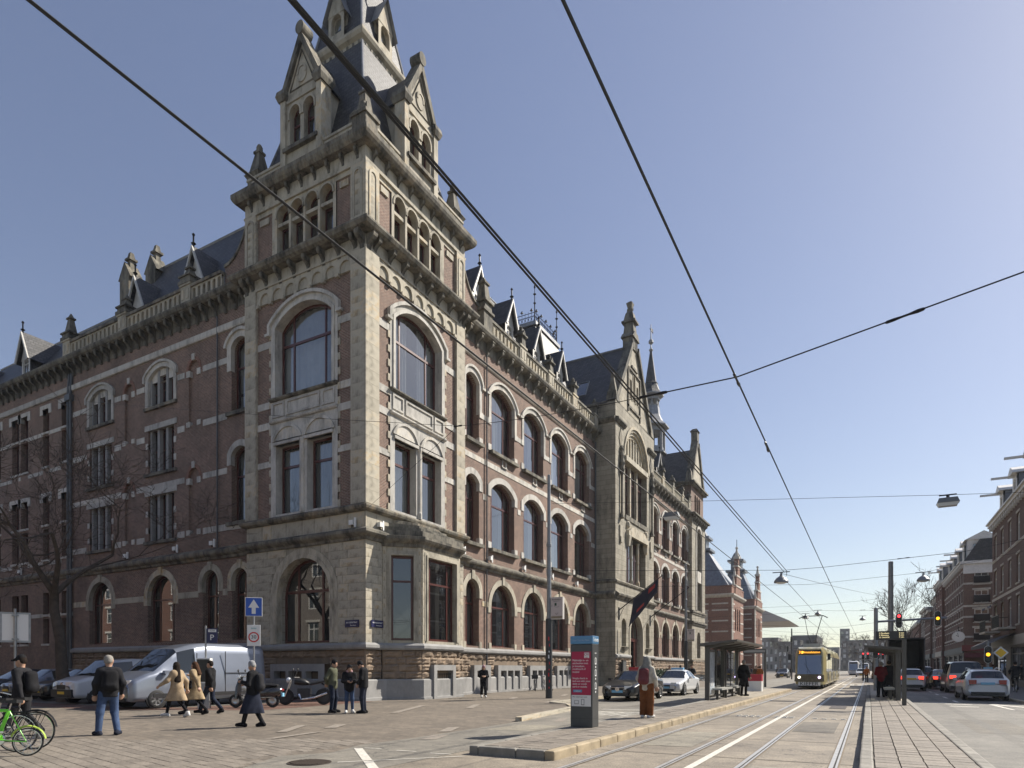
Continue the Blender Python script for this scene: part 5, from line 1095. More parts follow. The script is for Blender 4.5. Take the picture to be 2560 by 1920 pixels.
for u in (2.5, 9.2):                                                        # balconies and awnings
    fA(G().box(u - 1.6, u + 1.6, -1.1, 0, 4.6, 4.75), 'balcony_floor', BAND); g = G()
    for i in range(17): g.box(u - 1.58 + i * .195, u - 1.55 + i * .195, -1.08, -1.05, 4.75, 5.7)
    g.box(u - 1.6, u + 1.6, -1.1, -1.04, 5.68, 5.74); g.box(u - 1.6, u - 1.56, -1.1, 0, 5.66, 5.72); fA(g, 'balcony_rail', IRON)
for u in (1.7, 5.0): fA(G().add([(u - .8, 0, 7.4), (u + .8, 0, 7.4), (u + .8, -.9, 6.9), (u - .8, -.9, 6.9)], [(0, 1, 2, 3)]).box(u - .8, u + .8, -.92, -.88, 6.75, 6.92), 'window_awning', plain('awning_blue', (.03, .04, .08), .7))
fA(G().add([(0, 0, 4.3), (11, 0, 4.3), (11, -1.6, 3.5), (0, -1.6, 3.5)], [(0, 1, 2, 3)]).box(0, 11, -1.62, -1.58, 3.2, 3.5), 'shop_awning', plain('awning_dark', (.05, .05, .06), .8))
fA(G().box(.3, 1.7, -.35, -.2, 2.4, 3.1), 'shop_sign', plain('shop_sign_white', (.6, .6, .58), .5))
hB, fB, sB = house('corner_house', 'brown brick corner house with pale stone bands and white dormers across the side street', 10, 94, 116, 14.2, 4, 9, HB[1], south=2, dormers=4, beams=3, bands=(5.2, 7.6, 8.9, 11.6))
sB(G().box(-.05, 7, -.12, .0, 12.9, 14.1), 'frieze', WHITE)
o = (.9, 3.0, 14.6, 16.6, 0); g = G(); wall(g, .4, 3.6, 14.3, 17.1, [o], .3, .2); dd = sB(g, 'dormer', WHITE); sB(G().prism([(.1, 17.0), (3.9, 17.0), (2, 18.0)], .1, 3), 'dormer_roof', WHITE, dd); g = G(); ring(g, o, grow(o, -.1), .4, .48, True); g.box(1.9, 2.0, .4, .48, 14.6, 16.6); sB(g, 'window', WHITE, dd); sB(G().box(.9, 3.0, .46, .47, 14.6, 16.6), 'pane', GLASS, dd); sB(G().box(.4, 3.6, .5, 3, 14.3, 17), 'dormer_cheek', GREYSL, dd)
sB(G().box(3.8, 7, .6, 5, 14.3, 16.2).box(3.6, 7, .3, 5, 16.2, 16.5), 'roof_house', GREYSL)
g = G()
for i in range(9): g.box(3.8 + i * .4, 3.83 + i * .4, .4, .43, 16.5, 17.5)
g.box(3.8, 7, .4, .43, 17.45, 17.5); sB(g, 'roof_rail', IRON)
sB(G().box(4.2, 6.6, -1.2, 0, 12.6, 14.0).box(4.2, 6.6, -1.2, 0, 8.6, 9.4), 'bay_box', WHITE)
sB(G().box(-.2, 7, -.3, .05, 3.6, 4.3), 'shop_sign_board', plain('red_fascia', (.16, .03, .03), .5))
sB(G().add([(0, 0, 3.4), (6.5, 0, 3.4), (6.5, -1.4, 2.8), (0, -1.4, 2.8)], [(0, 1, 2, 3)]), 'shop_awning', plain('awning_red', (.12, .02, .02), .8))
for i, (y0, y1, h, st, co, mt, fl, lb) in enumerate([(116, 126, 14.6, 4, 3, 2, False, 'reddish brick house with hoist beam beyond the corner house'), (126, 137, 13.2, 4, 3, 4, False, 'pale brick house with slate roof in the middle of the right row'), (137, 150, 11.8, 3, 4, 0, True, 'dark brick house with flat roof halfway down the right row'),
        (150, 166, 13.4, 4, 4, 4, True, 'pale flat roofed block towards the far end of the right row'), (166, 190, 11.4, 3, 5, 2, False, 'low reddish brick terrace far down the right row'), (190, 230, 11.8, 3, 7, 0, False, 'long dark brick terrace at the far end of the right row')]):
    house('brick_house', lb, 10 - (.0 if i % 2 else .35), y0, y1 - .02, h, st, co, HB[mt], group=None, lowdetail=i > 1, flat=fl, dormers=2 if i < 2 else 0, beams=1 if i < 2 else 0, bands=(7.8,) if i != 1 else ())
# clock on the corner house
ck = tag(G().lathe(0, 0, [(.62, -.1), (.66, 0), (.62, .1)], 24).obj('clock', WHITE), 'round white street clock fixed to the corner house', 'clock'); ck.location = (9.4, 93.3, 5.3); ck.rotation_euler = (R(90), 0, 0)
for s in (-.105, .105):
    G().lathe(0, 0, [(.54, min(s, s * 1.02)), (.54, max(s, s * 1.02))], 24).obj('dial', plain('clock_dial_%d' % (s > 0), (.75, .74, .7), .5), ck)
for a, L in ((.2, .48), (.9, .33)): G().box(-.02, .02, -.03, L, .112, .12).obj('hand', IRON, ck, (0, 0, 0), a)
G().box(-.04, .04, .6, 1.2, -.04, .04).obj('bracket', IRON, ck)

# ---- red brick museum with slated corner roofs
MU = thing('museum_building', 'red brick museum with pale bands and two steep zinc roofs beyond the corner building', 'museum', (-20, 111, 0))
FM = Face(MU, R(90), 1); FN = Face(MU, 0, 1)
def museum_block(y0, y1, w, h):
    xo = -w; ops = [((y0 + y1) / 2 - 2.6 + i * 2.0, (y0 + y1) / 2 - 1.4 + i * 2.0, 8.0, 11.4, .5) for i in range(3)] + [((y0 + y1) / 2 - 2.6 + i * 2.0, (y0 + y1) / 2 - 1.4 + i * 2.0, 1.6, 5.2, .5) for i in range(3)]
    g = G(); wall(g, y0, y1, 0, 13.8, ops, 0, .3); FM(g, 'wall', BRICK_RED)
    for o in ops: window(MU, FM, o, .22, (.5,), (.6,), .08, .06, WHITE, panes=False)
    F2 = Face(MU, 0, 1, (0, y0)); so = [(-5.4, -4.0, 1.6, 4.6, .5), (-5.3, -4.1, 8.2, 10.8, .5)]
    g = G(); wall(g, -w, 0, 0, 13.8, so, 0, .3); F2(g, 'wall', BRICK_RED)
    for o in so: window(MU, F2, o, .22, (.5,), (.6,), .08, .06, WHITE, panes=False); g = G(); ring(g, o, grow(o, .25, 0), -.04, .1); F2(g, 'window_arch', BAND)
    for z in (2.2, 4.0, 5.8, 7.6, 9.4, 11.2, 12.3):
        F2(G().box(-w, -.1, -.03, .1, z, z + .24), 'stone_band', BAND)
        for a, b in ((y0 + .1, ops[0][0] - .3), (ops[2][1] + .3, y1 - .1)): FM(G().box(a, b, -.03, .1, z, z + .24), 'stone_band', BAND)
    for a in (0, -3.2): F2(G().box(a - .5, a, -.12, .2, 0, 13.8), 'pier', BRICK_RED)
    FM(G().box(y0, y0 + .45, -.1, .2, 0, 13.7).box(y0 + 1.1, y0 + 1.3, -.1, .2, 0, 13.7), 'pier', BAND)
    pth = [(-w, y0), (0, y0), (0, y1), (-w, y1)]
    G().band(pth, [(-.1, 13.4), (.15, 13.45), (.45, 13.75), (.5, 14.0), (-.1, 14.1)]).obj('cornice', BAND, MU); G().band(pth, [(-.3, 13.9), (.05, 13.9), (.05, 15.2), (.12, 15.25), (.12, 15.45), (-.3, 15.45)]).obj('parapet', BRICK_RED, MU)
    m = (y0 + y1) / 2; r = G().add([(-w + .2, y0 + .2, 15.2), (-.4, y0 + .2, 15.2), (-.4, y1 - .2, 15.2), (-w + .2, y1 - .2, 15.2), (-w * .62, m - 1.6, h), (-w * .62 + 2.6, m - 1.6, h), (-w * .62 + 2.6, m + 1.6, h), (-w * .62, m + 1.6, h)], [(0, 1, 5, 4), (1, 2, 6, 5), (2, 3, 7, 6), (3, 0, 4, 7), (4, 5, 6, 7)]).obj('roof', GREYSL, MU)
    cx = -w * .62 + 1.3; G().frus(cx, m, h, h + .4, 1.9, 2.1).frus(cx, m, h + .4, h + 2.2, 1.0, 1.2).frus(cx, m, h + 2.2, h + 2.6, 1.6, 1.8).frus(cx, m, h + 2.6, h + 4.0, 1.1, 1.2, .5, .6).frus(cx, m, h + 4.0, h + 4.4, .5, .6, .2, .2).obj('lantern', GREYSL, r); G().lathe(cx, m, [(.08, h + 4.3), (.06, h + 7)], 5).obj('finial', IRON, r)
    # scrolled street gable with pinnacles
    st = [(m - 3.2, 13.9), (m + 3.2, 13.9), (m + 3.0, 15.6), (m + 2.2, 16.0), (m + 2.0, 17.4), (m + 1.2, 17.8), (m + 1.0, 19.2), (m + .5, 19.8), (m + .35, 20.6), (m - .35, 20.6), (m - .5, 19.8), (m - 1.0, 19.2), (m - 1.2, 17.8), (m - 2.0, 17.4), (m - 2.2, 16.0), (m - 3.0, 15.6)]
    FM(G().prism(st, -.2, .5), 'gable', BRICK_RED)
    for z, hw in ((15.5, 3.1), (17.3, 2.1), (19.1, 1.1)): FM(G().box(m - hw - .1, m + hw + .1, -.3, .6, z, z + .25), 'gable_band', BAND)
    FM(G().frus(m, .15, 20.6, 21.0, .5, .5).frus(m, .15, 21.0, 22.4, .3, .3, .1, .1).ball((m, .15, 22.5), .25, n=7, m=5), 'pinnacle', BAND)
    for s in (-3.1, 3.1, -2.1, 2.1): FM(G().frus(m + s, .15, 15.5 if abs(s) > 3 else 17.3, 17.2 if abs(s) > 3 else 18.8, .25, .25, .05, .05), 'pinnacle', BAND)
museum_block(0, 11.5, 12, 22.2); museum_block(24.5, 35, 9, 21.6)
g = G(); wall(g, 11.5, 24.5, 0, 12.5, [(13 + i * 2.4, 14.4 + i * 2.4, 7.6, 11, .4) for i in range(5)], 2.0, .3); FM(g, 'wall', BRICK_RED); FM(G().box(11.5, 24.5, 2.5, 3, 0, 13), 'interior', DARKIN)
FM(G().add([(11.5, 2, 12.5), (24.5, 2, 12.5), (24.5, 6, 17), (11.5, 6, 17)], [(0, 1, 2, 3)]), 'roof', GREYSL)
cn = tag(G().prism([(-40, 11.9), (-15.3, 11.9), (-15.2, 12.0), (-40, 24)], 152, 175).obj('museum_canopy', plain('canopy_white', (.5, .49, .47), .5, 0, .1)), 'pale wedge shaped canopy jutting out beyond the museum', 'canopy')

# ---- far end of the street
def block(name, label, x0, x1, y0, y1, h, mat, rows, cols, group=None):
    o = thing(name, label, 'building', ((x0 + x1) / 2, y0, 0), 0, group); F = Face(o, 0, 1, (x0 - (x0 + x1) / 2, 0)); w = x1 - x0
    ops = [((c + .25) * w / cols, (c + .75) * w / cols, 1.2 + r * (h - 1.5) / rows, 1.2 + (r + .6) * (h - 1.5) / rows, 0) for r in range(rows) for c in range(cols)]
    g = G(); wall(g, 0, w, 0, h, ops, 0, .25); F(g, 'wall', mat); s = -(x1 - x0) / 2
    G().box(s, -s, .9, y1 - y0, 0, h).obj('rear_block', mat, o); F(G().box(-.1, w + .1, -.2, y1 - y0, h, h + .35), 'roof', GREYSL)
    for q in ops: F(G().add([(q[0], .2, q[2]), (q[1], .2, q[2]), (q[1], .2, q[3]), (q[0], .2, q[3])], [(0, 1, 2, 3)]).box(q[0], q[1], .16, .2, q[2] - .0, q[2] + .12), 'window', rnd.choice([GLASS, DARKIN, CURT]))
    return o
HZ = [plain('far_brick_%d' % i, c, .9, 0, .2, .3) for i, c in enumerate([(.12, .095, .09), (.15, .14, .14), (.1, .1, .11), (.2, .18, .17)])]
block('apartment_block', 'brown brick apartment block closing the far end of the street', -14, 14, 430, 450, 18, HZ[0], 5, 10)
block('apartment_block', 'taller narrow tower block rising far behind the tram', -16.5, -11, 470, 480, 27, HZ[2], 9, 2)
block('row_building', 'pale low building across the museum square left of the tram', -52, -38, 330, 345, 16, HZ[3], 4, 7)
block('row_building', 'grey low building with dark roof just left of the tram', -38.05, -24, 330, 345, 14, HZ[1], 4, 7)
block('row_building', 'dark building half hidden behind the tram', -23.9, -16, 250, 280, 13, HZ[2], 4, 4)
block('row_building', 'grey brick row building at the end of the left side', -60, -52.1, 330, 345, 19, HZ[2], 5, 4)
block('row_building', 'low brick building between the tram and the far apartment block', -24, -14.5, 400, 430, 13, HZ[1], 4, 5)
block('row_building', 'far brick building behind the traffic lights', 14.2, 34, 330, 345, 15, HZ[0], 4, 8)

# ---- houses across the side street, seen mirrored in the windows
def opposite(label, x0, x1, h, mat, cols):
    H = thing('opposite_house', label, 'house', (x0, -1.5, 0)); F = Face(H, R(180), 1, (x1 - x0, 0)); w = x1 - x0; st = 4
    ops = [((c + .25) * w / cols, (c + .75) * w / cols, .9 + s_ * h / st, .9 + (s_ + .6) * h / st, 0) for s_ in range(st) for c in range(cols)]
    g = G(); wall(g, 0, w, 0, h, ops, 0, .2); F(g, 'wall', mat); F(G().box(0, w, .5, 9, 0, h), 'rear_block', mat); F(G().box(-.1, w + .1, -.4, .2, h, h + .4), 'cornice', WHITE); F(G().prism([(0, h + .3), (w, h + .3), (w - .5, h + 3), (.5, h + 3)], .5, 8), 'roof', SLATE)
    for o in ops: window(H, F, o, .12, (.5,), (.65,), .12, .08, WHITE, panes=False); F(G().box(o[0] - .2, o[1] + .2, -.05, .1, o[3], o[3] + .25), 'lintel', BAND)
for i, (a, b, h, m, l) in enumerate(((-34, -23, 13, 1, 'brown brick house across the side street nearest the corner'), (-45.5, -34.1, 14.5, 2, 'reddish brick house across the side street, second from the corner'), (-58, -45.6, 13.5, 4, 'pale brick house across the side street, third from the corner'), (-72, -58.1, 14.2, 1, 'brown brick house across the side street, fourth from the corner'), (-90, -72.1, 13.2, 2, 'wide reddish brick house across the side street, farthest from the corner'))): opposite(l, a, b, h, HB[m], 4)

# ================================================================ LETTERING
def text(s, size, mat, parent, loc, rot=(0, 0, 0), align='CENTER', name='lettering', ext=.002, sx=1):
    cu = bpy.data.curves.new('t', 'FONT'); cu.body = s; cu.size = size; cu.extrude = ext; cu.align_x = align; cu.align_y = 'CENTER'; cu.resolution_u = 2
    ob = bpy.data.objects.new('t', cu); me = bpy.data.meshes.new_from_object(ob); bpy.data.objects.remove(ob); bpy.data.curves.remove(cu)
    me.name = name; me.materials.clear(); o = mobj(name, me, mat, parent, loc, rot); o.scale = (sx, 1, 1); return o
# ================================================================ VEHICLES
BLACKP = plain('black_plastic', (.015, .015, .016), .5); TYRE = plain('tyre_rubber', (.02, .02, .021), .8); RIM = plain('alloy_rim', (.42, .43, .44), .3, .9); RIM_D = plain('dark_rim', (.05, .05, .055), .4, .6)
CARGLASS = glass('car_glass', (.22, .25, .27), .8, .6, .06); HEADL = plain('headlamp_glass', (.75, .78, .8), .12, .2, coat=1); CHROME = plain('chrome', (.6, .6, .62), .15, 1)
TAIL = emit('lit_tail_lamp', (1, .06, .03), 1.2); TAILD = plain('red_tail_lamp', (.3, .01, .01), .2, coat=.6); PLATE_Y = plain('yellow_plate', (.75, .5, .03), .5); PLATE_B = plain('blue_plate', (.2, .45, .62), .5); INKD = plain('black_ink', (.015, .015, .015), .6); WHITEL = plain('white_lettering', (.8, .8, .78), .5)
def paint(n, c, metal=.0): return plain(n, c, .32, metal, .05, 2, coat=.8)
def swap(g): g.v = [(x, z, y) for x, y, z in g.v]; return g
def wheel_meshes(r, w):
    t = swap(G().lathe(0, 0, [(r * .62, -w / 2), (r * .93, -w / 2), (r, -w * .3), (r, w * .3), (r * .93, w / 2), (r * .62, w / 2)], 24, cap=False)).mesh('wheel'); t.shade_smooth()
    g = swap(G().lathe(0, 0, [(r * .66, -w * .46), (r * .6, -w * .38), (r * .58, -w * .1), (.02, -w * .12)], 24, cap=False))
    for k in range(7):
        a = 2 * math.pi * k / 7; c, s = math.cos(a), math.sin(a); p = [(.05, -.035), (r * .62, -.03), (r * .62, .03), (.05, .035)]
        g.add([(x * c - y * s, -w * .42, x * s + y * c) for x, y in p] + [(x * c - y * s, -w * .2, x * s + y * c) for x, y in p], [(0, 1, 2, 3), (0, 4, 5, 1), (1, 5, 6, 2), (2, 6, 7, 3), (3, 7, 4, 0)])
    return t, g.mesh('rim'), swap(G().lathe(0, 0, [(r * 1.12, -w * .2), (r * 1.12, w * .2)], 20)).mesh('wheel_arch')
def car(name, label, cat, loc, rot, st, mat, wheels, r=.32, lights=True, lit=False, plate=PLATE_Y, group=None, rim=RIM, seg=None, lower=None, hl=.66, tl=.85, cr=.4):
    """st: stations (x, z_bottom, z_belt, z_top, half width, half width at roof, kind of the stretch up to the next one)"""
    T = thing(name, label, cat, loc, rot, group); rings = []
    for x, zb, zw, zt, w, wt, k in st:
        h = [(0, zb), (w * .86, zb), (w * .985, zb + .13), (w, zb + .5 * (zw - zb)), (w * .975, zw), (wt, zw + (zt - zw) * .86), (wt * .8, zt), (0, zt + .015)]
        rings.append([(x, y, z) for y, z in h] + [(x, -y, z) for y, z in h[-2:0:-1]])
    n = 14; B, W = G(), G(); vs_ = [p for q in rings for p in q]; B.v = list(vs_); W.v = list(vs_)
    for i in range(len(st) - 1):
        k = st[i][6]
        for e in range(n):
            f = (i * n + e, i * n + (e + 1) % n, (i + 1) * n + (e + 1) % n, (i + 1) * n + e)
            gl = (k == 's' and e in (4, 9)) or (k == 'f' and e in (5, 6, 7, 8)) or (k == 'g' and e in (4, 5, 6, 7, 8, 9))
            (W if gl else B).f.append(f)
    B.f += [tuple(range(n)), tuple(range((len(st) - 1) * n, len(st) * n))[::-1]]
    def clean(g):
        used = sorted({i for f in g.f for i in f}); mp = {a: b for b, a in enumerate(used)}; g.v = [g.v[i] for i in used]; g.f = [tuple(mp[i] for i in f) for f in g.f]; return g
    for q, nm, mm in ((B, 'body', mat), (W, 'windows', CARGLASS)):
        ob = clean(q).obj(nm, mm, T, smooth=True); me = ob.data; cnt = {}
        for pl in me.polygons:
            for ek in pl.edge_keys: cnt[ek] = cnt.get(ek, 0) + 1
        at = me.attributes.new('crease_edge', 'FLOAT', 'EDGE'); at.data.foreach_set('value', [1.0 if cnt.get(tuple(sorted(e.vertices)), 0) == 1 else cr for e in me.edges])
        sb = ob.modifiers.new('sub', 'SUBSURF'); sb.levels = sb.render_levels = 2
    mid = [s for s in st if s[6] in 'sf']; G().box(mid[0][0] - .1, mid[-1][0] + .1, -mid[0][4] * .8, mid[0][4] * .8, st[0][1] + .1, mid[0][2] - .04).obj('interior', BLACKP, T)
    t, rm, ar = wheel_meshes(r, .2); wy = max(s[4] for s in st)
    for x in wheels:
        for s in (-1, 1):
            w = mobj('wheel', t, TYRE, T, (x, s * (wy - .1), r), 0 if s < 0 else math.pi); mobj('rim', rm, rim, w); mobj('wheel_arch', ar, BLACKP, T, (x, s * (wy - .065), r + .02))
    x1, x0 = st[0][0], st[-1][0]; zb = st[0][1]
    fr, bk = (x1, x0) if x1 > x0 else (x0, x1); wf = st[0][4] if x1 > x0 else st[-1][4]; wb = st[-1][4] if x1 > x0 else st[0][4]
    if lights:
        for s in (-1, 1):
            G().prism([(fr - .02, s * wf * .52), (fr + .03, s * wf * .55), (fr - .08, s * wf * .97), (fr - .35, s * wf * 1.03), (fr - .25, s * wf * .7)], hl - .07, hl + .09, 'xy').obj('headlight', HEADL, T)
            G().prism([(bk + .04, s * wb * .55), (bk - .03, s * wb * .58), (bk - .01, s * wb * .93), (bk + .28, s * wb * 1.03), (bk + .2, s * wb * .7)], tl - .08, tl + .12, 'xy').obj('tail_light', TAIL if lit else TAILD, T)
            G().box(mid[0][0] - .45, mid[0][0] - .25, s * wy * 1.0, s * (wy + .16), mid[0][2] + .02, mid[0][2] + .14).obj('wing_mirror', mat, T)
        G().box(fr - .05, fr + .025, -wf * .45, wf * .45, hl - .22, hl - .04).obj('grille', BLACKP, T); G().box(fr - .03, fr + .035, -.26, .26, zb + .12, zb + .23).obj('number_plate', plate, T); G().box(bk - .035, bk + .03, -.26, .26, tl - .1, tl + .01).obj('number_plate', plate, T)
        G().box(fr - .1, fr + .03, -wf * .8, wf * .8, zb - .02, zb + .1).obj('bumper', BLACKP, T); G().box(bk - .03, bk + .1, -wb * .85, wb * .85, zb - .02, zb + .14).obj('bumper', BLACKP, T)
    return T
SEDAN = [(2.35, .28, .55, .58, .62, .5, 'b'), (2.25, .22, .66, .7, .8, .65, 'b'), (1.6, .2, .8, .85, .88, .74, 'b'), (.95, .2, .9, .95, .9, .72, 'f'), (.3, .2, .92, 1.36, .9, .62, 's'), (-.25, .2, .93, 1.43, .9, .6, 'b'), (-.33, .2, .93, 1.43, .9, .6, 's'), (-.95, .2, .94, 1.38, .9, .6, 'f'), (-1.65, .22, .95, 1.02, .88, .66, 'b'), (-2.2, .25, .92, .98, .84, .68, 'b'), (-2.4, .34, .7, .76, .7, .55, 'b')]
HATCH = [(1.95, .28, .6, .64, .6, .5, 'b'), (1.85, .22, .72, .77, .78, .65, 'b'), (1.3, .2, .88, .93, .84, .72, 'b'), (.9, .2, .92, .98, .85, .7, 'f'), (.25, .2, .94, 1.44, .85, .6, 's'), (-.35, .2, .96, 1.5, .85, .59, 'b'), (-.42, .2, .96, 1.5, .85, .59, 's'), (-1.25, .2, 1.0, 1.46, .84, .57, 'b'), (-1.45, .2, 1.0, 1.42, .83, .56, 'f'), (-1.82, .22, 1.0, 1.05, .8, .6, 'b'), (-1.95, .3, .7, .8, .72, .55, 'b')]
ESTATE = [(2.25, .28, .58, .62, .6, .5, 'b'), (2.15, .22, .7, .75, .8, .65, 'b'), (1.5, .2, .86, .91, .87, .74, 'b'), (1.05, .2, .9, .96, .88, .72, 'f'), (.35, .2, .93, 1.4, .88, .62, 's'), (-.25, .2, .95, 1.47, .88, .61, 'b'), (-.32, .2, .95, 1.47, .88, .61, 's'), (-1.1, .2, .97, 1.45, .88, .6, 'b'), (-1.16, .2, .97, 1.45, .88, .6, 's'), (-1.75, .2, .99, 1.4, .87, .58, 'b'), (-1.85, .2, 1.0, 1.37, .86, .57, 'f'), (-2.15, .22, 1.0, 1.04, .84, .62, 'b'), (-2.28, .3, .72, .8, .74, .56, 'b')]
VANM = [(2.4, .3, .7, .76, .7, .6, 'b'), (2.3, .25, .9, .95, .9, .72, 'b'), (1.75, .22, 1.08, 1.14, .95, .8, 'b'), (1.5, .22, 1.1, 1.18, .96, .8, 'f'), (.75, .22, 1.14, 1.84, .96, .78, 's'), (-.1, .22, 1.15, 1.92, .96, .77, 'b'), (-.2, .22, 1.15, 1.93, .96, .77, 's'), (-1.2, .22, 1.15, 1.92, .96, .77, 'b'), (-1.3, .22, 1.15, 1.92, .96, .77, 's'), (-2.2, .22, 1.15, 1.9, .95, .76, 'b'), (-2.3, .22, 1.15, 1.87, .94, .74, 'f'), (-2.45, .25, 1.13, 1.2, .92, .8, 'b'), (-2.5, .3, .8, .9, .86, .75, 'b')]
CARGO = [(2.9, .32, .78, .84, .78, .68, 'b'), (2.78, .27, 1.0, 1.06, .98, .8, 'b'), (2.3, .25, 1.22, 1.3, 1.0, .84, 'b'), (2.0, .25, 1.28, 1.4, 1.01, .86, 'f'), (1.1, .25, 1.32, 2.25, 1.01, .84, 's'), (.35, .25, 1.34, 2.45, 1.01, .84, 'b'), (-.2, .25, 1.34, 2.52, 1.01, .84, 'b'), (-2.8, .25, 1.34, 2.5, 1.01, .84, 'b'), (-2.95, .28, 1.34, 2.46, .98, .82, 'b'), (-3.0, .34, 1.3, 2.35, .92, .78, 'b')]
silver = paint('silver_paint', (.22, .245, .3), .45); whitep = paint('white_paint_car', (.62, .63, .64)); blackp = paint('black_paint_car', (.012, .012, .014)); redp = paint('red_paint_car', (.22, .012, .015)); dkgrey = paint('dark_grey_car', (.03, .032, .036), .3); champ = paint('champagne_paint', (.33, .31, .28), .5); bluep = paint('dark_blue_car', (.015, .02, .035), .2)
D = -R(90)                                            # facing the camera side of the side street
v = car('cargo_van', 'large silver panel van with high roof parked by the corner building', 'van', (-24.1, 16.3, 0), D, CARGO, silver, (1.95, -1.75), .36, hl=.98, tl=1.1, cr=.72)
for s in (-1, 1):
    G().box(-2.7, 2.1, s * 1.0, s * 1.02, .42, .56).obj('side_moulding', BLACKP, v); G().box(.33, .35, s * .99, s * 1.017, .5, 2.1).obj('door_seam', BLACKP, v); G().box(-.95, -.93, s * .99, s * 1.017, .5, 2.2).obj('door_seam', BLACKP, v); G().box(-.1, .05, s * 1.0, s * 1.03, 1.1, 1.15).obj('door_handle', BLACKP, v); G().box(-2.6, -.95, s * .99, s * 1.02, 1.3, 1.33).obj('slide_rail', BLACKP, v)
v2 = car('parked_van', 'white panel van with dark lower front parked left of the silver van', 'van', (-29.5, 16.6, 0), D, [(a, b, c, d if i < 4 else d, w_, wt, k if k != 's' or i < 6 else 'b') for i, (a, b, c, d, w_, wt, k) in enumerate(VANM)], whitep, (1.5, -1.5), .33, rim=RIM_D, hl=.85, cr=.65)
G().box(2.0, 2.42, -.8, .8, .28, .62).obj('lower_bumper', BLACKP, v2); G().lathe(0, 0, [(.12, 0), (.12, .03)], 14).obj('emblem', CHROME, v2, (2.36, 0, .8), (0, R(90), 0))
car('parked_car', 'dark hatchback parked in the shade behind the tree', 'car', (-33.4, 17.0, 0), D, HATCH, blackp, (1.2, -1.2), rim=RIM_D)
car('parked_car', 'grey hatchback parked second from the left edge in the shade', 'car', (-36.3, 17.0, 0), D, HATCH, silver, (1.2, -1.2), rim=RIM_D)
car('parked_car', 'dark estate car parked at the far left edge in the shade', 'car', (-39.5, 17.2, 0), D, ESTATE, bluep, (1.4, -1.35), rim=RIM_D)
tx1 = car('taxi', 'black saloon taxi with red roof sign parked by the entrance', 'taxi', (-9.95, 30.0, 0), D, SEDAN, blackp, (1.5, -1.45), .33, plate=PLATE_B, hl=.62)
G().box(-.5, -.25, -.35, .35, 1.44, 1.56).obj('roof_sign', plain('taxi_sign_red', (.55, .02, .03), .4), tx1)
for z in (.46, .54, .62): G().box(2.3, 2.36, -.34, .34, z, z + .025).obj('grille_bar', CHROME, tx1)
G().lathe(0, 0, [(.1, 0), (.1, .03)], 14).obj('emblem', CHROME, tx1, (2.36, 0, .56), (0, R(90), 0))
tx2 = car('taxi', 'white saloon taxi with light blue roof sign behind the black taxi', 'taxi', (-9.75, 37.0, 0), D, SEDAN, whitep, (1.5, -1.45), .34, plate=PLATE_B, hl=.64); G().box(-.5, -.25, -.35, .35, 1.44, 1.55).obj('roof_sign', plain('taxi_sign_blue', (.2, .4, .6), .4), tx2)
mini = car('small_car', 'small dark hatchback with white roof coming towards the tram stop', 'car', (-11.8, 109, 0), D, HATCH, dkgrey, (1.2, -1.2)); G().box(-1.2, .2, -.58, .58, 1.5, 1.54).obj('roof_panel', whitep, mini)
U_ = R(90)
car('hatchback_car', 'white hatchback with brake lights on beside the right tram shelter', 'car', (2.5, 52.2, 0), U_, HATCH, whitep, (1.2, -1.2), lit=True)
car('red_car', 'red car in the queue beyond the white hatchback', 'car', (4.0, 64.0, 0), U_, [(a, b, c * 1.08, d * 1.12, w_, wt, k) for a, b, c, d, w_, wt, k in HATCH], redp, (1.2, -1.2), lit=True)
car('black_car', 'black saloon with brake lights on queuing beside the silver van', 'car', (4.7, 57.0, 0), U_, SEDAN, dkgrey, (1.5, -1.45), lit=True, tl=.8)
car('people_van', 'champagne silver passenger van waiting in the queue', 'van', (5.1, 49.4, 0), U_, VANM, champ, (1.5, -1.5), .33, lit=True, tl=.95, cr=.65)
es = car('estate_car', 'white estate car with blue plate nearest in the right lane', 'car', (4.75, 38.4, 0), U_, ESTATE, whitep, (1.4, -1.35), .32, plate=PLATE_B, tl=.85)
for s in (-1, 1): G().tube([(.2, s * .58, 1.46), (-.3, s * .6, 1.53), (-1.5, s * .58, 1.48)], .02, 5).obj('roof_rail', RIM, es)
for i, (x, y, m, l) in enumerate(((-1.2, 130, whitep, 'small white car far off to the right of the tram'), (-2.2, 175, dkgrey, 'tiny dark car far down the tram street'), (3.2, 84, dkgrey, 'dark car far ahead in the right lane'), (-9.5, 150, whitep, 'tiny white car beyond the museum'))): car('distant_car', l, 'car', (x, y, 0), D if x < 0 else U_, HATCH, m, (1.2, -1.2))
# dark box truck ahead in the right lane
tr = thing('box_truck', 'tall dark lorry with open rear box ahead of the white hatchback', 'lorry', (2.6, 63, 0), U_)
DK = plain('truck_black', (.04, .038, .04), .6, 0, .3)
G().box(-3, 3, -1.25, 1.25, .9, 1.05).obj('floor', DK, tr); G().box(-3, 3, -1.27, -1.2, 1.0, 3.9).box(-3, 3, 1.2, 1.27, 1.0, 3.9).obj('side_panel', DK, tr); G().box(-3, 3, -1.27, 1.27, 3.85, 3.95).obj('roof_panel', DK, tr); G().box(2.9, 3, -1.2, 1.2, 1.0, 3.9).obj('front_panel', DK, tr); G().box(3.1, 4.8, -1.15, 1.15, .5, 2.7).obj('cab', DK, tr)
for x in (-1.8, 3.8):
    for s in (-1, 1): t, rm, ar = wheel_meshes(.45, .28); mobj('wheel', t, TYRE, tr, (x, s * 1.05, .45))
for y in (-1.24, 1.24): G().box(-3.06, -2.98, y - .05, y + .05, .9, 3.95).obj('rear_post', plain('truck_post_%d' % (y > 0), (.07, .06, .06), .5), tr)
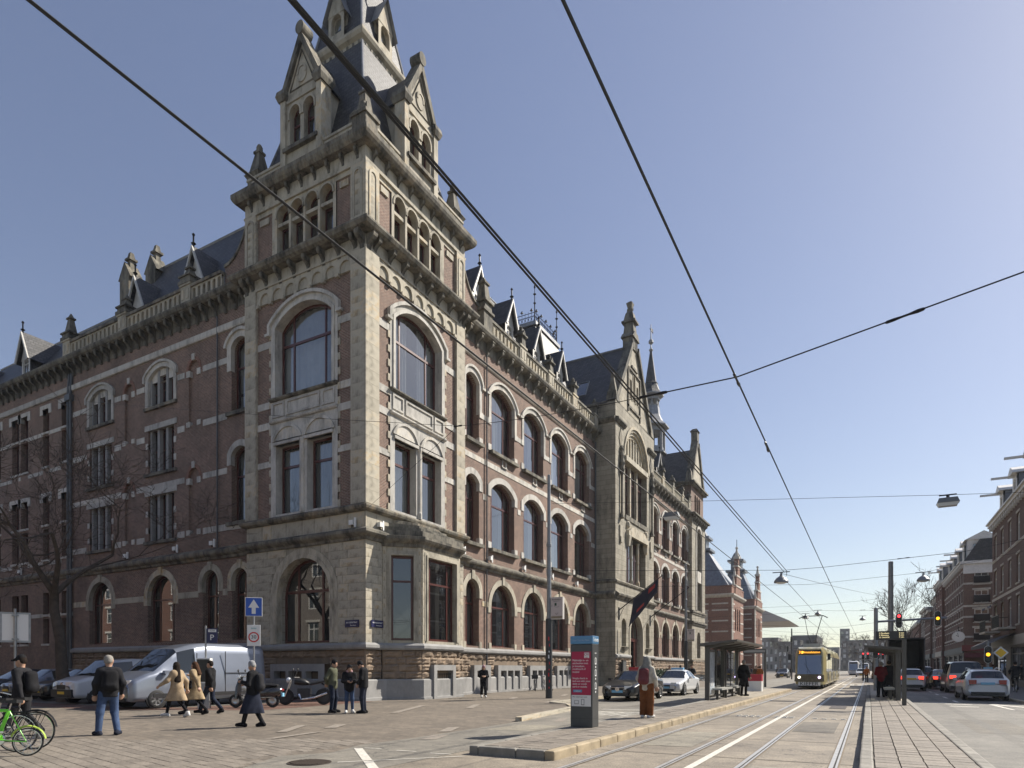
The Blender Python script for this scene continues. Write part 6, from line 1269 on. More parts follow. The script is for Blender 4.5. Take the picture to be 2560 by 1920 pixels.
G().box(-3.1, -3.0, -1.2, 1.2, .55, .75).obj('rear_bumper', BLACKP, tr)

# ---- trams
def tram(name, label, x, y, L, nsec, main, detail):
    T = thing(name, label, 'tram', (x, y, 0), D); W, H = 1.03, 3.08; sl = L / nsec       # local +x is the front
    for i in range(nsec):
        a, b = -i * sl - (.0 if i == 0 else .18), -(i + 1) * sl + .18; pr = []
        xs = [(a, .0)] if i else [(a + .0, .28), (a - .15, .14), (a - .7, .05), (a - 1.4, 0)]
        rings = [[(xx, s * (W - ins), z) for s, z in ((-1, .35), (-1, 2.6))] + [(xx, -(W - ins) * .8, H - ins), (xx, (W - ins) * .8, H - ins)] + [(xx, (W - ins), z) for z in (2.6, .35)] for xx, ins in xs + [(b, 0)]]
        if i == 0:                                                        # raked nose
            for k, r_ in enumerate(rings[:3]): rings[k] = [(p[0] - max(0, p[2] - 1.1) * (.28 if k == 0 else .2 if k == 1 else .1), p[1], p[2]) for p in r_]
        sec = smooth_by(G().loft(rings).obj('body_section', main, T), 40)
        for s in (-1, 1):
            n = 3; x0 = a - (1.5 if i == 0 else .2)
            for k in range(n):
                u0 = x0 + (b - x0) * k / n; u1 = x0 + (b - x0) * (k + 1) / n; door = (k == 1)
                G().box(u0 - .08, u1 + .08, s * W, s * (W + .012), .5 if door else 1.25, 2.45).obj('door' if door else 'side_window', TRGL, sec)
                if door: G().box((u0 + u1) / 2 - .02, (u0 + u1) / 2 + .02, s * W, s * (W + .02), .5, 2.45).obj('door_seam', main, sec)
        G().box(b - .02, b - .34, -W * .9, W * .9, .4, H - .12).obj('bellows', BLACKP, T)
        for k in range(3): G().box(b + .6 + k * 1.2, b + 1.5 + k * 1.2, -.6, .6, H - .05, H + .28).obj('roof_unit', STEEL, sec) if sl > 4.6 else None
        for xx in (a - sl * .3, b + sl * .25): G().box(xx - .8, xx + .8, -W * .8, W * .8, .12, .4).obj('bogie', BLACKP, T)
    z0, z1 = 1.08, 2.45
    G().add([(.02, -.8, z0), (.02, .8, z0), (-.28 * 1.3, .78, z1), (-.28 * 1.3, -.78, z1)], [(0, 1, 2, 3)]).obj('windscreen', TRGL, T)
    G().box(-.9, -.65, -.8, .8, .9, 2.6).obj('cab_interior', plain(name + label[:6] + '_cab', (.02, .025, .04), .8), T)
    G().add([(-.36, -.78, 2.5), (-.36, .78, 2.5), (-.48, .74, 2.84), (-.48, -.74, 2.84)], [(0, 1, 2, 3)]).obj('sign_panel', BLACKP, T)
    rt = (R(90) - math.atan(.38), 0, R(90))
    if detail:
        AM = emit('orange_led', (1, .42, .04), 1.6); text('Amstelstation', .25, AM, T, (-.40, .12, 2.67), rt, sx=.82); text('3', .3, AM, T, (-.40, -.66, 2.67), rt); G().box(-.44, -.38, -.55, -.43, 2.58, 2.76).obj('line_badge', AM, T)
        G().box(-.02, .1, -.72, .72, .26, .52).obj('board', plain('tram_board_white', (.75, .74, .7), .5), T); text('KIEFER', .36, INKD, T, (.112, 0, .39), (R(90), 0, R(90)), sx=1.15)
        G().prism([(-.95, 1.05), (.95, 1.05), (.98, .55), (-.98, .55)], .02, .05, 'yz').obj('dark_front_panel', plain('tram_front_dark', (.12, .1, .06), .35, .2, .6, 7), T)
        for s in (-1, 1):
            G().lathe(0, 0, [(.09, 0), (.09, .05)], 14).obj('headlight', emit('headlamp_%d' % (s > 0), (1, .93, .75) if s < 0 else (.75, .6, 1), 2.5), T, (.05, s * .66, .86), (0, R(90), 0))
            G().tube([(-.3, s * 1.1, 2.55), (.25, s * 1.28, 2.5)], .02, 5).box(.1, .2, s * 1.28 - .1, s * 1.28 + .1, 2.1, 2.55).obj('mirror', BLACKP, T)
        G().tube([(.03, .1, 1.15), (-.16, -.35, 1.9)], .015, 4).obj('wiper', BLACKP, T)
    else:
        for s in (-1, 1): G().box(0, .03, s * .6 - .1, s * .6 + .1, .7, .84).obj('headlight', HEADL, T)
    g = G(); px_ = -3.2; zt = 5.52
    for s in (-1, 1): g.tube([(px_ - 1.1, s * .12, H + .25), (px_ + .4, s * .3, H + 1.0), (px_ - .6, s * .62, zt)], .03, 5)
    g.tube([(px_ - .6, -1.0, zt - .15), (px_ - .6, -.7, zt + .02), (px_ - .6, .7, zt + .02), (px_ - .6, 1.0, zt - .15)], .035, 5); g.tube([(px_ - .4, -.7, zt), (px_ - .4, .7, zt)], .03, 5); g.box(px_ - 1.3, px_ - .6, -.3, .3, H, H + .3)
    g.obj('pantograph', IRON, T); return T
TRGL = glass('tram_glass', (.2, .22, .22), 1.0, .45, .3)
GOLD = plain('gold_wrap', (.52, .44, .21), .3, .2, .5, 1.6, coat=.5)
tram('tram', 'golden wrapped tram with orange destination sign pulling in to the platform', -3.74, 50.6, 25, 4, GOLD, True)
TW = plain('tram_white', (.55, .56, .58), .3, .1, .1, 1)
tram('distant_tram', 'small white tram far down the line, the nearer of the two', -2.9, 155, 24, 3, TW, False); tram('distant_tram', 'tiny farther white tram near the end of the street', -1.0, 215, 24, 3, TW, False)

# ---- bicycles, scooter and motorcycle
def bike(label, loc, rot, col, r=.34, step=False, lean=.06, group=None, name='bicycle', fold=False, crate=False):
    T = thing(name, label, 'bicycle', loc, rot, group); T.rotation_euler = (lean, 0, rot); wb = 1.06 if not fold else .98
    for x in (0, wb):
        w = mobj('wheel', swap(G().lathe(0, 0, [(r - .022, -.02), (r, -.01), (r, .01), (r - .022, .02)], 28, cap=False)).mesh('wheel'), TYRE, T, (x, 0, r))
        swap(G().lathe(0, 0, [(r - .035, -.012), (r - .02, -.012), (r - .02, .012), (r - .035, .012)], 28, cap=False)).obj('rim', CHROME, w); g = G()
        for k in range(16): a = 2 * math.pi * k / 16; g.tube([(0, .02 * (-1) ** k, 0), ((r - .03) * math.cos(a), 0, (r - .03) * math.sin(a))], .0025, 3)
        g.tube([(0, -.05, 0), (0, .05, 0)], .022, 6); g.obj('spokes', CHROME, w)
        pts = [(x + (r + .03) * math.cos(t), 0, r + (r + .03) * math.sin(t)) for t in [R(20 + i * 15) for i in range(10 if x else 11)]]; G().tube([(p[0], -.0, p[2]) for p in pts], .018, 4).obj('mudguard', BLACKP if not fold else plain('mudguard_lime', (.45, .6, .1), .4) if 'mudguard_lime' not in MATS else MATS['mudguard_lime'], T)
    hd = (wb - .22, 0, .92); bb = (.46, 0, .28); stx = (.3, 0, .78); ht = (wb - .14, 0, .66)
    fk = 1.7 if fold else 1.0; g = G().tube([bb, stx], .017 * fk, 6).tube([bb, ht], .02 * fk, 6).tube([(0, .05, r), bb], .011, 5).tube([(0, .05, r), stx], .01, 5)
    if not step: g.tube([stx, (wb - .17, 0, .78)], .017 * fk, 6)
    else: g.tube([(.36, 0, .52), (.62, 0, .42), (wb - .15, 0, .72)], .017, 6)
    g.obj('frame', col, T); G().tube([hd, ht, (wb - .05, 0, .45), (wb, .05, r)], .016, 6).obj('fork', col, T)
    G().tube([hd, (wb - .24, 0, 1.04)], .014, 5).tube([(wb - .42, -.3, 1.02), (wb - .3, -.24, 1.06), (wb - .24, 0, 1.05), (wb - .3, .24, 1.06), (wb - .42, .3, 1.02)], .012, 5).obj('handlebar', CHROME, T)
    G().tube([stx, (.27, 0, .9)], .013, 5).obj('seat_post', CHROME, T); G().loft([[(.42, y * .02, .93 + z * .02) for y, z in ((-1, -1), (1, -1), (1, 1), (-1, 1))], [(.28, y * .06, .93 + z * .025) for y, z in ((-1, -1), (1, -1), (1, 1), (-1, 1))], [(.14, y * .11, .935 + z * .03) for y, z in ((-1, -1), (1, -1), (1, 1), (-1, 1))]]).obj('saddle', BLACKP, T)
    G().tube([(.46, -.07, .28), (.56, -.07, .16)], .012, 4).box(.52, .62, -.14, -.06, .13, .16).tube([(.46, .07, .28), (.36, .07, .4)], .012, 4).box(.31, .41, .06, .14, .4, .43).lathe(.46, 0, [(.02, .27), (.02, .29)], 6).obj('pedals', CHROME, T)
    swap(G().lathe(0, 0, [(.09, -.01), (.1, 0), (.09, .01)], 14)).obj('chainring', CHROME, T, (.46, -.05, .28)); G().box(0, .46, -.056, -.044, .24, .27).obj('chain_guard', BLACKP, T)
    G().box(-.2, .22, -.06, .06, .7, .715).tube([(0, -.06, r), (-.15, -.06, .7)], .006, 4).tube([(0, .06, r), (-.15, .06, .7)], .006, 4).obj('rear_rack', BLACKP, T)
    if crate: G().box(wb - .12, wb + .22, -.2, .2, .82, .84).box(wb - .12, wb - .1, -.2, .2, .82, 1.08).box(wb + .2, wb + .22, -.2, .2, .82, 1.08).box(wb - .12, wb + .22, -.2, -.18, .82, 1.08).box(wb - .12, wb + .22, .18, .2, .82, 1.08).obj('basket', BLACKP, T)
    return T
GREEN = plain('lime_green_paint', (.18, .72, .04), .3, coat=.6); BKB = plain('black_bike_paint', (.018, .018, .02), .35, coat=.4)
bike('lime green folding bicycle in the lower left corner', (-12.62, 5.55, 0), R(-138), GREEN, .24, fold=True)
bike('black city bicycle leaning behind the green folding bicycle', (-13.5, 6.05, 0), R(-146), BKB, .35)
bike('black bicycle with yellow lock at the left edge behind the folding bicycle', (-13.35, 5.7, 0), R(-140), plain('grey_bike_paint', (.05, .05, .055), .4), .34)
for i, (x, y, rz, l) in enumerate(((-19.6, 38.3, -60, 'black bicycle with front basket parked by the cellar lights'), (-19.8, 40.2, -70, 'second parked bicycle, next to the woman by the wall'), (-19.6, 44.6, -65, 'lone black bicycle leaning by the wall behind the lamp post'), (-17.4, 50.6, -110, 'bicycle parked against the entrance pavilion wall'), (-17.4, 51.4, -100, 'dark bicycle next to the bollards by the entrance'))): bike(l, (x, y, 0), R(rz), BKB, .34, step=i % 2 == 0, crate=i == 0)
for i in range(7): bike(('nearest', 'second nearest', 'third nearest', 'middle', 'third farthest', 'second farthest', 'farthest')[i] + ' bicycle in the row parked beyond the entrance', (-17.3, 78 + i * .6, 0), R(-165), BKB, .34, group='row of parked bicycles beyond the entrance')
def scooter():
    T = thing('motor_scooter', 'black motor scooter with chrome trim parked behind the woman in the long skirt', 'scooter', (-20.55, 16.6, 0), R(-148)); r = .23; T.scale = (1.12,) * 3       # local +x is the front
    bl = plain('scooter_black', (.02, .02, .022), .25, coat=.9)
    for x in (.62, -.62):
        w = mobj('wheel', swap(G().lathe(0, 0, [(r * .6, -.05), (r * .95, -.05), (r, 0), (r * .95, .05), (r * .6, .05)], 22, cap=False)).mesh('wheel'), TYRE, T, (x, 0, r)); swap(G().lathe(0, 0, [(r * .62, -.04), (r * .4, -.05), (.03, -.04), (.03, .04), (r * .4, .05), (r * .62, .04)], 16)).obj('rim', RIM, w)
    def sec(x, z0, z1, w): return [(x, w * c, (z0 + z1) / 2 + (z1 - z0) / 2 * s_) for c, s_ in [(math.cos(a), math.sin(a)) for a in [i * math.pi / 6 for i in range(12)]]]
    smooth_by(G().loft([sec(-.95, .55, .65, .05), sec(-.85, .4, .7, .16), sec(-.6, .3, .74, .2), sec(-.3, .28, .72, .19), sec(-.08, .25, .62, .14)]).obj('rear_body', bl, T), 60)
    G().box(-.2, .45, -.16, .16, .22, .28).obj('footboard', bl, T)
    smooth_by(G().loft([[(.42 + x, y, z) for x, y, z in ((.1, -.22, .3), (.16, -.22, .3), (.16, .22, .3), (.1, .22, .3))], [(.5 + x, y, z) for x, y, z in ((0, -.2, .7), (.06, -.2, .7), (.06, .2, .7), (0, .2, .7))], [(.42 + x, y, z) for x, y, z in ((0, -.12, .98), (.07, -.12, .98), (.07, .12, .98), (0, .12, .98))]]).obj('leg_shield', bl, T), 50)
    smooth_by(G().loft([[(.3 + .66 * math.cos(t) * .6, y, .23 + .29 * math.sin(t)) for y in (-.08, 0, .08)] for t in [R(150 - 20 * i) for i in range(8)]], closed=False, cap=False).obj('front_mudguard', bl, T), 60)
    smooth_by(G().loft([sec(-.8, .72, .8, .12), sec(-.5, .72, .83, .16), sec(-.15, .7, .8, .13), sec(-.05, .7, .76, .08)]).obj('seat', BLACKP, T), 60)
    G().tube([(.45, 0, .95), (.4, 0, 1.05)], .04, 8).tube([(.34, -.33, 1.06), (.4, -.1, 1.05), (.4, .1, 1.05), (.34, .33, 1.06)], .02, 6).obj('handlebar', BLACKP, T); G().ball((.5, 0, 1.02), .08).obj('headlight', HEADL, T)
    for s in (-1, 1): G().tube([(.4, s * .25, 1.06), (.42, s * .3, 1.22)], .008, 4).ball((.42, s * .32, 1.26), .02, .07, .05).obj('mirror', BLACKP, T)
    G().box(-.98, -.93, -.1, .1, .38, .5).obj('number_plate', PLATE_B, T); G().ball((-.95, 0, .6), .05, .1, .04).obj('tail_light', TAILD, T); G().tube([(-.2, .18, .3), (.3, .2, .24), (.1, .2, .03)], .012, 4).obj('stand', CHROME, T); G().box(-.75, -.1, -.205, -.19, .34, .37).box(-.75, -.1, .19, .205, .34, .37).obj('trim', CHROME, T)
scooter()
def motorbike():
    T = thing('motorcycle', 'black motorcycle with yellow plate parked by the tower wall behind the scooter', 'motorcycle', (-20.3, 18.9, 0), R(215)); T.scale = (1.1,) * 3; r = .31
    for x, w_ in ((.72, .06), (-.68, .08)):
        w = mobj('wheel', swap(G().lathe(0, 0, [(r * .68, -w_), (r * .95, -w_), (r, 0), (r * .95, w_), (r * .68, w_)], 24, cap=False)).mesh('wheel'), TYRE, T, (x, 0, r)); swap(G().lathe(0, 0, [(r * .7, -.04), (.05, -.03), (.05, .03), (r * .7, .04)], 14)).obj('rim', RIM_D, w)
    def sec(x, z, a, b): return [(x, a * math.cos(t), z + b * math.sin(t)) for t in [i * math.pi / 6 for i in range(12)]]
    smooth_by(G().loft([sec(-.15, .8, .1, .06), sec(.0, .84, .17, .12), (sec(.2, .87, .18, .14)), sec(.38, .86, .12, .1)]).obj('tank', BLACKP, T), 60); smooth_by(G().loft([sec(-.95, .92, .06, .03), sec(-.6, .86, .13, .05), sec(-.2, .78, .14, .06)]).obj('seat', BLACKP, T), 60)
    G().box(-.2, .25, -.17, .17, .25, .62).obj('engine', RIM_D, T); G().tube([(.2, .15, .4), (.1, .2, .2), (-.4, .22, .28), (-.85, .24, .45)], .05, 8).obj('exhaust', CHROME, T)
    for s in (-1, 1): G().tube([(.72, s * .1, r), (.5, s * .1, .95)], .025, 6).obj('fork', CHROME, T); G().tube([(.42, s * .2, 1.05), (.35, s * .36, 1.28)], .01, 4).ball((.35, s * .38, 1.32), .03, .08, .05).obj('mirror', BLACKP, T); G().tube([(-.68, s * .1, r), (-.1, s * .1, .4)], .025, 6).obj('swing_arm', RIM_D, T)
    G().tube([(.3, -.38, 1.02), (.45, -.1, 1.02), (.45, .1, 1.02), (.3, .38, 1.02)], .018, 6).obj('handlebar', BLACKP, T); G().ball((.6, 0, .92), .1, .1, .11).obj('headlight', HEADL, T); G().box(-1.02, -.99, -.11, .11, .55, .72).obj('number_plate', PLATE_Y, T); G().box(-.99, -.93, -.08, .08, .76, .82).obj('tail_light', TAILD, T); G().tube([(-.6, 0, .8), (-1.0, 0, .6)], .03, 5).obj('rear_mudguard', BLACKP, T)
motorbike()

# ================================================================ STREET FURNITURE
CONC = plain('shelter_grey', (.085, .08, .07), .45, .2, .1); SGREY = plain('kiosk_grey', (.075, .078, .08), .4, .5, .08); MAG = plain('magenta_panel', (.38, .012, .06), .5); SIGNB = plain('sign_blue', (.02, .09, .42), .45); SKYB = plain('cap_blue', (.09, .24, .42), .4); SIGNW = plain('sign_white', (.72, .72, .7), .5); NAVY = plain('name_sign_navy', (.012, .014, .07), .4); REDS = plain('sign_red', (.55, .02, .02), .5); YEL = plain('sign_yellow', (.85, .5, .02), .5)
CLEAR = glass('clear_glass', (.82, .85, .85), .8, .92)
k = thing('ticket_machine', 'tall grey ticket pillar with magenta poster and blue cap on the tram platform', 'ticket machine', (-5.74, 13.74, .153), 0)
bevel(G().box(-.27, .27, -.19, .19, .0, 1.9).obj('column', SGREY, k), .01, 1); bevel(G().box(-.275, .275, -.195, .195, 1.905, 2.09).obj('cap', SKYB, k), .01, 1)
G().box(-.272, .272, -.194, .192, .2, .206).obj('seam', BLACKP, k); G().box(-.24, .235, -.2, -.19, .74, 1.73).obj('poster', MAG, k); G().box(-.24, .235, -.2, -.19, .48, .735).obj('lower_panel', SIGNW, k)
fz = (R(90), 0, 0)
for i, l in enumerate(('Makkelijk in- en', 'uitchecken met', 'je betaalpas,', 'creditcard of', 'mobiel')): text(l, .062, WHITEL, k, (-.215, -.203, 1.53 - i * .066), fz, 'LEFT')
for i, l in enumerate(('Simply check in', 'and out with your', 'debit or credit', 'card or mobile')): text(l, .06, WHITEL, k, (-.215, -.203, 1.12 - i * .064), fz, 'LEFT')
bevel(G().box(.07, .2, -.204, -.19, 1.58, 1.71).obj('logo_tile', SIGNW, k), .01, 1); text('OV', .085, MAG, k, (.135, -.207, 1.662), fz); text('pay', .04, MAG, k, (.135, -.207, 1.605), fz); G().box(-.2, .02, -.204, -.19, .8, .86).obj('web_badge', SKYB, k); text('ovpay.nl', .045, WHITEL, k, (-.09, -.207, .83), fz)
text('Meer weten? Learn more?', .034, INKD, k, (-.21, -.203, .695), fz, 'LEFT'); ic = G(); ring(ic, (-.17, -.06, .53, .62, 0), (-.16, -.07, .54, .61, 0), -.204, -.2, True); ic.obj('card_icon', INKD, k); ic = G(); ring(ic, (0, .08, .51, .65, 0), (.012, .068, .522, .638, 0), -.204, -.2, True); ic.obj('phone_icon', INKD, k)
text('Tickets Tram Bus Metro', .055, plain('pale_blue_lettering', (.3, .45, .6), .5), k, (-.24, -.198, 1.99), fz, 'LEFT', sx=.8)
text('Tickets', .13, WHITEL, k, (.278, 0, 2.0), (R(90), 0, R(90)), sx=.85); text('open', .05, WHITEL, k, (.273, 0, 1.7), (R(90), 0, R(90)))
for i, z in enumerate((1.52, 1.25, .95)): ic = G(); ring(ic, (-.05, .05, z - .08, z + .03, .05), (-.03, .03, z - .06, z + .03, .03), -.003, .003, True); ic.obj('pictogram', WHITEL, k, (.273, 0, 0), R(90)); G().box(.27, .276, -.02, .02, z - .16, z - .12).obj('pictogram', WHITEL, k)
text('lijn', .04, WHITEL, k, (.273, 0, .8), (R(90), 0, R(90)))

def shelter(label, x, y0, n, side, bay=3.45, h=2.3):
    T = thing('tram_shelter', label, 'tram shelter', (x, y0, .153)); L = bay * n
    for i in range(n + 1):
        y = i * bay
        for dy in ((0,) if i in (0, n) else (-.22, .22)): G().box(-.09, .09, y + dy - .07, y + dy + .07, 0, h).obj('post', CONC, T)
    for i in range(n):
        a, b = i * bay + .3, (i + 1) * bay - .3
        G().box(-.012, .012, a, (a + b) / 2 - .03, .18, h - .15).obj('pane', CLEAR, T); G().box(-.012, .012, (a + b) / 2 + .03, b, .18, h - .15).obj('pane', CLEAR, T)
        for yy in ((a + b) / 2,): G().box(-.03, .03, yy - .03, yy + .03, .1, h - .1).obj('mullion', CONC, T)
        G().box(-.03, .03, a - .25, b + .25, .1, .18).obj('rail', CONC, T)
        G().box(side * .1, side * .5, a + .2, b - .2, .42, .5).obj('bench', plain('bench_grey_%d%d' % (i, side), (.3, .3, .28), .6), T)
        for yy in (a + .5, b - .5): G().box(side * .2, side * .3, yy - .03, yy + .03, 0, .42).obj('bench_leg', CONC, T)
    G().loft([[(side * -.25, y, h - .02), (side * 1.25, y, h + .16), (side * 1.25, y, h + .24), (side * -.25, y, h + .1)] for y in (-.3, L + .3)]).obj('roof', CONC, T)
    for i in range(n * 2 + 1): G().prism([(side * -.1, h - .15), (side * 1.1, h + .1), (side * 1.1, h + .14), (side * -.1, h + .02)], i * bay / 2 - .04, i * bay / 2 + .04, 'xz').obj('roof_rib', CONC, T)
    return T
s1 = shelter('dark grey glass tram shelter on the left platform beside the man in black', -5.95, 27.6, 2, 1)
G().box(.02, .06, .12, 1.15, .22, 2.05).obj('advert_panel', plain('advert_pale', (.45, .5, .55), .3, 0, .45, 2.5), s1); text('08', .55, WHITEL, s1, (.068, .62, .75), (R(90), 0, R(90)))
shelter('dark grey tram shelter behind the woman in the red coat on the right platform', 1.08, 31.3, 2, -1, 3.0, 2.1)
def display(label, x, y, dx, lines, h=2.72, ww=.9, back=False):
    T = thing('departure_display', label, 'display', (x, y, .153)); G().box(-.07, .07, -.09, .09, 0, h - .1).obj('post', CONC, T)
    a, b = (min(0, dx * ww), max(0, dx * ww)) if not back else (-ww, .08); b += .07 * (dx < 0); G().box(a, b, -.12, .12, h - .32, h).obj('housing', plain('display_black_%d' % int(y), (.02, .02, .021), .4), T)
    if lines:
        LED = emit('display_led_%d' % int(y), (1, .85, .45), .7)
        for i, (l, r_) in enumerate(lines): text(l, .07, LED, T, (a + .1, -.125, h - .08 - i * .075), (R(90), 0, 0), 'LEFT'); text(r_, .07, LED, T, (b - .24, -.125, h - .08 - i * .075), (R(90), 0, 0), 'LEFT')
    else: G().box(a + .06, b - .06, -.13, -.12, h - .25, h - .07).obj('screen', plain('screen_grey_%d' % int(y), (.3, .3, .29), .4), T)
display('black tram departure display with lit lines on a post on the right platform', 1.13, 27.4, -1, (('3 Zoutkeet', '2 min'), ('5 Westerg', '4 min'), ('12 Centraal', '7 min')))
display('departure display with grey screen at the end of the left platform', -6.5, 49.0, -1, (), 2.75, 1.5)
bx = thing('advert_box', 'red and white advert box on the left platform behind the man in black', 'box', (-5.95, 40.2, .153)); G().box(-.45, .45, -.25, .25, 0, .6).obj('white_base', SIGNW, bx); G().box(-.455, .455, -.255, .255, .6, 1.0).obj('red_top', plain('box_red', (.4, .02, .04), .5), bx)

# ---- poles, signs, lights
POLEG = plain('lamp_post_grey', (.24, .25, .26), .45, .4, .2, 4); POLED = plain('lamp_post_dark', (.035, .037, .04), .5, .1, .2, 4)
def lamppost(label, x, y, h, sign):
    T = thing('lamp_post', label, 'lamp post', (x, y, 0)); G().lathe(0, 0, [(.17, -.02), (.17, 3.95), (.15, 4.0)], 14).obj('base_section', POLED, T, smooth=False); G().lathe(0, 0, [(.115, 3.9), (.105, 7.6), (.13, 7.62), (.13, 7.75), (.09, 7.8), (.08, h), (.02, h + .05)], 14).obj('shaft', POLEG, T)
    G().lathe(0, 0, [(.13, 6.2), (.13, 6.5)], 12).obj('clamp', POLEG, T); G().lathe(0, 0, [(.12, h * .68), (.12, h * .68 + .2)], 12).obj('clamp', POLEG, T)
    if sign:
        b = G().box(.14, .8, -.1, .1, 3.95, 5.05).obj('sign_box', plain('sign_box_edge_%d' % int(y), (.5, .47, .44), .5), T); G().box(.17, .77, -.106, -.1, 4.12, 5.02).obj('sign_face', plain('sign_face_%d' % int(y), (.52, .45, .43), .5), b); G().box(.17, .77, -.107, -.1, 4.0, 4.1).obj('sign_foot', plain('sign_foot_%d' % int(y), (.25, .2, .13), .5), b)
        text('Bonebakker', .115, INKD, b, (.47, -.11, 4.93), (R(90), 0, 0), sx=.92); text('amsterdam 1792', .05, INKD, b, (.47, -.11, 4.84), (R(90), 0, 0)); G().box(.36, .47, -.112, -.1, 4.62, 4.76).obj('picture', plain('sign_emerald_%d' % int(y), (.01, .05, .03), .3), b)
        pts = [(.47 + .14 * math.cos(t), -.11, 4.62 + .07 * math.sin(t)) for t in [R(190 + 20 * i) for i in range(9)]]; G().tube(pts, .006, 4).tube([(.4, -.11, 4.25), (.47, -.11, 4.18), (.54, -.11, 4.27)], .01, 4).obj('picture', INKD, b); text('7', .12, INKD, b, (.21, -.11, 4.62), (R(90), 0, R(90) * 0))
    return T
p1 = lamppost('tall grey lamp post with dark base and sign box before the brick wing', -14.04, 29.0, 11.2, True)
for i in range(9): G().add([(.06 + .03 * math.sin(i * 2.1), -.172, .5 + i * .3), (.11 + .02 * math.sin(i * 2.1), -.14, .5 + i * .3), (.1 + .02 * math.sin(i * 2.1), -.145, .58 + i * .3 + .05 * (i % 3)), (.06 + .03 * math.sin(i * 2.1), -.172, .58 + i * .3 + .05 * (i % 3))], [(0, 1, 2, 3)]).obj('sticker', rnd.choice([REDS, WHITEL, SIGNW]), p1)
lamppost('second lamp post with sign box near the far end of the corner building', -14.5, 58.4, 11.0, True)
def post_sign(name, label, x, y, h, r=.03): T = thing(name, label, 'sign', (x, y, 0)); G().tube([(0, 0, 0), (0, 0, h)], r, 8).obj('post', STEEL, T); return T
CAMR = (0, 0, R(50))
def plate(T, w, h, z, mat, rz, y=-.04, edge=None, name='sign_plate', th=.01):
    o = bevel(G().box(-w / 2, w / 2, y - th, y, z - h / 2, z + h / 2).obj(name, edge or mat, T, (0, 0, 0), rz), .008, 1)
    if edge: G().box(-w / 2 + .02, w / 2 - .02, y - th - .004, y - th, z - h / 2 + .02, z + h / 2 - .02).obj('sign_face', mat, o)
    return o
s3 = post_sign('traffic_sign', 'blue one way arrow sign above a zone thirty sign on a grey post', -19.95, 16.1, 3.9)
a = plate(s3, .6, .7, 3.78, SIGNB, R(42), edge=SIGNW); G().prism([(-.07, 3.52), (.07, 3.52), (.07, 3.75), (.19, 3.75), (0, 4.06), (-.19, 3.75), (-.07, 3.75)], -.062, -.055).obj('arrow', SIGNW, a)
b = plate(s3, .47, .78, 2.72, SIGNW, R(42), edge=SIGNW); g = G(); c_ = [(.19 * math.cos(i * math.pi / 14), 2.66 + .19 * math.sin(i * math.pi / 14)) for i in range(28)]; c2 = [(.145 * math.cos(i * math.pi / 14), 2.66 + .145 * math.sin(i * math.pi / 14)) for i in range(28)]
g.add([(x, -.06, z) for x, z in c_] + [(x, -.06, z) for x, z in c2], [(i, (i + 1) % 28, 28 + (i + 1) % 28, 28 + i) for i in range(28)]); g.obj('red_ring', REDS, b); text('30', .19, INKD, b, (0, -.061, 2.66), fz); text('zone', .1, plain('sign_teal', (.1, .4, .4), .5), b, (0, -.061, 2.99), fz)
pm = thing('parking_meter', 'grey parking meter with dark poster and blue parking flag above it', 'parking meter', (-21.7, 15.3, 0), R(40)); G().box(-.2, .2, -.14, .14, 0, .95).obj('cabinet', STEEL, pm); G().box(-.24, .24, -.17, .17, .95, 1.88).obj('upper_case', SIGNW, pm); G().box(-.21, .21, -.18, -.17, 1.0, 1.84).obj('poster', plain('dark_poster', (.02, .018, .016), .4, 0, .6, 6), pm)
G().tube([(.05, 0, 1.8), (.05, 0, 3.1)], .035, 8).obj('post', STEEL, pm); f = G().box(.09, .45, -.015, .015, 2.45, 3.0).obj('parking_flag', NAVY, pm); text('P', .3, WHITEL, f, (.27, -.018, 2.65), fz); G().box(.14, .42, -.018, -.012, 2.86, 2.96).obj('flag_strip', SIGNW, f); text('ZONE', .07, INKD, f, (.28, -.02, 2.91), fz)
inf = post_sign('notice_board', 'back of a pale framed notice board on a post at the left edge', -28.1, 11.95, 3.75, .05); o = G().box(-.45, .45, .04, .07, 2.5, 3.6).obj('panel', SIGNW, inf, (0, 0, 0), R(60))
g = G(); ring(g, (-.47, .47, 2.48, 3.62, 0), (-.4, .4, 2.55, 3.55, 0), .03, .09, True); g.obj('frame', STEEL, o)
for z in (2.6, 3.5): G().box(-.1, .1, -.06, .05, z - .03, z + .03).obj('clamp', STEEL, inf, (0, 0, 0), R(60))
for nm, F, u, s_, lb in (('JAN LUIJKENSTRAAT', FL, .8, 1, 'navy street name plate on the left face of the tower corner'), ('VAN BAERLESTRAAT', FR, .75, 1, 'navy street name plate on the right face of the tower corner')):
    c, sn = math.cos(F.rot), math.sin(F.rot); x = F.sgn * u; T = thing('street_name_sign', lb, 'sign', (XR + c * x + sn * .05, YL + sn * x - c * .05, 3.6), F.rot)
    G().box(-.42, .42, -.015, .03, -.17, .17).obj('plate', NAVY, T); text(nm, .105, WHITEL, T, (0, -.017, .05), fz, sx=.72); text('Museumkwartier', .07, WHITEL, T, (.1, -.017, -.08), fz, sx=.8)
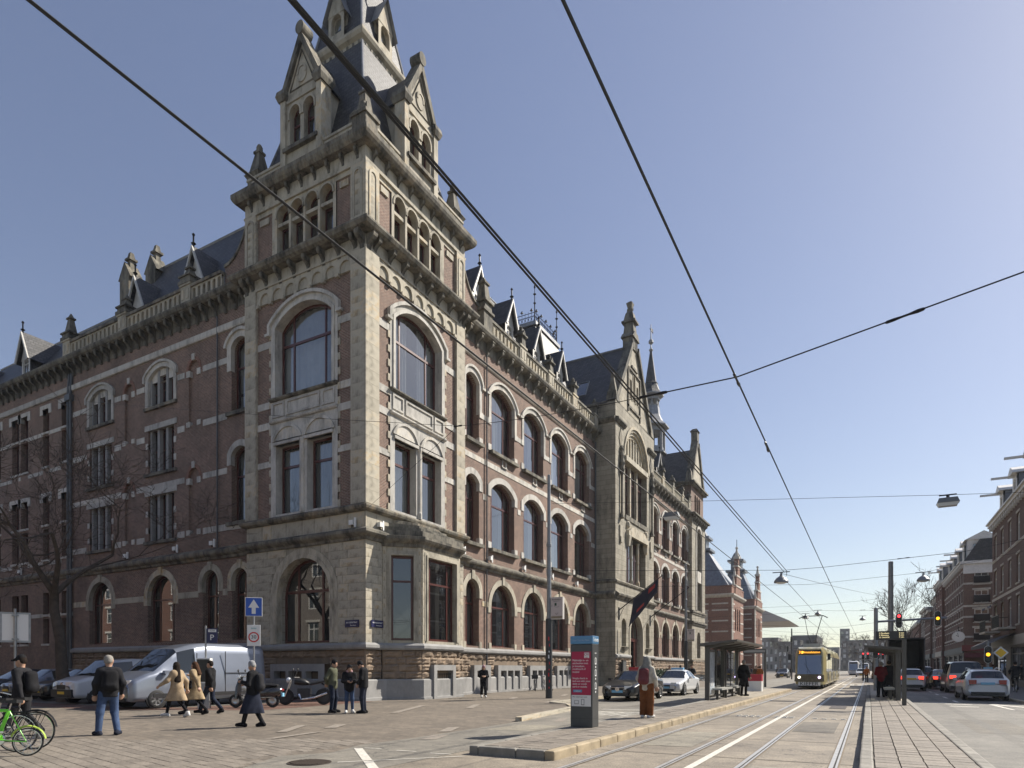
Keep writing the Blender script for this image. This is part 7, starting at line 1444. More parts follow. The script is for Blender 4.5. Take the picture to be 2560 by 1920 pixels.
# traffic lights
RED_ON, AMB_ON = emit('red_lamp', (1, .05, .06), 1.8), emit('amber_lamp', (1, .45, .02), 1.6); OFF = plain('lamp_off', (.03, .03, .03), .3)
def signal(T, x, z, on, y=-.05, s=1.0):
    o = G().prism([(.17 * math.cos(t), .28 * (1 if math.sin(t) >= 0 else -1) + .17 * math.sin(t)) for t in [i * math.pi / 8 + .001 for i in range(16)]], y - .02, y).obj('backboard', SIGNW, T, (x, 0, z)); o.scale = (s, 1, s)
    G().prism([(.15 * math.cos(t), .28 * (1 if math.sin(t) >= 0 else -1) + .15 * math.sin(t)) for t in [i * math.pi / 8 + .001 for i in range(16)]], y - .06, y - .02).obj('housing', BLACKP, o)
    for i, m in enumerate((RED_ON, AMB_ON, OFF)): swap(G().lathe(0, 0, [(.09, 0), (.09, .02)], 14)).obj('lamp', m if on == i else OFF, o, (0, y - .085, .27 - .27 * i)); swap(G().lathe(0, 0, [(.1, 0), (.11, .12)], 12, cap=False)).obj('visor', BLACKP, o, (0, y - .18, .27 - .27 * i))
tl = thing('traffic_light', 'overhead traffic light arm with a red and an amber signal above the right lane', 'traffic light', (.38, 45, .15)); G().lathe(0, 0, [(.13, 0), (.11, 5.0), (.09, 5.05)], 12).obj('post', POLEG, tl); G().tube([(0, 0, 4.2), (3.6, 0, 4.32)], .065, 8).obj('arm', POLEG, tl); signal(tl, 1.2, 4.22, 0, -.08); signal(tl, 3.15, 4.28, 1, -.08); signal(tl, -.02, 2.35, 3, -.14, .9)
tr2 = thing('traffic_light', 'traffic light beside the diamond priority sign on the right kerb', 'traffic light', (6.15, 46.8, .12)); G().lathe(0, 0, [(.07, 0), (.06, 3.0)], 10).obj('post', POLEG, tr2); signal(tr2, 0, 2.2, 1, -.08, 1.15)
o = G().prism([(0, -.44), (.44, 0), (0, .44), (-.44, 0)], -.02, 0).obj('priority_diamond', SIGNW, tr2, (.62, 0, 2.3)); o.scale = (.85, 1, .85); G().prism([(0, -.32), (.32, 0), (0, .32), (-.32, 0)], -.03, -.02).obj('diamond_face', YEL, o); G().box(0, .62, -.0, .03, 2.2, 2.25).obj('bracket', POLEG, tr2); G().box(-.22, .22, -.1, -.08, 1.0, 1.45).obj('blue_plate', PLATE_B, tr2)
for i, (x, y, on, l) in enumerate(((-.6, 88, 0, 'left one of the far pair of red traffic lights beyond the right shelter'), (1.0, 90, 0, 'right one of the far pair of red traffic lights beyond the right shelter'), (-9.3, 96, 2, 'dark traffic light post on the museum corner'))):
    T = thing('traffic_light', l, 'traffic light', (x, y, 0)); G().lathe(0, 0, [(.09, 0), (.08, 3.6 if i < 2 else 7)], 8).obj('post', POLED, T); signal(T, 0, 3.0 if i < 2 else 5.5, on, -.1); signal(T, .5 if i < 2 else -.5, 3.0 if i < 2 else 4.2, on, -.1)
ms = tag(G().lathe(1.78, 69, [(.26, 0), (.2, 11.4), (.05, 11.45)], 14).obj('wire_mast', POLEG), 'tall plain steel mast carrying the span wires beside the right platform', 'mast')
# hanging lamps
def bell(label, x, y, z, s=1.0):
    T = thing('hanging_lamp', label, 'street lamp', (x, y, z)); G().lathe(0, 0, [(.03, .35 * s), (.05, .28 * s), (.06, .2 * s), (.2 * s, .1 * s), (.29 * s, -.02), (.3 * s, -.1 * s)], 16, cap=False).obj('shade', POLEG, T); G().lathe(0, 0, [(.24 * s, -.1 * s), (.16 * s, -.14 * s), (.02, -.16 * s)], 12).obj('bowl', SIGNW, T); G().tube([(-.35 * s, 0, .36 * s), (.35 * s, 0, .36 * s)], .02, 5).obj('hanger', IRON, T)
bell('bell shaped street lamp hung from the span wire above the tram', -3.35, 30.2, 5.35, 1.0); bell('bell shaped street lamp hanging over the right lane before the houses', 2.85, 45.5, 6.85, 1.15); bell('far left one of two small lamps hanging above the tram', -5.2, 66, 6.3); bell('far right one of two small lamps hanging above the tram', -4.4, 70, 6.9); bell('small lamp hanging left of the tall mast', -.6, 80, 6.9)
lu = thing('street_luminaire', 'grey box street luminaire hanging on a wire at the upper right', 'street lamp', (3.76, 42, 10.45)); G().frus(0, 0, .05, .32, .52, .3, .42, .24).obj('housing', plain('luminaire_grey', (.14, .15, .16), .5), lu); G().frus(0, 0, -.12, .05, .42, .22, .5, .28).obj('bowl', plain('luminaire_bowl', (.6, .62, .62), .3), lu); G().tube([(-.4, 0, .5), (.4, 0, .5)], .04, 6).tube([(0, 0, .3), (0, 0, .5)], .08, 8).obj('hanger', IRON, lu)
l2 = thing('street_luminaire', 'grey box street luminaire in front of the end pavilion', 'street lamp', (-11.9, 44, 11.9)); G().frus(0, 0, .05, .36, .55, .3, .42, .24).obj('housing', MATS['luminaire_grey'], l2); G().frus(0, 0, -.14, .05, .42, .22, .52, .28).obj('bowl', MATS['luminaire_bowl'], l2)
# overhead wires
WIREM = plain('wire_black', (.012, .012, .013), .6)
def wire(label, pts, r=.011, sag=0.0, fit=()):
    P_ = [Vector(p) for p in pts]; q = []
    for a, b in zip(P_, P_[1:]):
        n = 10 if sag else 1
        for i in range(n): t = i / n; v = a.lerp(b, t); v.z -= sag * 4 * t * (1 - t); q.append(v)
    q.append(P_[-1]); o = tag(G().tube(q, r, 5).obj('overhead_wire', WIREM), label, 'wire')
    for c, d in fit: d = Vector(d).normalized(); c = Vector(c); G().tube([c - d * .22, c - d * .2, c - d * .12, c - d * .04, c + d * .04, c + d * .14, c + d * .2, c + d * .22], [.01, .02, .02, .014, .014, .024, .02, .01], 6).obj('insulator', IRON, o)
    return o
wire('leftmost overhead wire running along the tram street', [(-4.5, 1.5, 5.6), (-4.5, 60, 5.6), (-4.2, 160, 5.7)], .013)
wire('left strand of the paired overhead wire above the left tram track', [(-3.115, 1.5, 5.62), (-3.16, 29.3, 5.62), (-3.3, 29.9, 5.55)], .012)
wire('right strand of the paired overhead wire above the left tram track', [(-3.085, 1.5, 5.605), (-3.03, 29.3, 5.62), (-3.1, 29.9, 5.5)], .012)
wire('contact wire above the left track reaching the tram', [(-3.3, 29.9, 5.5), (-3.4, 52, 5.52), (-3.0, 160, 5.6)], .011)
wire('contact wire above the right tram track', [(-1.64, 1.5, 5.6), (-1.62, 33, 5.6), (-1.1, 160, 5.6)], .012, 0, (((-1.64, 9.5, 5.6), (0, 1, 0)), ((-1.63, 12.5, 5.55), (0, 1, -.1)), ((-1.62, 33, 5.6), (0, 1, 0))))
wire('slanting span wire rising to the right edge with an insulator', [(-3.1, 9.5, 5.64), (-1.64, 9.5, 5.64), (1.59, 9.5, 6.16), (12, 9.5, 8.0)], .01, 0, (((.4, 9.5, 5.965), (1, 0, .16)), ((-2.85, 9.5, 5.64), (.6, 0, 0))))
J = (-8.09, 12, 6.96); wire('span wire from the tram wires to the insulator before the tower', [(-3.1, 9.5, 5.64), J], .006, .05, ((J, (-1, .6, .3)),))
wire('span wire from the insulator down to the tower corner', [J, (-20.3, 22.45, 8.75)], .006); wire('span wire from the insulator away to the left edge', [J, (-55, 22.4, 21.6)], .006, .2)
wire('span wire carrying the box luminaire across the street', [(-20.3, 42.5, 13.6), (-9.5, 42, 12.3), (3.76, 42, 10.95), (9.9, 42, 10.4), (16, 42, 10.3)], .012)
wire('span wire above the left platform from the lamp post to the houses', [(-14.0, 29.0, 6.4), (-3.1, 29.3, 5.66), (-1.6, 29.5, 5.7), (3.2, 30, 6.0), (12, 31, 7.6)], .009, 0, (((1.2, 29.8, 5.88), (1, 0, .06)),))
wire('lower span wire carrying the lamp above the tram', [(-14.0, 45, 7.4), (-3.3, 45.3, 6.9), (2.85, 45.5, 7.25), (10, 46, 8.6)], .009)
wire('stay wire from the tall mast to the paired tram wire', [(1.78, 69, 8.1), (-3.2, 29.6, 5.55)], .009, .1); wire('span wire from the mast across to the museum side', [(1.78, 69, 7.0), (-4.4, 70, 7.25), (-14, 70, 7.0), (-20.2, 75, 7.3)], .01, .1, (((-.5, 69.3, 7.05), (1, 0, 0)),)); wire('second span wire from the mast to the end pavilion', [(1.78, 69, 8.1), (-9, 66, 7.4), (-20.3, 64, 8.2)], .009, .15)
for i, y in enumerate((82, 100, 122, 150)): wire(('nearest', 'second nearest', 'third nearest', 'farthest')[i] + ' of the thin span wires beyond the tall mast', [(-20, y + 4, 7.6 + i * .3), (-3, y, 6.2), (9.9, y - 2, 7.8 + i * .3)], .012, .1)
# flags on the entrance pavilion
def flagpole(label, y, flag):
    T = thing('flagpole', label, 'flagpole', (-18.8, y, 6.5)); G().tube([(0, 0, 0), (3.74, 0, 2.7)], [.05, .035], 8).obj('pole', IRON, T); G().tube([(0, 0, -.7), (.45, 0, .2)], .02, 5).box(-.02, .06, -.12, .12, -.8, .25).obj('bracket', IRON, T); G().ball((3.76, 0, 2.72), .07).obj('knob', IRON, T)
    if flag:
        rows = []
        for i in range(9):
            t = .35 + .58 * i / 8; bx_, bz = 3.74 * t, 2.7 * t - .06; drop = 2.4 - 1.3 * i / 8; rows.append([(bx_ - .3 * j / 8 * (1 - i / 8) - .12 * j / 8, .12 * math.sin(i * 1.1 + j * .5) * j / 8, bz - drop * j / 8) for j in range(9)])
        NV = plain('flag_navy', (.012, .012, .03), .8); RD = plain('flag_red', (.35, .03, .03), .8); g, h = G(), G()
        for i in range(8):
            for j in range(8): (h if (i in (5, 6) and j in (1, 2)) or (i in (2, 3) and j == 5) else g).add([rows[i][j], rows[i + 1][j], rows[i + 1][j + 1], rows[i][j + 1]], [(0, 1, 2, 3)])
        f = g.obj('flag', NV, T, smooth=True); h.obj('flag_stripe', RD, f)
flagpole('slanting pole with navy and red flag over the entrance', 52.6, True); flagpole('slanting bare flagpole on the far side of the entrance', 61.6, False)
# small things on and before the facade
def flood(label, F, u, y, z):
    c, sn = math.cos(F.rot), math.sin(F.rot); x = F.sgn * u; T = thing('floodlight', label, 'floodlight', (XR + c * x - sn * y, YL + sn * x + c * y, z), F.rot); G().box(-.12, .12, -.1, .1, .12, .34).obj('housing', SIGNW, T); G().tube([(0, 0, 0), (0, 0, .14)], .03, 6).obj('foot', IRON, T); G().box(.16, .24, -.04, .04, 0, .45).obj('insulator_post', WHITEL, T)
for i, (F, u, z, l) in enumerate(((FR, .9, 8.08, 'floodlight on the tower ledge right of the corner'), (FL, .75, 8.08, 'floodlight on the tower ledge left of the corner'), (FR, 8.0, 8.06, 'floodlight on the ledge where tower and wing meet'), (FR, 11.4, 8.08, 'first floodlight on the ledge of the brick wing'), (FR, 15.8, 8.08, 'second floodlight on the ledge of the brick wing'), (FR, 20.2, 8.08, 'third floodlight on the ledge of the brick wing'), (FR, 24.8, 8.08, 'last floodlight on the ledge before the entrance pavilion'), (FL, 11.2, 8.15, 'floodlight on the side wing ledge near the tower'), (FL, 14.5, 8.15, 'second floodlight on the side wing ledge'), (FL, 19.4, 8.15, 'third floodlight on the side wing ledge'), (FL, 32.4, 8.15, 'farthest floodlight on the side wing ledge'))): flood(l, F, u, -.1 if u < 8.1 else .12, z)
for i in range(4): T = tag(G().lathe(-14.6 - i * .15, 44.4 + i * 1.1, [(.06, 0), (.06, .85), (.04, .92)], 10).obj('bollard', STEEL), ('nearest', 'second', 'third', 'farthest')[i] + ' steel bollard in the row left of the black taxi', 'bollard', 'steel bollards by the taxi rank')
for i, (y, l) in enumerate(((53.2, 'left menu board case on the entrance plinth'), (60.6, 'right menu board case on the entrance plinth'))): T = thing('menu_board', l, 'sign', (-18.55, y, .9), R(90)); G().box(-.5, .5, -.06, .06, 0, 1.3).obj('case', BLACKP, T); G().box(-.42, .42, -.07, -.06, .1, 1.2).obj('sheet', plain('menu_grey_%d' % i, (.12, .12, .12), .4, 0, .5, 8), T)
def leafy(g, c, r, n, s=.09, rz=None, seed=0):
    q = random.Random(seed)
    for i in range(n):
        d = Vector((q.gauss(0, 1), q.gauss(0, 1), q.gauss(0, 1))).normalized() * r * q.uniform(.45, 1); p = Vector(c) + Vector((d.x, d.y, d.z * (rz or 1))); a = Vector((q.gauss(0, 1), q.gauss(0, 1), q.gauss(0, 1))).normalized() * s; b = a.orthogonal().normalized() * s * .5
        g.add([p - a, p + b, p + a, p - b], [(0, 1, 2, 3)])
LEAF = plain('evergreen_leaf', (.035, .07, .022), .5, 0, .4, 4)
for i, y in enumerate((61.6, 64.4, 67.2, 70.0)):
    T = thing('planter', ('nearest', 'second', 'third', 'farthest') [i] + ' clipped evergreen in a planter beyond the entrance', 'planter', (-17.9, y, 0)); G().box(-.4, .4, -1.1, 1.1, 0, .6).obj('tub', DGREY, T); g = G()
    for j in range(4): leafy(g, (0, -.8 + j * .53, 1.0), .5, 170, .09, 1, i * 9 + j)
    g.obj('foliage', LEAF, T)

# ================================================================ BARE TREES
BARK = plain('bark', (.075, .058, .045), .9, 0, .4, 5, .8)
def tree(name, label, x, y, h, r0, seed, lean=(0, 0), spread=1.0, depth=5, fork=.35, twig=0, group=None, mat=BARK):
    q = random.Random(seed); T = thing(name, label, 'tree', (x, y, 0), 0, group); tg, bg_ = G(), G(); fork_z = h * fork
    n = 7; pts = [(lean[0] * (i / n) ** 1.4 * h + .06 * math.sin(i * 2 + seed), lean[1] * (i / n) * h + .05 * math.cos(i * 1.7), fork_z * i / n - .05) for i in range(n + 1)]
    tg.tube(pts, [r0 * (1.5 if i == 0 else 1.12 if i == 1 else 1 - .35 * i / n) for i in range(n + 1)], 10); tg.obj('trunk', mat, T, smooth=True)
    def grow_(p, d, L, r, lv):
        q_ = [p]; rr = [r]; v = d.copy(); k = 4 if lv < 3 else 3
        for i in range(k): v = (v + Vector((q.uniform(-.28, .28), q.uniform(-.28, .28), q.uniform(-.12, .24)))).normalized(); q_.append(q_[-1] + v * L / k); rr.append(r * (1 - .5 * (i + 1) / k))
        bg_.tube(q_, rr, 6 if lv < 2 else 4 if lv < 4 else 3)
        if lv >= depth: return
        for c in range(q.choice((2, 3, 3)) if lv < depth - 1 else 3):
            b = q_[q.randint(max(1, k - 2), k)] if c else q_[-1]; nd = (v + Vector((q.gauss(0, .75), q.gauss(0, .75), q.gauss(.05, .5))) * spread).normalized(); grow_(b, nd, L * q.uniform(.62, .85), max(twig or .007, rr[-1] * q.uniform(.6, .9)), lv + 1)
    top = Vector(pts[-1])
    for i in range(4): a = i * 1.57 + q.uniform(-.4, .4) + seed; grow_(top, Vector((math.cos(a) * .75 * spread, math.sin(a) * .75 * spread, .8)).normalized(), h * .24, r0 * .5, 1)
    bg_.obj('crown', mat, T); return T
tree('bare_tree', 'leafless street tree with leaning dark trunk before the side wing', -31.2, 15.2, 13.5, .27, 11, (-.035, -.02), 1.1, 7, .36, .011)
for i, (x, y, h, sd, l) in enumerate(((4.4, 96, 13.0, 5, 'slim leafless tree right behind the tall mast'), (.5, 104, 7.5, 8, 'low leafless tree left of the tall mast'), (3.2, 112, 8.5, 9, 'low leafless tree right of the tall mast'), (-24, 215, 12, 12, 'far leafless tree above the roofs left of the tram'), (-15, 235, 13, 14, 'far leafless tree above the roofs behind the tram'))): tree('bare_tree', l, x, y, h, .16, sd, (0, 0), .62 if i in (0, 3, 4) else 1.0, 6, .3, .02)

# ================================================================ PEOPLE
def sdf_mesh(name, prims, h=.018, k=.02, sub=(), zmin=None, zmax=None, pad=.05, cut=None):
    """one continuous skin round tapered limbs (a, b, ra, rb), blended smoothly"""
    A = np.array([p[0] for p in prims], float); B = np.array([p[1] for p in prims], float); RA = np.array([p[2] for p in prims], float); RB = np.array([p[3] for p in prims], float)
    lo = np.minimum(A - RA[:, None], B - RB[:, None]).min(0) - pad; hi = np.maximum(A + RA[:, None], B + RB[:, None]).max(0) + pad
    n = np.ceil((hi - lo) / h).astype(int) + 1; ax = [lo[i] + h * np.arange(n[i]) for i in range(3)]
    X, Y, Z = np.meshgrid(*ax, indexing='ij'); P = np.stack([X, Y, Z], -1).astype(np.float32)
    def dist(a, b, ra, rb):
        ba = b - a; L = max(1e-9, float(ba @ ba)); t = np.clip(((P - a.astype(np.float32)) @ ba.astype(np.float32)) / L, 0, 1)
        return np.sqrt((((P - a.astype(np.float32)) - t[..., None] * ba.astype(np.float32)) ** 2).sum(-1)) - (ra + t * (rb - ra))
    acc = np.zeros(X.shape, np.float32)
    for a, b, ra, rb in zip(A, B, RA, RB): acc += np.exp(-np.clip(dist(a, b, ra, rb) / k, -30, 30))
    D_ = -k * np.log(acc + 1e-30)
    for a, b, ra, rb in sub: D_ = np.maximum(D_, -dist(np.array(a, float), np.array(b, float), ra, rb))
    if zmin is not None: D_ = np.maximum(D_, zmin - Z)
    if zmax is not None: D_ = np.maximum(D_, Z - zmax)
    if cut is not None: D_ = np.maximum(D_, cut[0] * X + cut[1] * Z + cut[2])
    return net(name, D_, lo, h)
def net(name, d, lo, h):
    s = d < 0; c = [d[i:d.shape[0] - 1 + i, j:d.shape[1] - 1 + j, l:d.shape[2] - 1 + l] for i in (0, 1) for j in (0, 1) for l in (0, 1)]
    off = [(i, j, l) for i in (0, 1) for j in (0, 1) for l in (0, 1)]; neg = sum((q < 0).astype(np.int8) for q in c); act = (neg > 0) & (neg < 8)
    idx = -np.ones(act.shape, np.int64); idx[act] = np.arange(act.sum()); pos = np.zeros((act.sum(), 3)); cnt = np.zeros(act.sum())
    for e1 in range(8):
        for e2 in range(e1 + 1, 8):
            if sum(abs(a - b) for a, b in zip(off[e1], off[e2])) != 1: continue
            a, b = c[e1][act], c[e2][act]; m = (a < 0) != (b < 0); t = np.where(m, a / np.where(m, a - b, 1), 0)
            pos += m[:, None] * (np.array(off[e1]) + t[:, None] * (np.array(off[e2]) - np.array(off[e1]))); cnt += m
    pos = pos / np.maximum(cnt, 1)[:, None] + np.argwhere(act); V = lo + h * pos; F_ = []
    for axis in range(3):
        o1, o2 = [a for a in range(3) if a != axis]; sl0 = [slice(None)] * 3; sl1 = [slice(None)] * 3; sl0[axis] = slice(0, -1); sl1[axis] = slice(1, None)
        ch = s[tuple(sl0)] != s[tuple(sl1)]; q = np.argwhere(ch); q = q[(q[:, o1] > 0) & (q[:, o2] > 0) & (q[:, o1] < d.shape[o1] - 1) & (q[:, o2] < d.shape[o2] - 1)]
        if not len(q): continue
        fl = s[tuple(q.T)]; fl = fl if axis != 1 else ~fl; r = []
        for da, db in ((0, 0), (1, 0), (1, 1), (0, 1)): w_ = q.copy(); w_[:, o1] -= da; w_[:, o2] -= db; r.append(idx[tuple(w_.T)])
        f = np.stack(r, 1); f[~fl] = f[~fl][:, ::-1]; F_.append(f)
    f = np.concatenate(F_); me = bpy.data.meshes.new(name); me.from_pydata(V.tolist(), [], f.tolist()); me.shade_smooth(); return me
SKIN = plain('skin', (.42, .25, .17), .55, 0, .08, 8)
def cloth(n, c, r=.9): return plain(n, c, r, 0, .35, 6, 1.0, bscale=11, spec=.15)
C_ = {k_: cloth('cloth_' + k_, v) for k_, v in dict(black=(.014, .014, .016), char=(.022, .022, .025), jeans=(.055, .085, .16), dkjean=(.02, .026, .045), beige=(.36, .27, .175), beige2=(.33, .25, .155), navy=(.02, .024, .04), green=(.10, .105, .07), cream=(.52, .49, .42), rust=(.17, .065, .025), red=(.16, .012, .018), pink=(.45, .28, .3), grey=(.28, .28, .29), burg=(.16, .05, .055), scarf=(.24, .235, .21), white=(.62, .61, .58), purple=(.14, .08, .25), hairb=(.02, .014, .011), hairbr=(.07, .035, .02), hairg=(.3, .28, .25), orange=(.4, .13, .03), brown=(.12, .07, .04)).items()}
BASE = dict(pel=(0, 0, .94), che=(0, 0, 1.27), nek=(0, 0, 1.46), hed=(.02, 0, 1.615), hipL=(0, .085, .92), kneL=(.03, .1, .5), ankL=(-.01, .11, .09), toeL=(.16, .14, .035), shoL=(0, .175, 1.4), elbL=(-.04, .25, 1.12), wriL=(.05, .26, .88), hipR=(0, -.085, .92), kneR=(.03, -.1, .5), ankR=(-.01, -.11, .09), toeR=(.16, -.14, .035), shoR=(0, -.175, 1.4), elbR=(-.04, -.25, 1.12), wriR=(.05, -.26, .88))
WALK = dict(kneL=(.2, .09, .53), ankL=(.3, .09, .11), toeL=(.47, .1, .07), kneR=(-.02, -.09, .5), ankR=(-.32, -.09, .17), toeR=(-.2, -.1, .035), elbL=(-.16, .25, 1.14), wriL=(-.17, .27, .88), elbR=(.06, -.25, 1.13), wriR=(.25, -.24, .93))
def person(label, loc, rot, H=1.72, pose=None, outfit=(), hv=.0, name='person', vox=.017):
    J = {k_: np.array(v, float) for k_, v in {**BASE, **(pose or {})}.items()}; T = thing(name, label, 'person', loc, rot); sc_ = H / 1.75; T.scale = (sc_,) * 3
    hd = J['hed']; tl = J.get('look', np.array((1, 0, 0.))); tl = np.array(tl, float) / np.linalg.norm(tl); up = np.array((0, 0, 1.)); side = np.cross(up, tl); side /= np.linalg.norm(side); upv = np.cross(tl, side)
    h_ = lambda f, s_, u: hd + tl * f + side * s_ + upv * u
    head = [(h_(0, 0, -.02), h_(-.012, 0, .045), .078, .088), (h_(.035, 0, -.065), h_(.03, 0, -.0), .05, .062), (h_(.092, 0, -.028), h_(.085, 0, .008), .016, .009), (h_(-.005, .083, -.015), h_(-.005, .085, .012), .014, .016), (h_(-.005, -.083, -.015), h_(-.005, -.085, .012), .014, .016), (h_(.082, -.018, -.06), h_(.082, .018, -.06), .011, .011), (J['nek'], h_(-.01, 0, -.06), .056, .05)]
    def torso(e=0): return [(J['shoL'] * (.8, .72, 1) + (0, 0, -.01), J['shoR'] * (.8, .72, 1) + (0, 0, -.01), .075 + e, .075 + e), (J['che'] + (0, .07, .02), J['pel'] + (0, .055, .04), .105 + e, .1 + e), (J['che'] + (0, -.07, .02), J['pel'] + (0, -.055, .04), .105 + e, .1 + e), (J['che'], J['nek'] - (0, 0, .04), .1 + e, .07 + e * .6)]
    def arm(s_, e=0, upto=1.0):
        w_ = J['elb' + s_] + (J['wri' + s_] - J['elb' + s_]) * upto; return [(J['sho' + s_], J['elb' + s_], .052 + e, .042 + e), (J['elb' + s_], w_, .042 + e, .03 + e * 1.1)]
    def hand(s_):
        w_ = J['wri' + s_]; d = w_ - J['elb' + s_]; d /= np.linalg.norm(d); d = J.get('hd' + s_, d); a = np.cross(d, (0, 0, 1.)); a = a / (np.linalg.norm(a) + 1e-6) if np.linalg.norm(a) > .2 else np.array((1., 0, 0)); b = np.cross(a, d); p = w_ + d * .07; o = [(w_, p, .018, .016), (w_ + a * .01, p + a * .018, .014, .013), (w_ - a * .01, p - a * .018, .014, .013)]
        for i, L in enumerate((.062, .075, .07, .055)): q = p + a * (.033 - .022 * i); m = q + d * L * .5 - b * .01; o += [(q, m, .0115, .011), (m, m + d * L * .4 - b * .025, .011, .009)]
        q = w_ + d * .03 + a * .03; m = q + a * .03 + d * .035; return o + [(q, m, .014, .012), (m, m + d * .032 - b * .01, .012, .01)]
    def leg(s_, e=0): return [(J['hip' + s_], J['kne' + s_], .082 + e, .056 + e), (J['kne' + s_], J['ank' + s_], .055 + e, .038 + e * 1.2)]
    def foot(s_, e=0):
        a, t = J['ank' + s_], J['toe' + s_]; v = t - a; hl = a - v * np.array((.35, .35, 0)); hl[2] = min(a[2], t[2] + (a[2] - t[2]) * .6) - .03; return [(a, hl, .038 + e, .034 + e), (hl, t, .034 + e, .03 + e), (a, t, .034 + e, .03 + e)]
    mobj('body', sdf_mesh('body', head + torso(-.012) + arm('L', -.006) + arm('R', -.006) + hand('L') + hand('R') + leg('L', -.008) + leg('R', -.008) + foot('L', -.006) + foot('R', -.006), vox, .012), SKIN, T)
    ey = G()
    for s_ in (-1, 1): ey.ball(h_(.081, s_ * .031, .008), .011, n=6, m=4)
    ey.obj('eyes', C_['black'], T)
    for it in outfit:
        k_, m = it[0], C_[it[1]]; z = it[2] if len(it) > 2 else None; add = lambda nm, *a, **q: mobj(nm, sdf_mesh(nm, *a, **q), m, T)
        if k_ == 'jacket': add('jacket', torso(.018) + arm('L', .016, .96) + arm('R', .016, .96) + [(J['pel'] + (0, .05, .05), J['pel'] + (0, .05, -.08), .125, .13), (J['pel'] + (0, -.05, .05), J['pel'] + (0, -.05, -.08), .125, .13)] + ([(J['nek'] + (-.05, -.05, .0), J['nek'] + (-.05, .05, .0), .055, .055)] if len(it) > 3 else []), h=vox + .001, k=.022, zmin=z or .82)
        if k_ == 'puffer':
            pr = arm('L', .022, .96) + arm('R', .022, .96) + torso(.0)
            for i in range(9): zz = .84 + i * .068; c_ = J['pel'] + (J['che'] - J['pel']) * ((zz - .94) / .33); pr += [(c_ * (1, 1, 0) + (0, .07, zz), c_ * (1, 1, 0) + (0, -.07, zz), .128, .128)]
            add('puffer_jacket', pr + [(J['nek'] + (-.03, -.05, .0), J['nek'] + (-.03, .05, .0), .06, .06)], h=vox, k=.012, zmin=z or .82)
        if k_ in ('coat', 'skirt'):
            hem = z; kl, kr = (J['kneL'] + J['ankL']) / 2, (J['kneR'] + J['ankR']) / 2; t = lambda a, b: a + (b - a) * np.clip((a[2] - hem + .1) / max(.05, a[2] - b[2]), 0, 1)
            q = [(J['pel'] + (0, s_ * .05, .06), t(J['hip' + n_], J['kne' + n_] if hem > .55 else kl if n_ == 'L' else kr) + (0, s_ * .03, 0), .115, .15) for s_, n_ in ((1, 'L'), (-1, 'R'))]; mid = (q[0][1] + q[1][1]) / 2; q += [(J['pel'], mid, .12, .16)]
            if k_ == 'coat': q += torso(.02) + arm('L', .018, .97) + arm('R', .018, .97) + [(J['nek'] + (-.02, -.05, -.02), J['nek'] + (-.02, .05, -.02), .06, .06)]
            add(k_, q, h=vox + .001, k=.03, zmin=hem, zmax=1.05 if k_ == 'skirt' else None)
        if k_ == 'trousers': add('trousers', leg('L', z or .014) + leg('R', z or .014) + [(J['pel'] + (0, .05, .02), J['pel'] + (0, .06, -.06), .112, .112), (J['pel'] + (0, -.05, .02), J['pel'] + (0, -.06, -.06), .112, .112)], h=vox, k=.015, zmin=.07, zmax=1.06)
        if k_ == 'shoes': [add('shoe', foot(s_, .012), h=.014, k=.012, zmin=.0, zmax=(J['ank' + s_][2] + (.16 if z else .03))) for s_ in 'LR']
        if k_ == 'hair':
            L = z or .0; pr = [(h_(-.02, 0, .015), h_(-.015, 0, .05), .09, .092)]
            if L: pr += [(h_(-.06, .03, 0), h_(-.16, .05, -L), .06, .05), (h_(-.06, -.03, 0), h_(-.16, -.05, -L), .06, .05), (h_(-.06, 0, 0), h_(-.17, 0, -L), .06, .05), (h_(-.02, .075, -.02), h_(-.0, .085, -L * .8), .028, .025), (h_(-.02, -.075, -.02), h_(-.0, -.085, -L * .8), .028, .025)]
            add('hair', pr, h=.014, k=.015, sub=[(h_(.085, 0, -.06), h_(.095, 0, .02), .062, .05)] + ([] if L else [(h_(.02, 0, -.12), h_(.02, 0, -.05), .08, .085)]))
        if k_ == 'beanie': add('beanie', [(h_(-.015, 0, .03), h_(-.02, 0, .075), .098, .09)], h=.014, k=.01, sub=[(h_(.1, 0, -.1), h_(.11, 0, .0), .09, .07), (h_(0, 0, -.14), h_(0, 0, -.06), .1, .085)])
        if k_ == 'cap': add('cap', [(h_(-.01, 0, .04), h_(-.015, 0, .07), .095, .088), (h_(.07, -.03, .055), h_(.16, -.02, .04), .03, .018), (h_(.07, .03, .055), h_(.16, .02, .04), .03, .018)], h=.013, k=.01, sub=[(h_(.05, 0, -.06), h_(.13, 0, -.03), .07, .06), (h_(0, 0, -.12), h_(0, 0, -.05), .1, .085)])
        if k_ == 'headscarf': add('headscarf', [(h_(-.02, 0, .0), h_(-.02, 0, .055), .1, .098), (h_(-.04, 0, -.05), J['nek'] + (-.04, 0, -.05), .1, .13), (J['shoL'] * (.6, .55, 1), J['shoR'] * (.6, .55, 1), .1, .1)], h=.016, k=.03, sub=[(h_(.09, 0, -.06), h_(.1, 0, .02), .06, .055)])
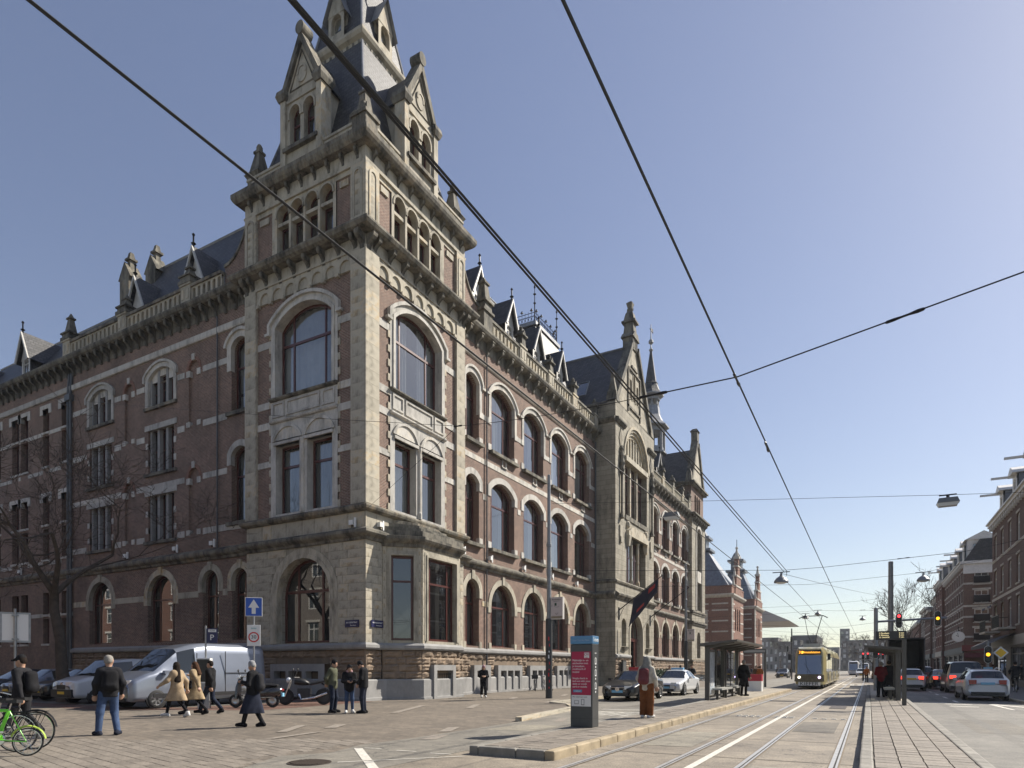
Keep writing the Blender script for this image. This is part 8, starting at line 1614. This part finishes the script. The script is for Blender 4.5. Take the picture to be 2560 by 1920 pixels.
        if k_ == 'backpack': c_ = (J['che'] + J['pel']) / 2 + (-.2, 0, .1); add('backpack', [(c_ + (0, y_, -.16), c_ + (.02, y_, .14), .085, .075) for y_ in (-.075, 0, .075)] + [(c_ + (-.05, -.05, -.12), c_ + (-.05, .05, -.12), .06, .06)], h=.018, k=.02); [mobj('strap', G().tube([c_ + (.06, s_ * .1, .16), J['sho' + n_] * (.9, .65, 1) + (0, 0, .09), J['che'] + (.12, s_ * .09, -.02), c_ + (.12, s_ * .13, -.18)], .018, 5).mesh('strap'), m, T) for s_, n_ in ((1, 'L'), (-1, 'R'))]
        if k_ == 'bag': c_ = np.array(z, float); add('shoulder_bag', [(c_ + (-.08, 0, -.08), c_ + (-.06, 0, .08), .06, .05), (c_ + (.08, 0, -.08), c_ + (.06, 0, .08), .06, .05)], h=.018, k=.03)
        if k_ == 'scarf': add('scarf', [(J['nek'] + (.02, -.05, .03), J['nek'] + (.02, .05, .03), .065, .065), (J['nek'] + (-.04, -.04, .03), J['nek'] + (-.04, .04, .03), .065, .065)], h=.018, k=.02)
        if k_ == 'phone': w_ = (J['wriL'] + J['wriR']) / 2 + (.12, 0, .05); G().box(-.008, .008, -.035, .035, -.07, .07).obj('phone', BLACKP, T, tuple(w_), (0, R(-30), 0))
    return T
PHONE = dict(elbL=(.02, .23, 1.14), wriL=(.22, .08, 1.14), elbR=(.02, -.23, 1.14), wriR=(.22, -.08, 1.14), look=(1, 0, -.5), hed=(.06, 0, 1.59))
AWAY = math.degrees(math.atan2(8.2, -15.0))
person('grey haired man in dark jacket with backpack and blue jeans seen from behind', (-15.0, 8.2, 0), R(158), 1.8, dict(hipL=(0, .1, .92), kneL=(.0, .17, .5), ankL=(-.02, .2, .09), toeL=(.13, .26, .035), kneR=(.08, -.11, .5), ankR=(-.12, -.14, .1), toeR=(.06, -.21, .035), elbL=(-.06, .26, 1.13), wriL=(.06, .26, .89), elbR=(-.05, -.26, 1.13), wriR=(.1, -.24, .9), look=(.85, -.5, 0)), (('jacket', 'char', .83), ('trousers', 'jeans', .022), ('shoes', 'navy'), ('hair', 'hairg'), ('backpack', 'black')))
person('man in black cap and jacket walking out at the left edge', (-15.7, 6.8, 0), R(212), 1.78, dict(WALK, elbR=(-.05, -.27, 1.12), wriR=(.08, -.27, .86), elbL=(-.1, .25, 1.13), look=(1, .1, -.1)), (('jacket', 'char', .8), ('trousers', 'char', .03), ('shoes', 'white'), ('hair', 'hairb'), ('cap', 'black'), ('backpack', 'black')))
person('woman with long dark hair in beige trench coat, the left one of the walking pair', (-18.55, 12.15, 0), R(196), 1.7, dict(WALK, elbL=(.1, .3, 1.16), wriL=(.3, .36, 1.02), elbR=(-.12, -.27, 1.13), wriR=(-.1, -.32, .88), look=(.8, -.6, 0)), (('coat', 'beige', .52), ('trousers', 'black', .004), ('shoes', 'white', 0), ('hair', 'hairb', .46)))
person('woman with brown hair in beige trench coat carrying a black shoulder bag', (-19.05, 13.1, 0), R(206), 1.72, dict(WALK, elbR=(.08, -.26, 1.14), wriR=(.22, -.15, 1.26), elbL=(-.2, .26, 1.15), wriL=(-.3, .3, .92)), (('coat', 'beige2', .5), ('trousers', 'black', .004), ('shoes', 'black', 1), ('hair', 'hairbr', .26), ('bag', 'black', (.1, .24, 1.0))))
person('person in black hooded jacket half hidden behind the woman with the shoulder bag', (-19.08, 13.68, 0), R(206), 1.76, dict(WALK), (('jacket', 'black', .8, 1), ('trousers', 'dkjean', .016), ('shoes', 'black', 1), ('hair', 'hairb')))
person('woman in grey beanie, black puffer jacket and long navy skirt looking at her phone', (-13.8, 11.1, 0), R(208), 1.68, dict(WALK, kneL=(.12, .09, .5), ankL=(.22, .09, .1), toeL=(.38, .1, .06), ankR=(-.22, -.09, .12), toeR=(-.08, -.1, .035), elbR=(.02, -.24, 1.13), wriR=(.22, -.16, 1.13), elbL=(.02, .24, 1.13), wriL=(.24, .1, 1.2), look=(1, 0, -.35)), (('skirt', 'navy', .36), ('puffer', 'black', .86), ('trousers', 'black', .0), ('shoes', 'black'), ('hair', 'hairg'), ('beanie', 'grey'), ('backpack', 'char'), ('phone', 'black')))
person('man in olive green parka and black beanie, the left one of the group of three', (-15.88, 16.0, 0), R(20), 1.8, dict(elbL=(-.12, .26, 1.13), wriL=(-.2, .07, .98), elbR=(-.12, -.26, 1.13), wriR=(-.2, -.07, .96), look=(1, -.2, -.3), kneL=(.07, .1, .5), ankL=(.02, .1, .09), hed=(.06, 0, 1.6), nek=(.03, 0, 1.45)), (('jacket', 'green', .74, 1), ('trousers', 'dkjean', .016), ('shoes', 'black'), ('hair', 'hairb'), ('beanie', 'black')))
person('woman in black coat and pink shirt checking her phone in the middle of the group', (-15.32, 16.2, 0), R(-40), 1.64, PHONE, (('jacket', 'black', .74), ('trousers', 'jeans', .01), ('shoes', 'white'), ('hair', 'hairbr', .24), ('beanie', 'black'), ('scarf', 'pink'), ('phone', 'black')))
person('man in black puffer jacket with bowed head, the right one of the group of three', (-14.78, 16.3, 0), R(205), 1.78, dict(PHONE, look=(1, .1, -.75), hed=(.1, 0, 1.58), nek=(.05, 0, 1.45), wriL=(.12, .2, .98), wriR=(.12, -.2, .98)), (('puffer', 'black', .84), ('trousers', 'navy', .016), ('shoes', 'black'), ('hair', 'hairb'), ('beanie', 'black')))
person('woman in black with pink beanie walking towards the camera by the wing', (-17.25, 27.95, 0), R(-55), 1.68, dict(PHONE, **{k_: WALK[k_] for k_ in ('kneL', 'ankL', 'toeL', 'kneR', 'ankR', 'toeR')}), (('jacket', 'black', .66), ('trousers', 'black', .03), ('shoes', 'white'), ('hair', 'hairb', .2), ('beanie', 'pink')))
person('woman in long dark coat with purple scarf standing by the parked bicycles', (-19.0, 39.3, 0), R(60), 1.7, dict(PHONE), (('coat', 'char', .3), ('trousers', 'black', .01), ('shoes', 'black'), ('hair', 'hairb'), ('scarf', 'purple')))
person('woman in cream jacket, grey headscarf and rust trousers with backpack on the platform', (-5.3, 17.05, .155), R(82), 1.66, dict(kneL=(.02, .1, .5), elbL=(.0, .27, 1.13), wriL=(.14, .2, .98), elbR=(-.02, -.27, 1.13), wriR=(.05, -.28, .9), look=(.9, .4, -.1)), (('jacket', 'cream', .78), ('trousers', 'rust', .05), ('shoes', 'white'), ('headscarf', 'scarf'), ('backpack', 'burg')))
person('white haired man in long black coat waiting beside the left shelter', (-5.35, 32.9, .155), R(70), 1.76, dict(elbR=(-.02, -.27, 1.13), wriR=(.1, -.25, .93)), (('coat', 'black', .45), ('trousers', 'black', .016), ('shoes', 'black'), ('hair', 'hairg')))
person('woman in red coat standing in front of the right tram shelter', (.5, 34.7, .155), R(95), 1.68, dict(PHONE, look=(1, .3, -.2)), (('jacket', 'red', .68), ('trousers', 'black', .03), ('shoes', 'black'), ('hair', 'hairg')))
person('person in dark coat with white bag just beyond the woman in red', (.85, 35.9, .155), R(80), 1.72, None, (('coat', 'char', .55), ('trousers', 'black', .01), ('shoes', 'black'), ('hair', 'hairb'), ('bag', 'white', (0, -.3, .75))))
RIDE = dict(pel=(0, 0, .98), hipL=(0, .085, .96), hipR=(0, -.085, .96), kneL=(.34, .1, .8), ankL=(.22, .1, .42), toeL=(.36, .1, .34), kneR=(.32, -.1, .6), ankR=(.16, -.1, .22), toeR=(.3, -.1, .15), che=(.1, 0, 1.3), nek=(.16, 0, 1.5), hed=(.2, 0, 1.65), shoL=(.14, .175, 1.43), shoR=(.14, -.175, 1.43), elbL=(.3, .25, 1.22), elbR=(.3, -.25, 1.22), wriL=(.5, .24, 1.1), wriR=(.5, -.24, 1.1))
for (x, y, rz, l, c1) in ((7.5, 47, 88, 'cyclist in black riding away on the right pavement edge', 'black'), (-11.25, 47.0, -75, 'cyclist in dark clothes riding towards the camera past the white taxi', 'char')):
    person(l, (x, y, .12 if x > 0 else 0), R(rz), 1.74, RIDE, (('jacket', c1, .88), ('trousers', 'black', .012), ('shoes', 'black'), ('hair', 'hairb')), vox=.022)
    c, s_ = math.cos(R(rz)), math.sin(R(rz)); bike('bicycle ridden by the ' + l.split(' riding')[0], (x - .3 * c, y - .3 * s_, .12 if x > 0 else 0), R(rz), BKB, .34, lean=0)
far = [(-9.0, 57.0, -70, 'black', 'dkjean', 'pedestrian in black beyond the left platform end'), (-8.6, 61.5, 100, 'orange', 'black', 'pedestrian in orange brown coat beyond the left platform'), (-9.3, 64.0, -80, 'brown', 'dkjean', 'pedestrian in brown by the lamp post beyond the shelter'), (-9.6, 67.5, 110, 'navy', 'dkjean', 'pedestrian in navy near the far display post'), (-15.2, 55.5, -80, 'black', 'black', 'pedestrian in black near the second lamp post'), (-13.6, 53.0, 95, 'char', 'black', 'pedestrian standing by the row beyond the taxis'), (-16.5, 50.0, -40, 'brown', 'black', 'doorman standing at the entrance steps')]
protos = []
for i, (x, y, rz, a, b, l) in enumerate(far): protos.append(person(l, (x, y, 0), R(rz), 1.7 + .03 * (i % 3), WALK if i % 2 else None, (('jacket', a, .75), ('trousers', b, .016), ('shoes', 'black'), ('hair', 'hairb' if i % 3 else 'hairbr')), vox=.026))
spots = [(-20, 96), (-14.5, 100), (-16.5, 104), (-13, 118), (-18.5, 122), (-17, 99), (-12.5, 128), (-15.5, 133), (8.2, 60), (8.8, 70), (8.0, 82), (.6, 74), (-.2, 79), (9.0, 88)]
ordn = ('first', 'second', 'third', 'fourth', 'fifth', 'sixth', 'seventh', 'eighth'); zone = lambda p: (p[0] > -5) + (p[0] > 5); spots = sorted(spots, key=lambda p: (zone(p), p[0] / p[1])); spots = [(x, y, ordn[[q for q in spots if zone(q) == zone((x, y))].index((x, y))]) for x, y in spots]
for i, (x, y, l) in enumerate(spots):
    o = copy_tree(protos[i % len(protos)]); o.location = (x, y, .12 if x > 5 else 0); o.rotation_euler.z = rnd.uniform(0, 6); o['label'] = l + (' from the left among the tiny pedestrians by the museum corner' if x < -5 else ' from the left among the tiny pedestrians before the right hand houses' if x > 5 else ' tiny pedestrian from the left beyond the right tram shelter'); o['group'] = 'distant pedestrians by the museum' if x < -5 else 'distant pedestrians before the houses' if x > 5 else 'distant pedestrians beyond the shelter'

# ================================================================ HAZE
hz = G().box(-220, 220, -70, 700, -1.8, 62).obj('haze', None); kind(hz, 'stuff')
m = bpy.data.materials.new('haze'); m.use_nodes = True; t = m.node_tree; t.nodes.remove(t.nodes['Principled BSDF']); pv = t.nodes.new('ShaderNodeVolumePrincipled'); pv.inputs['Color'].default_value = (.86, .92, 1, 1); pv.inputs['Density'].default_value = .00022; pv.inputs['Anisotropy'].default_value = .2; t.links.new(pv.outputs[0], t.nodes['Material Output'].inputs['Volume']); hz.data.materials.append(m)
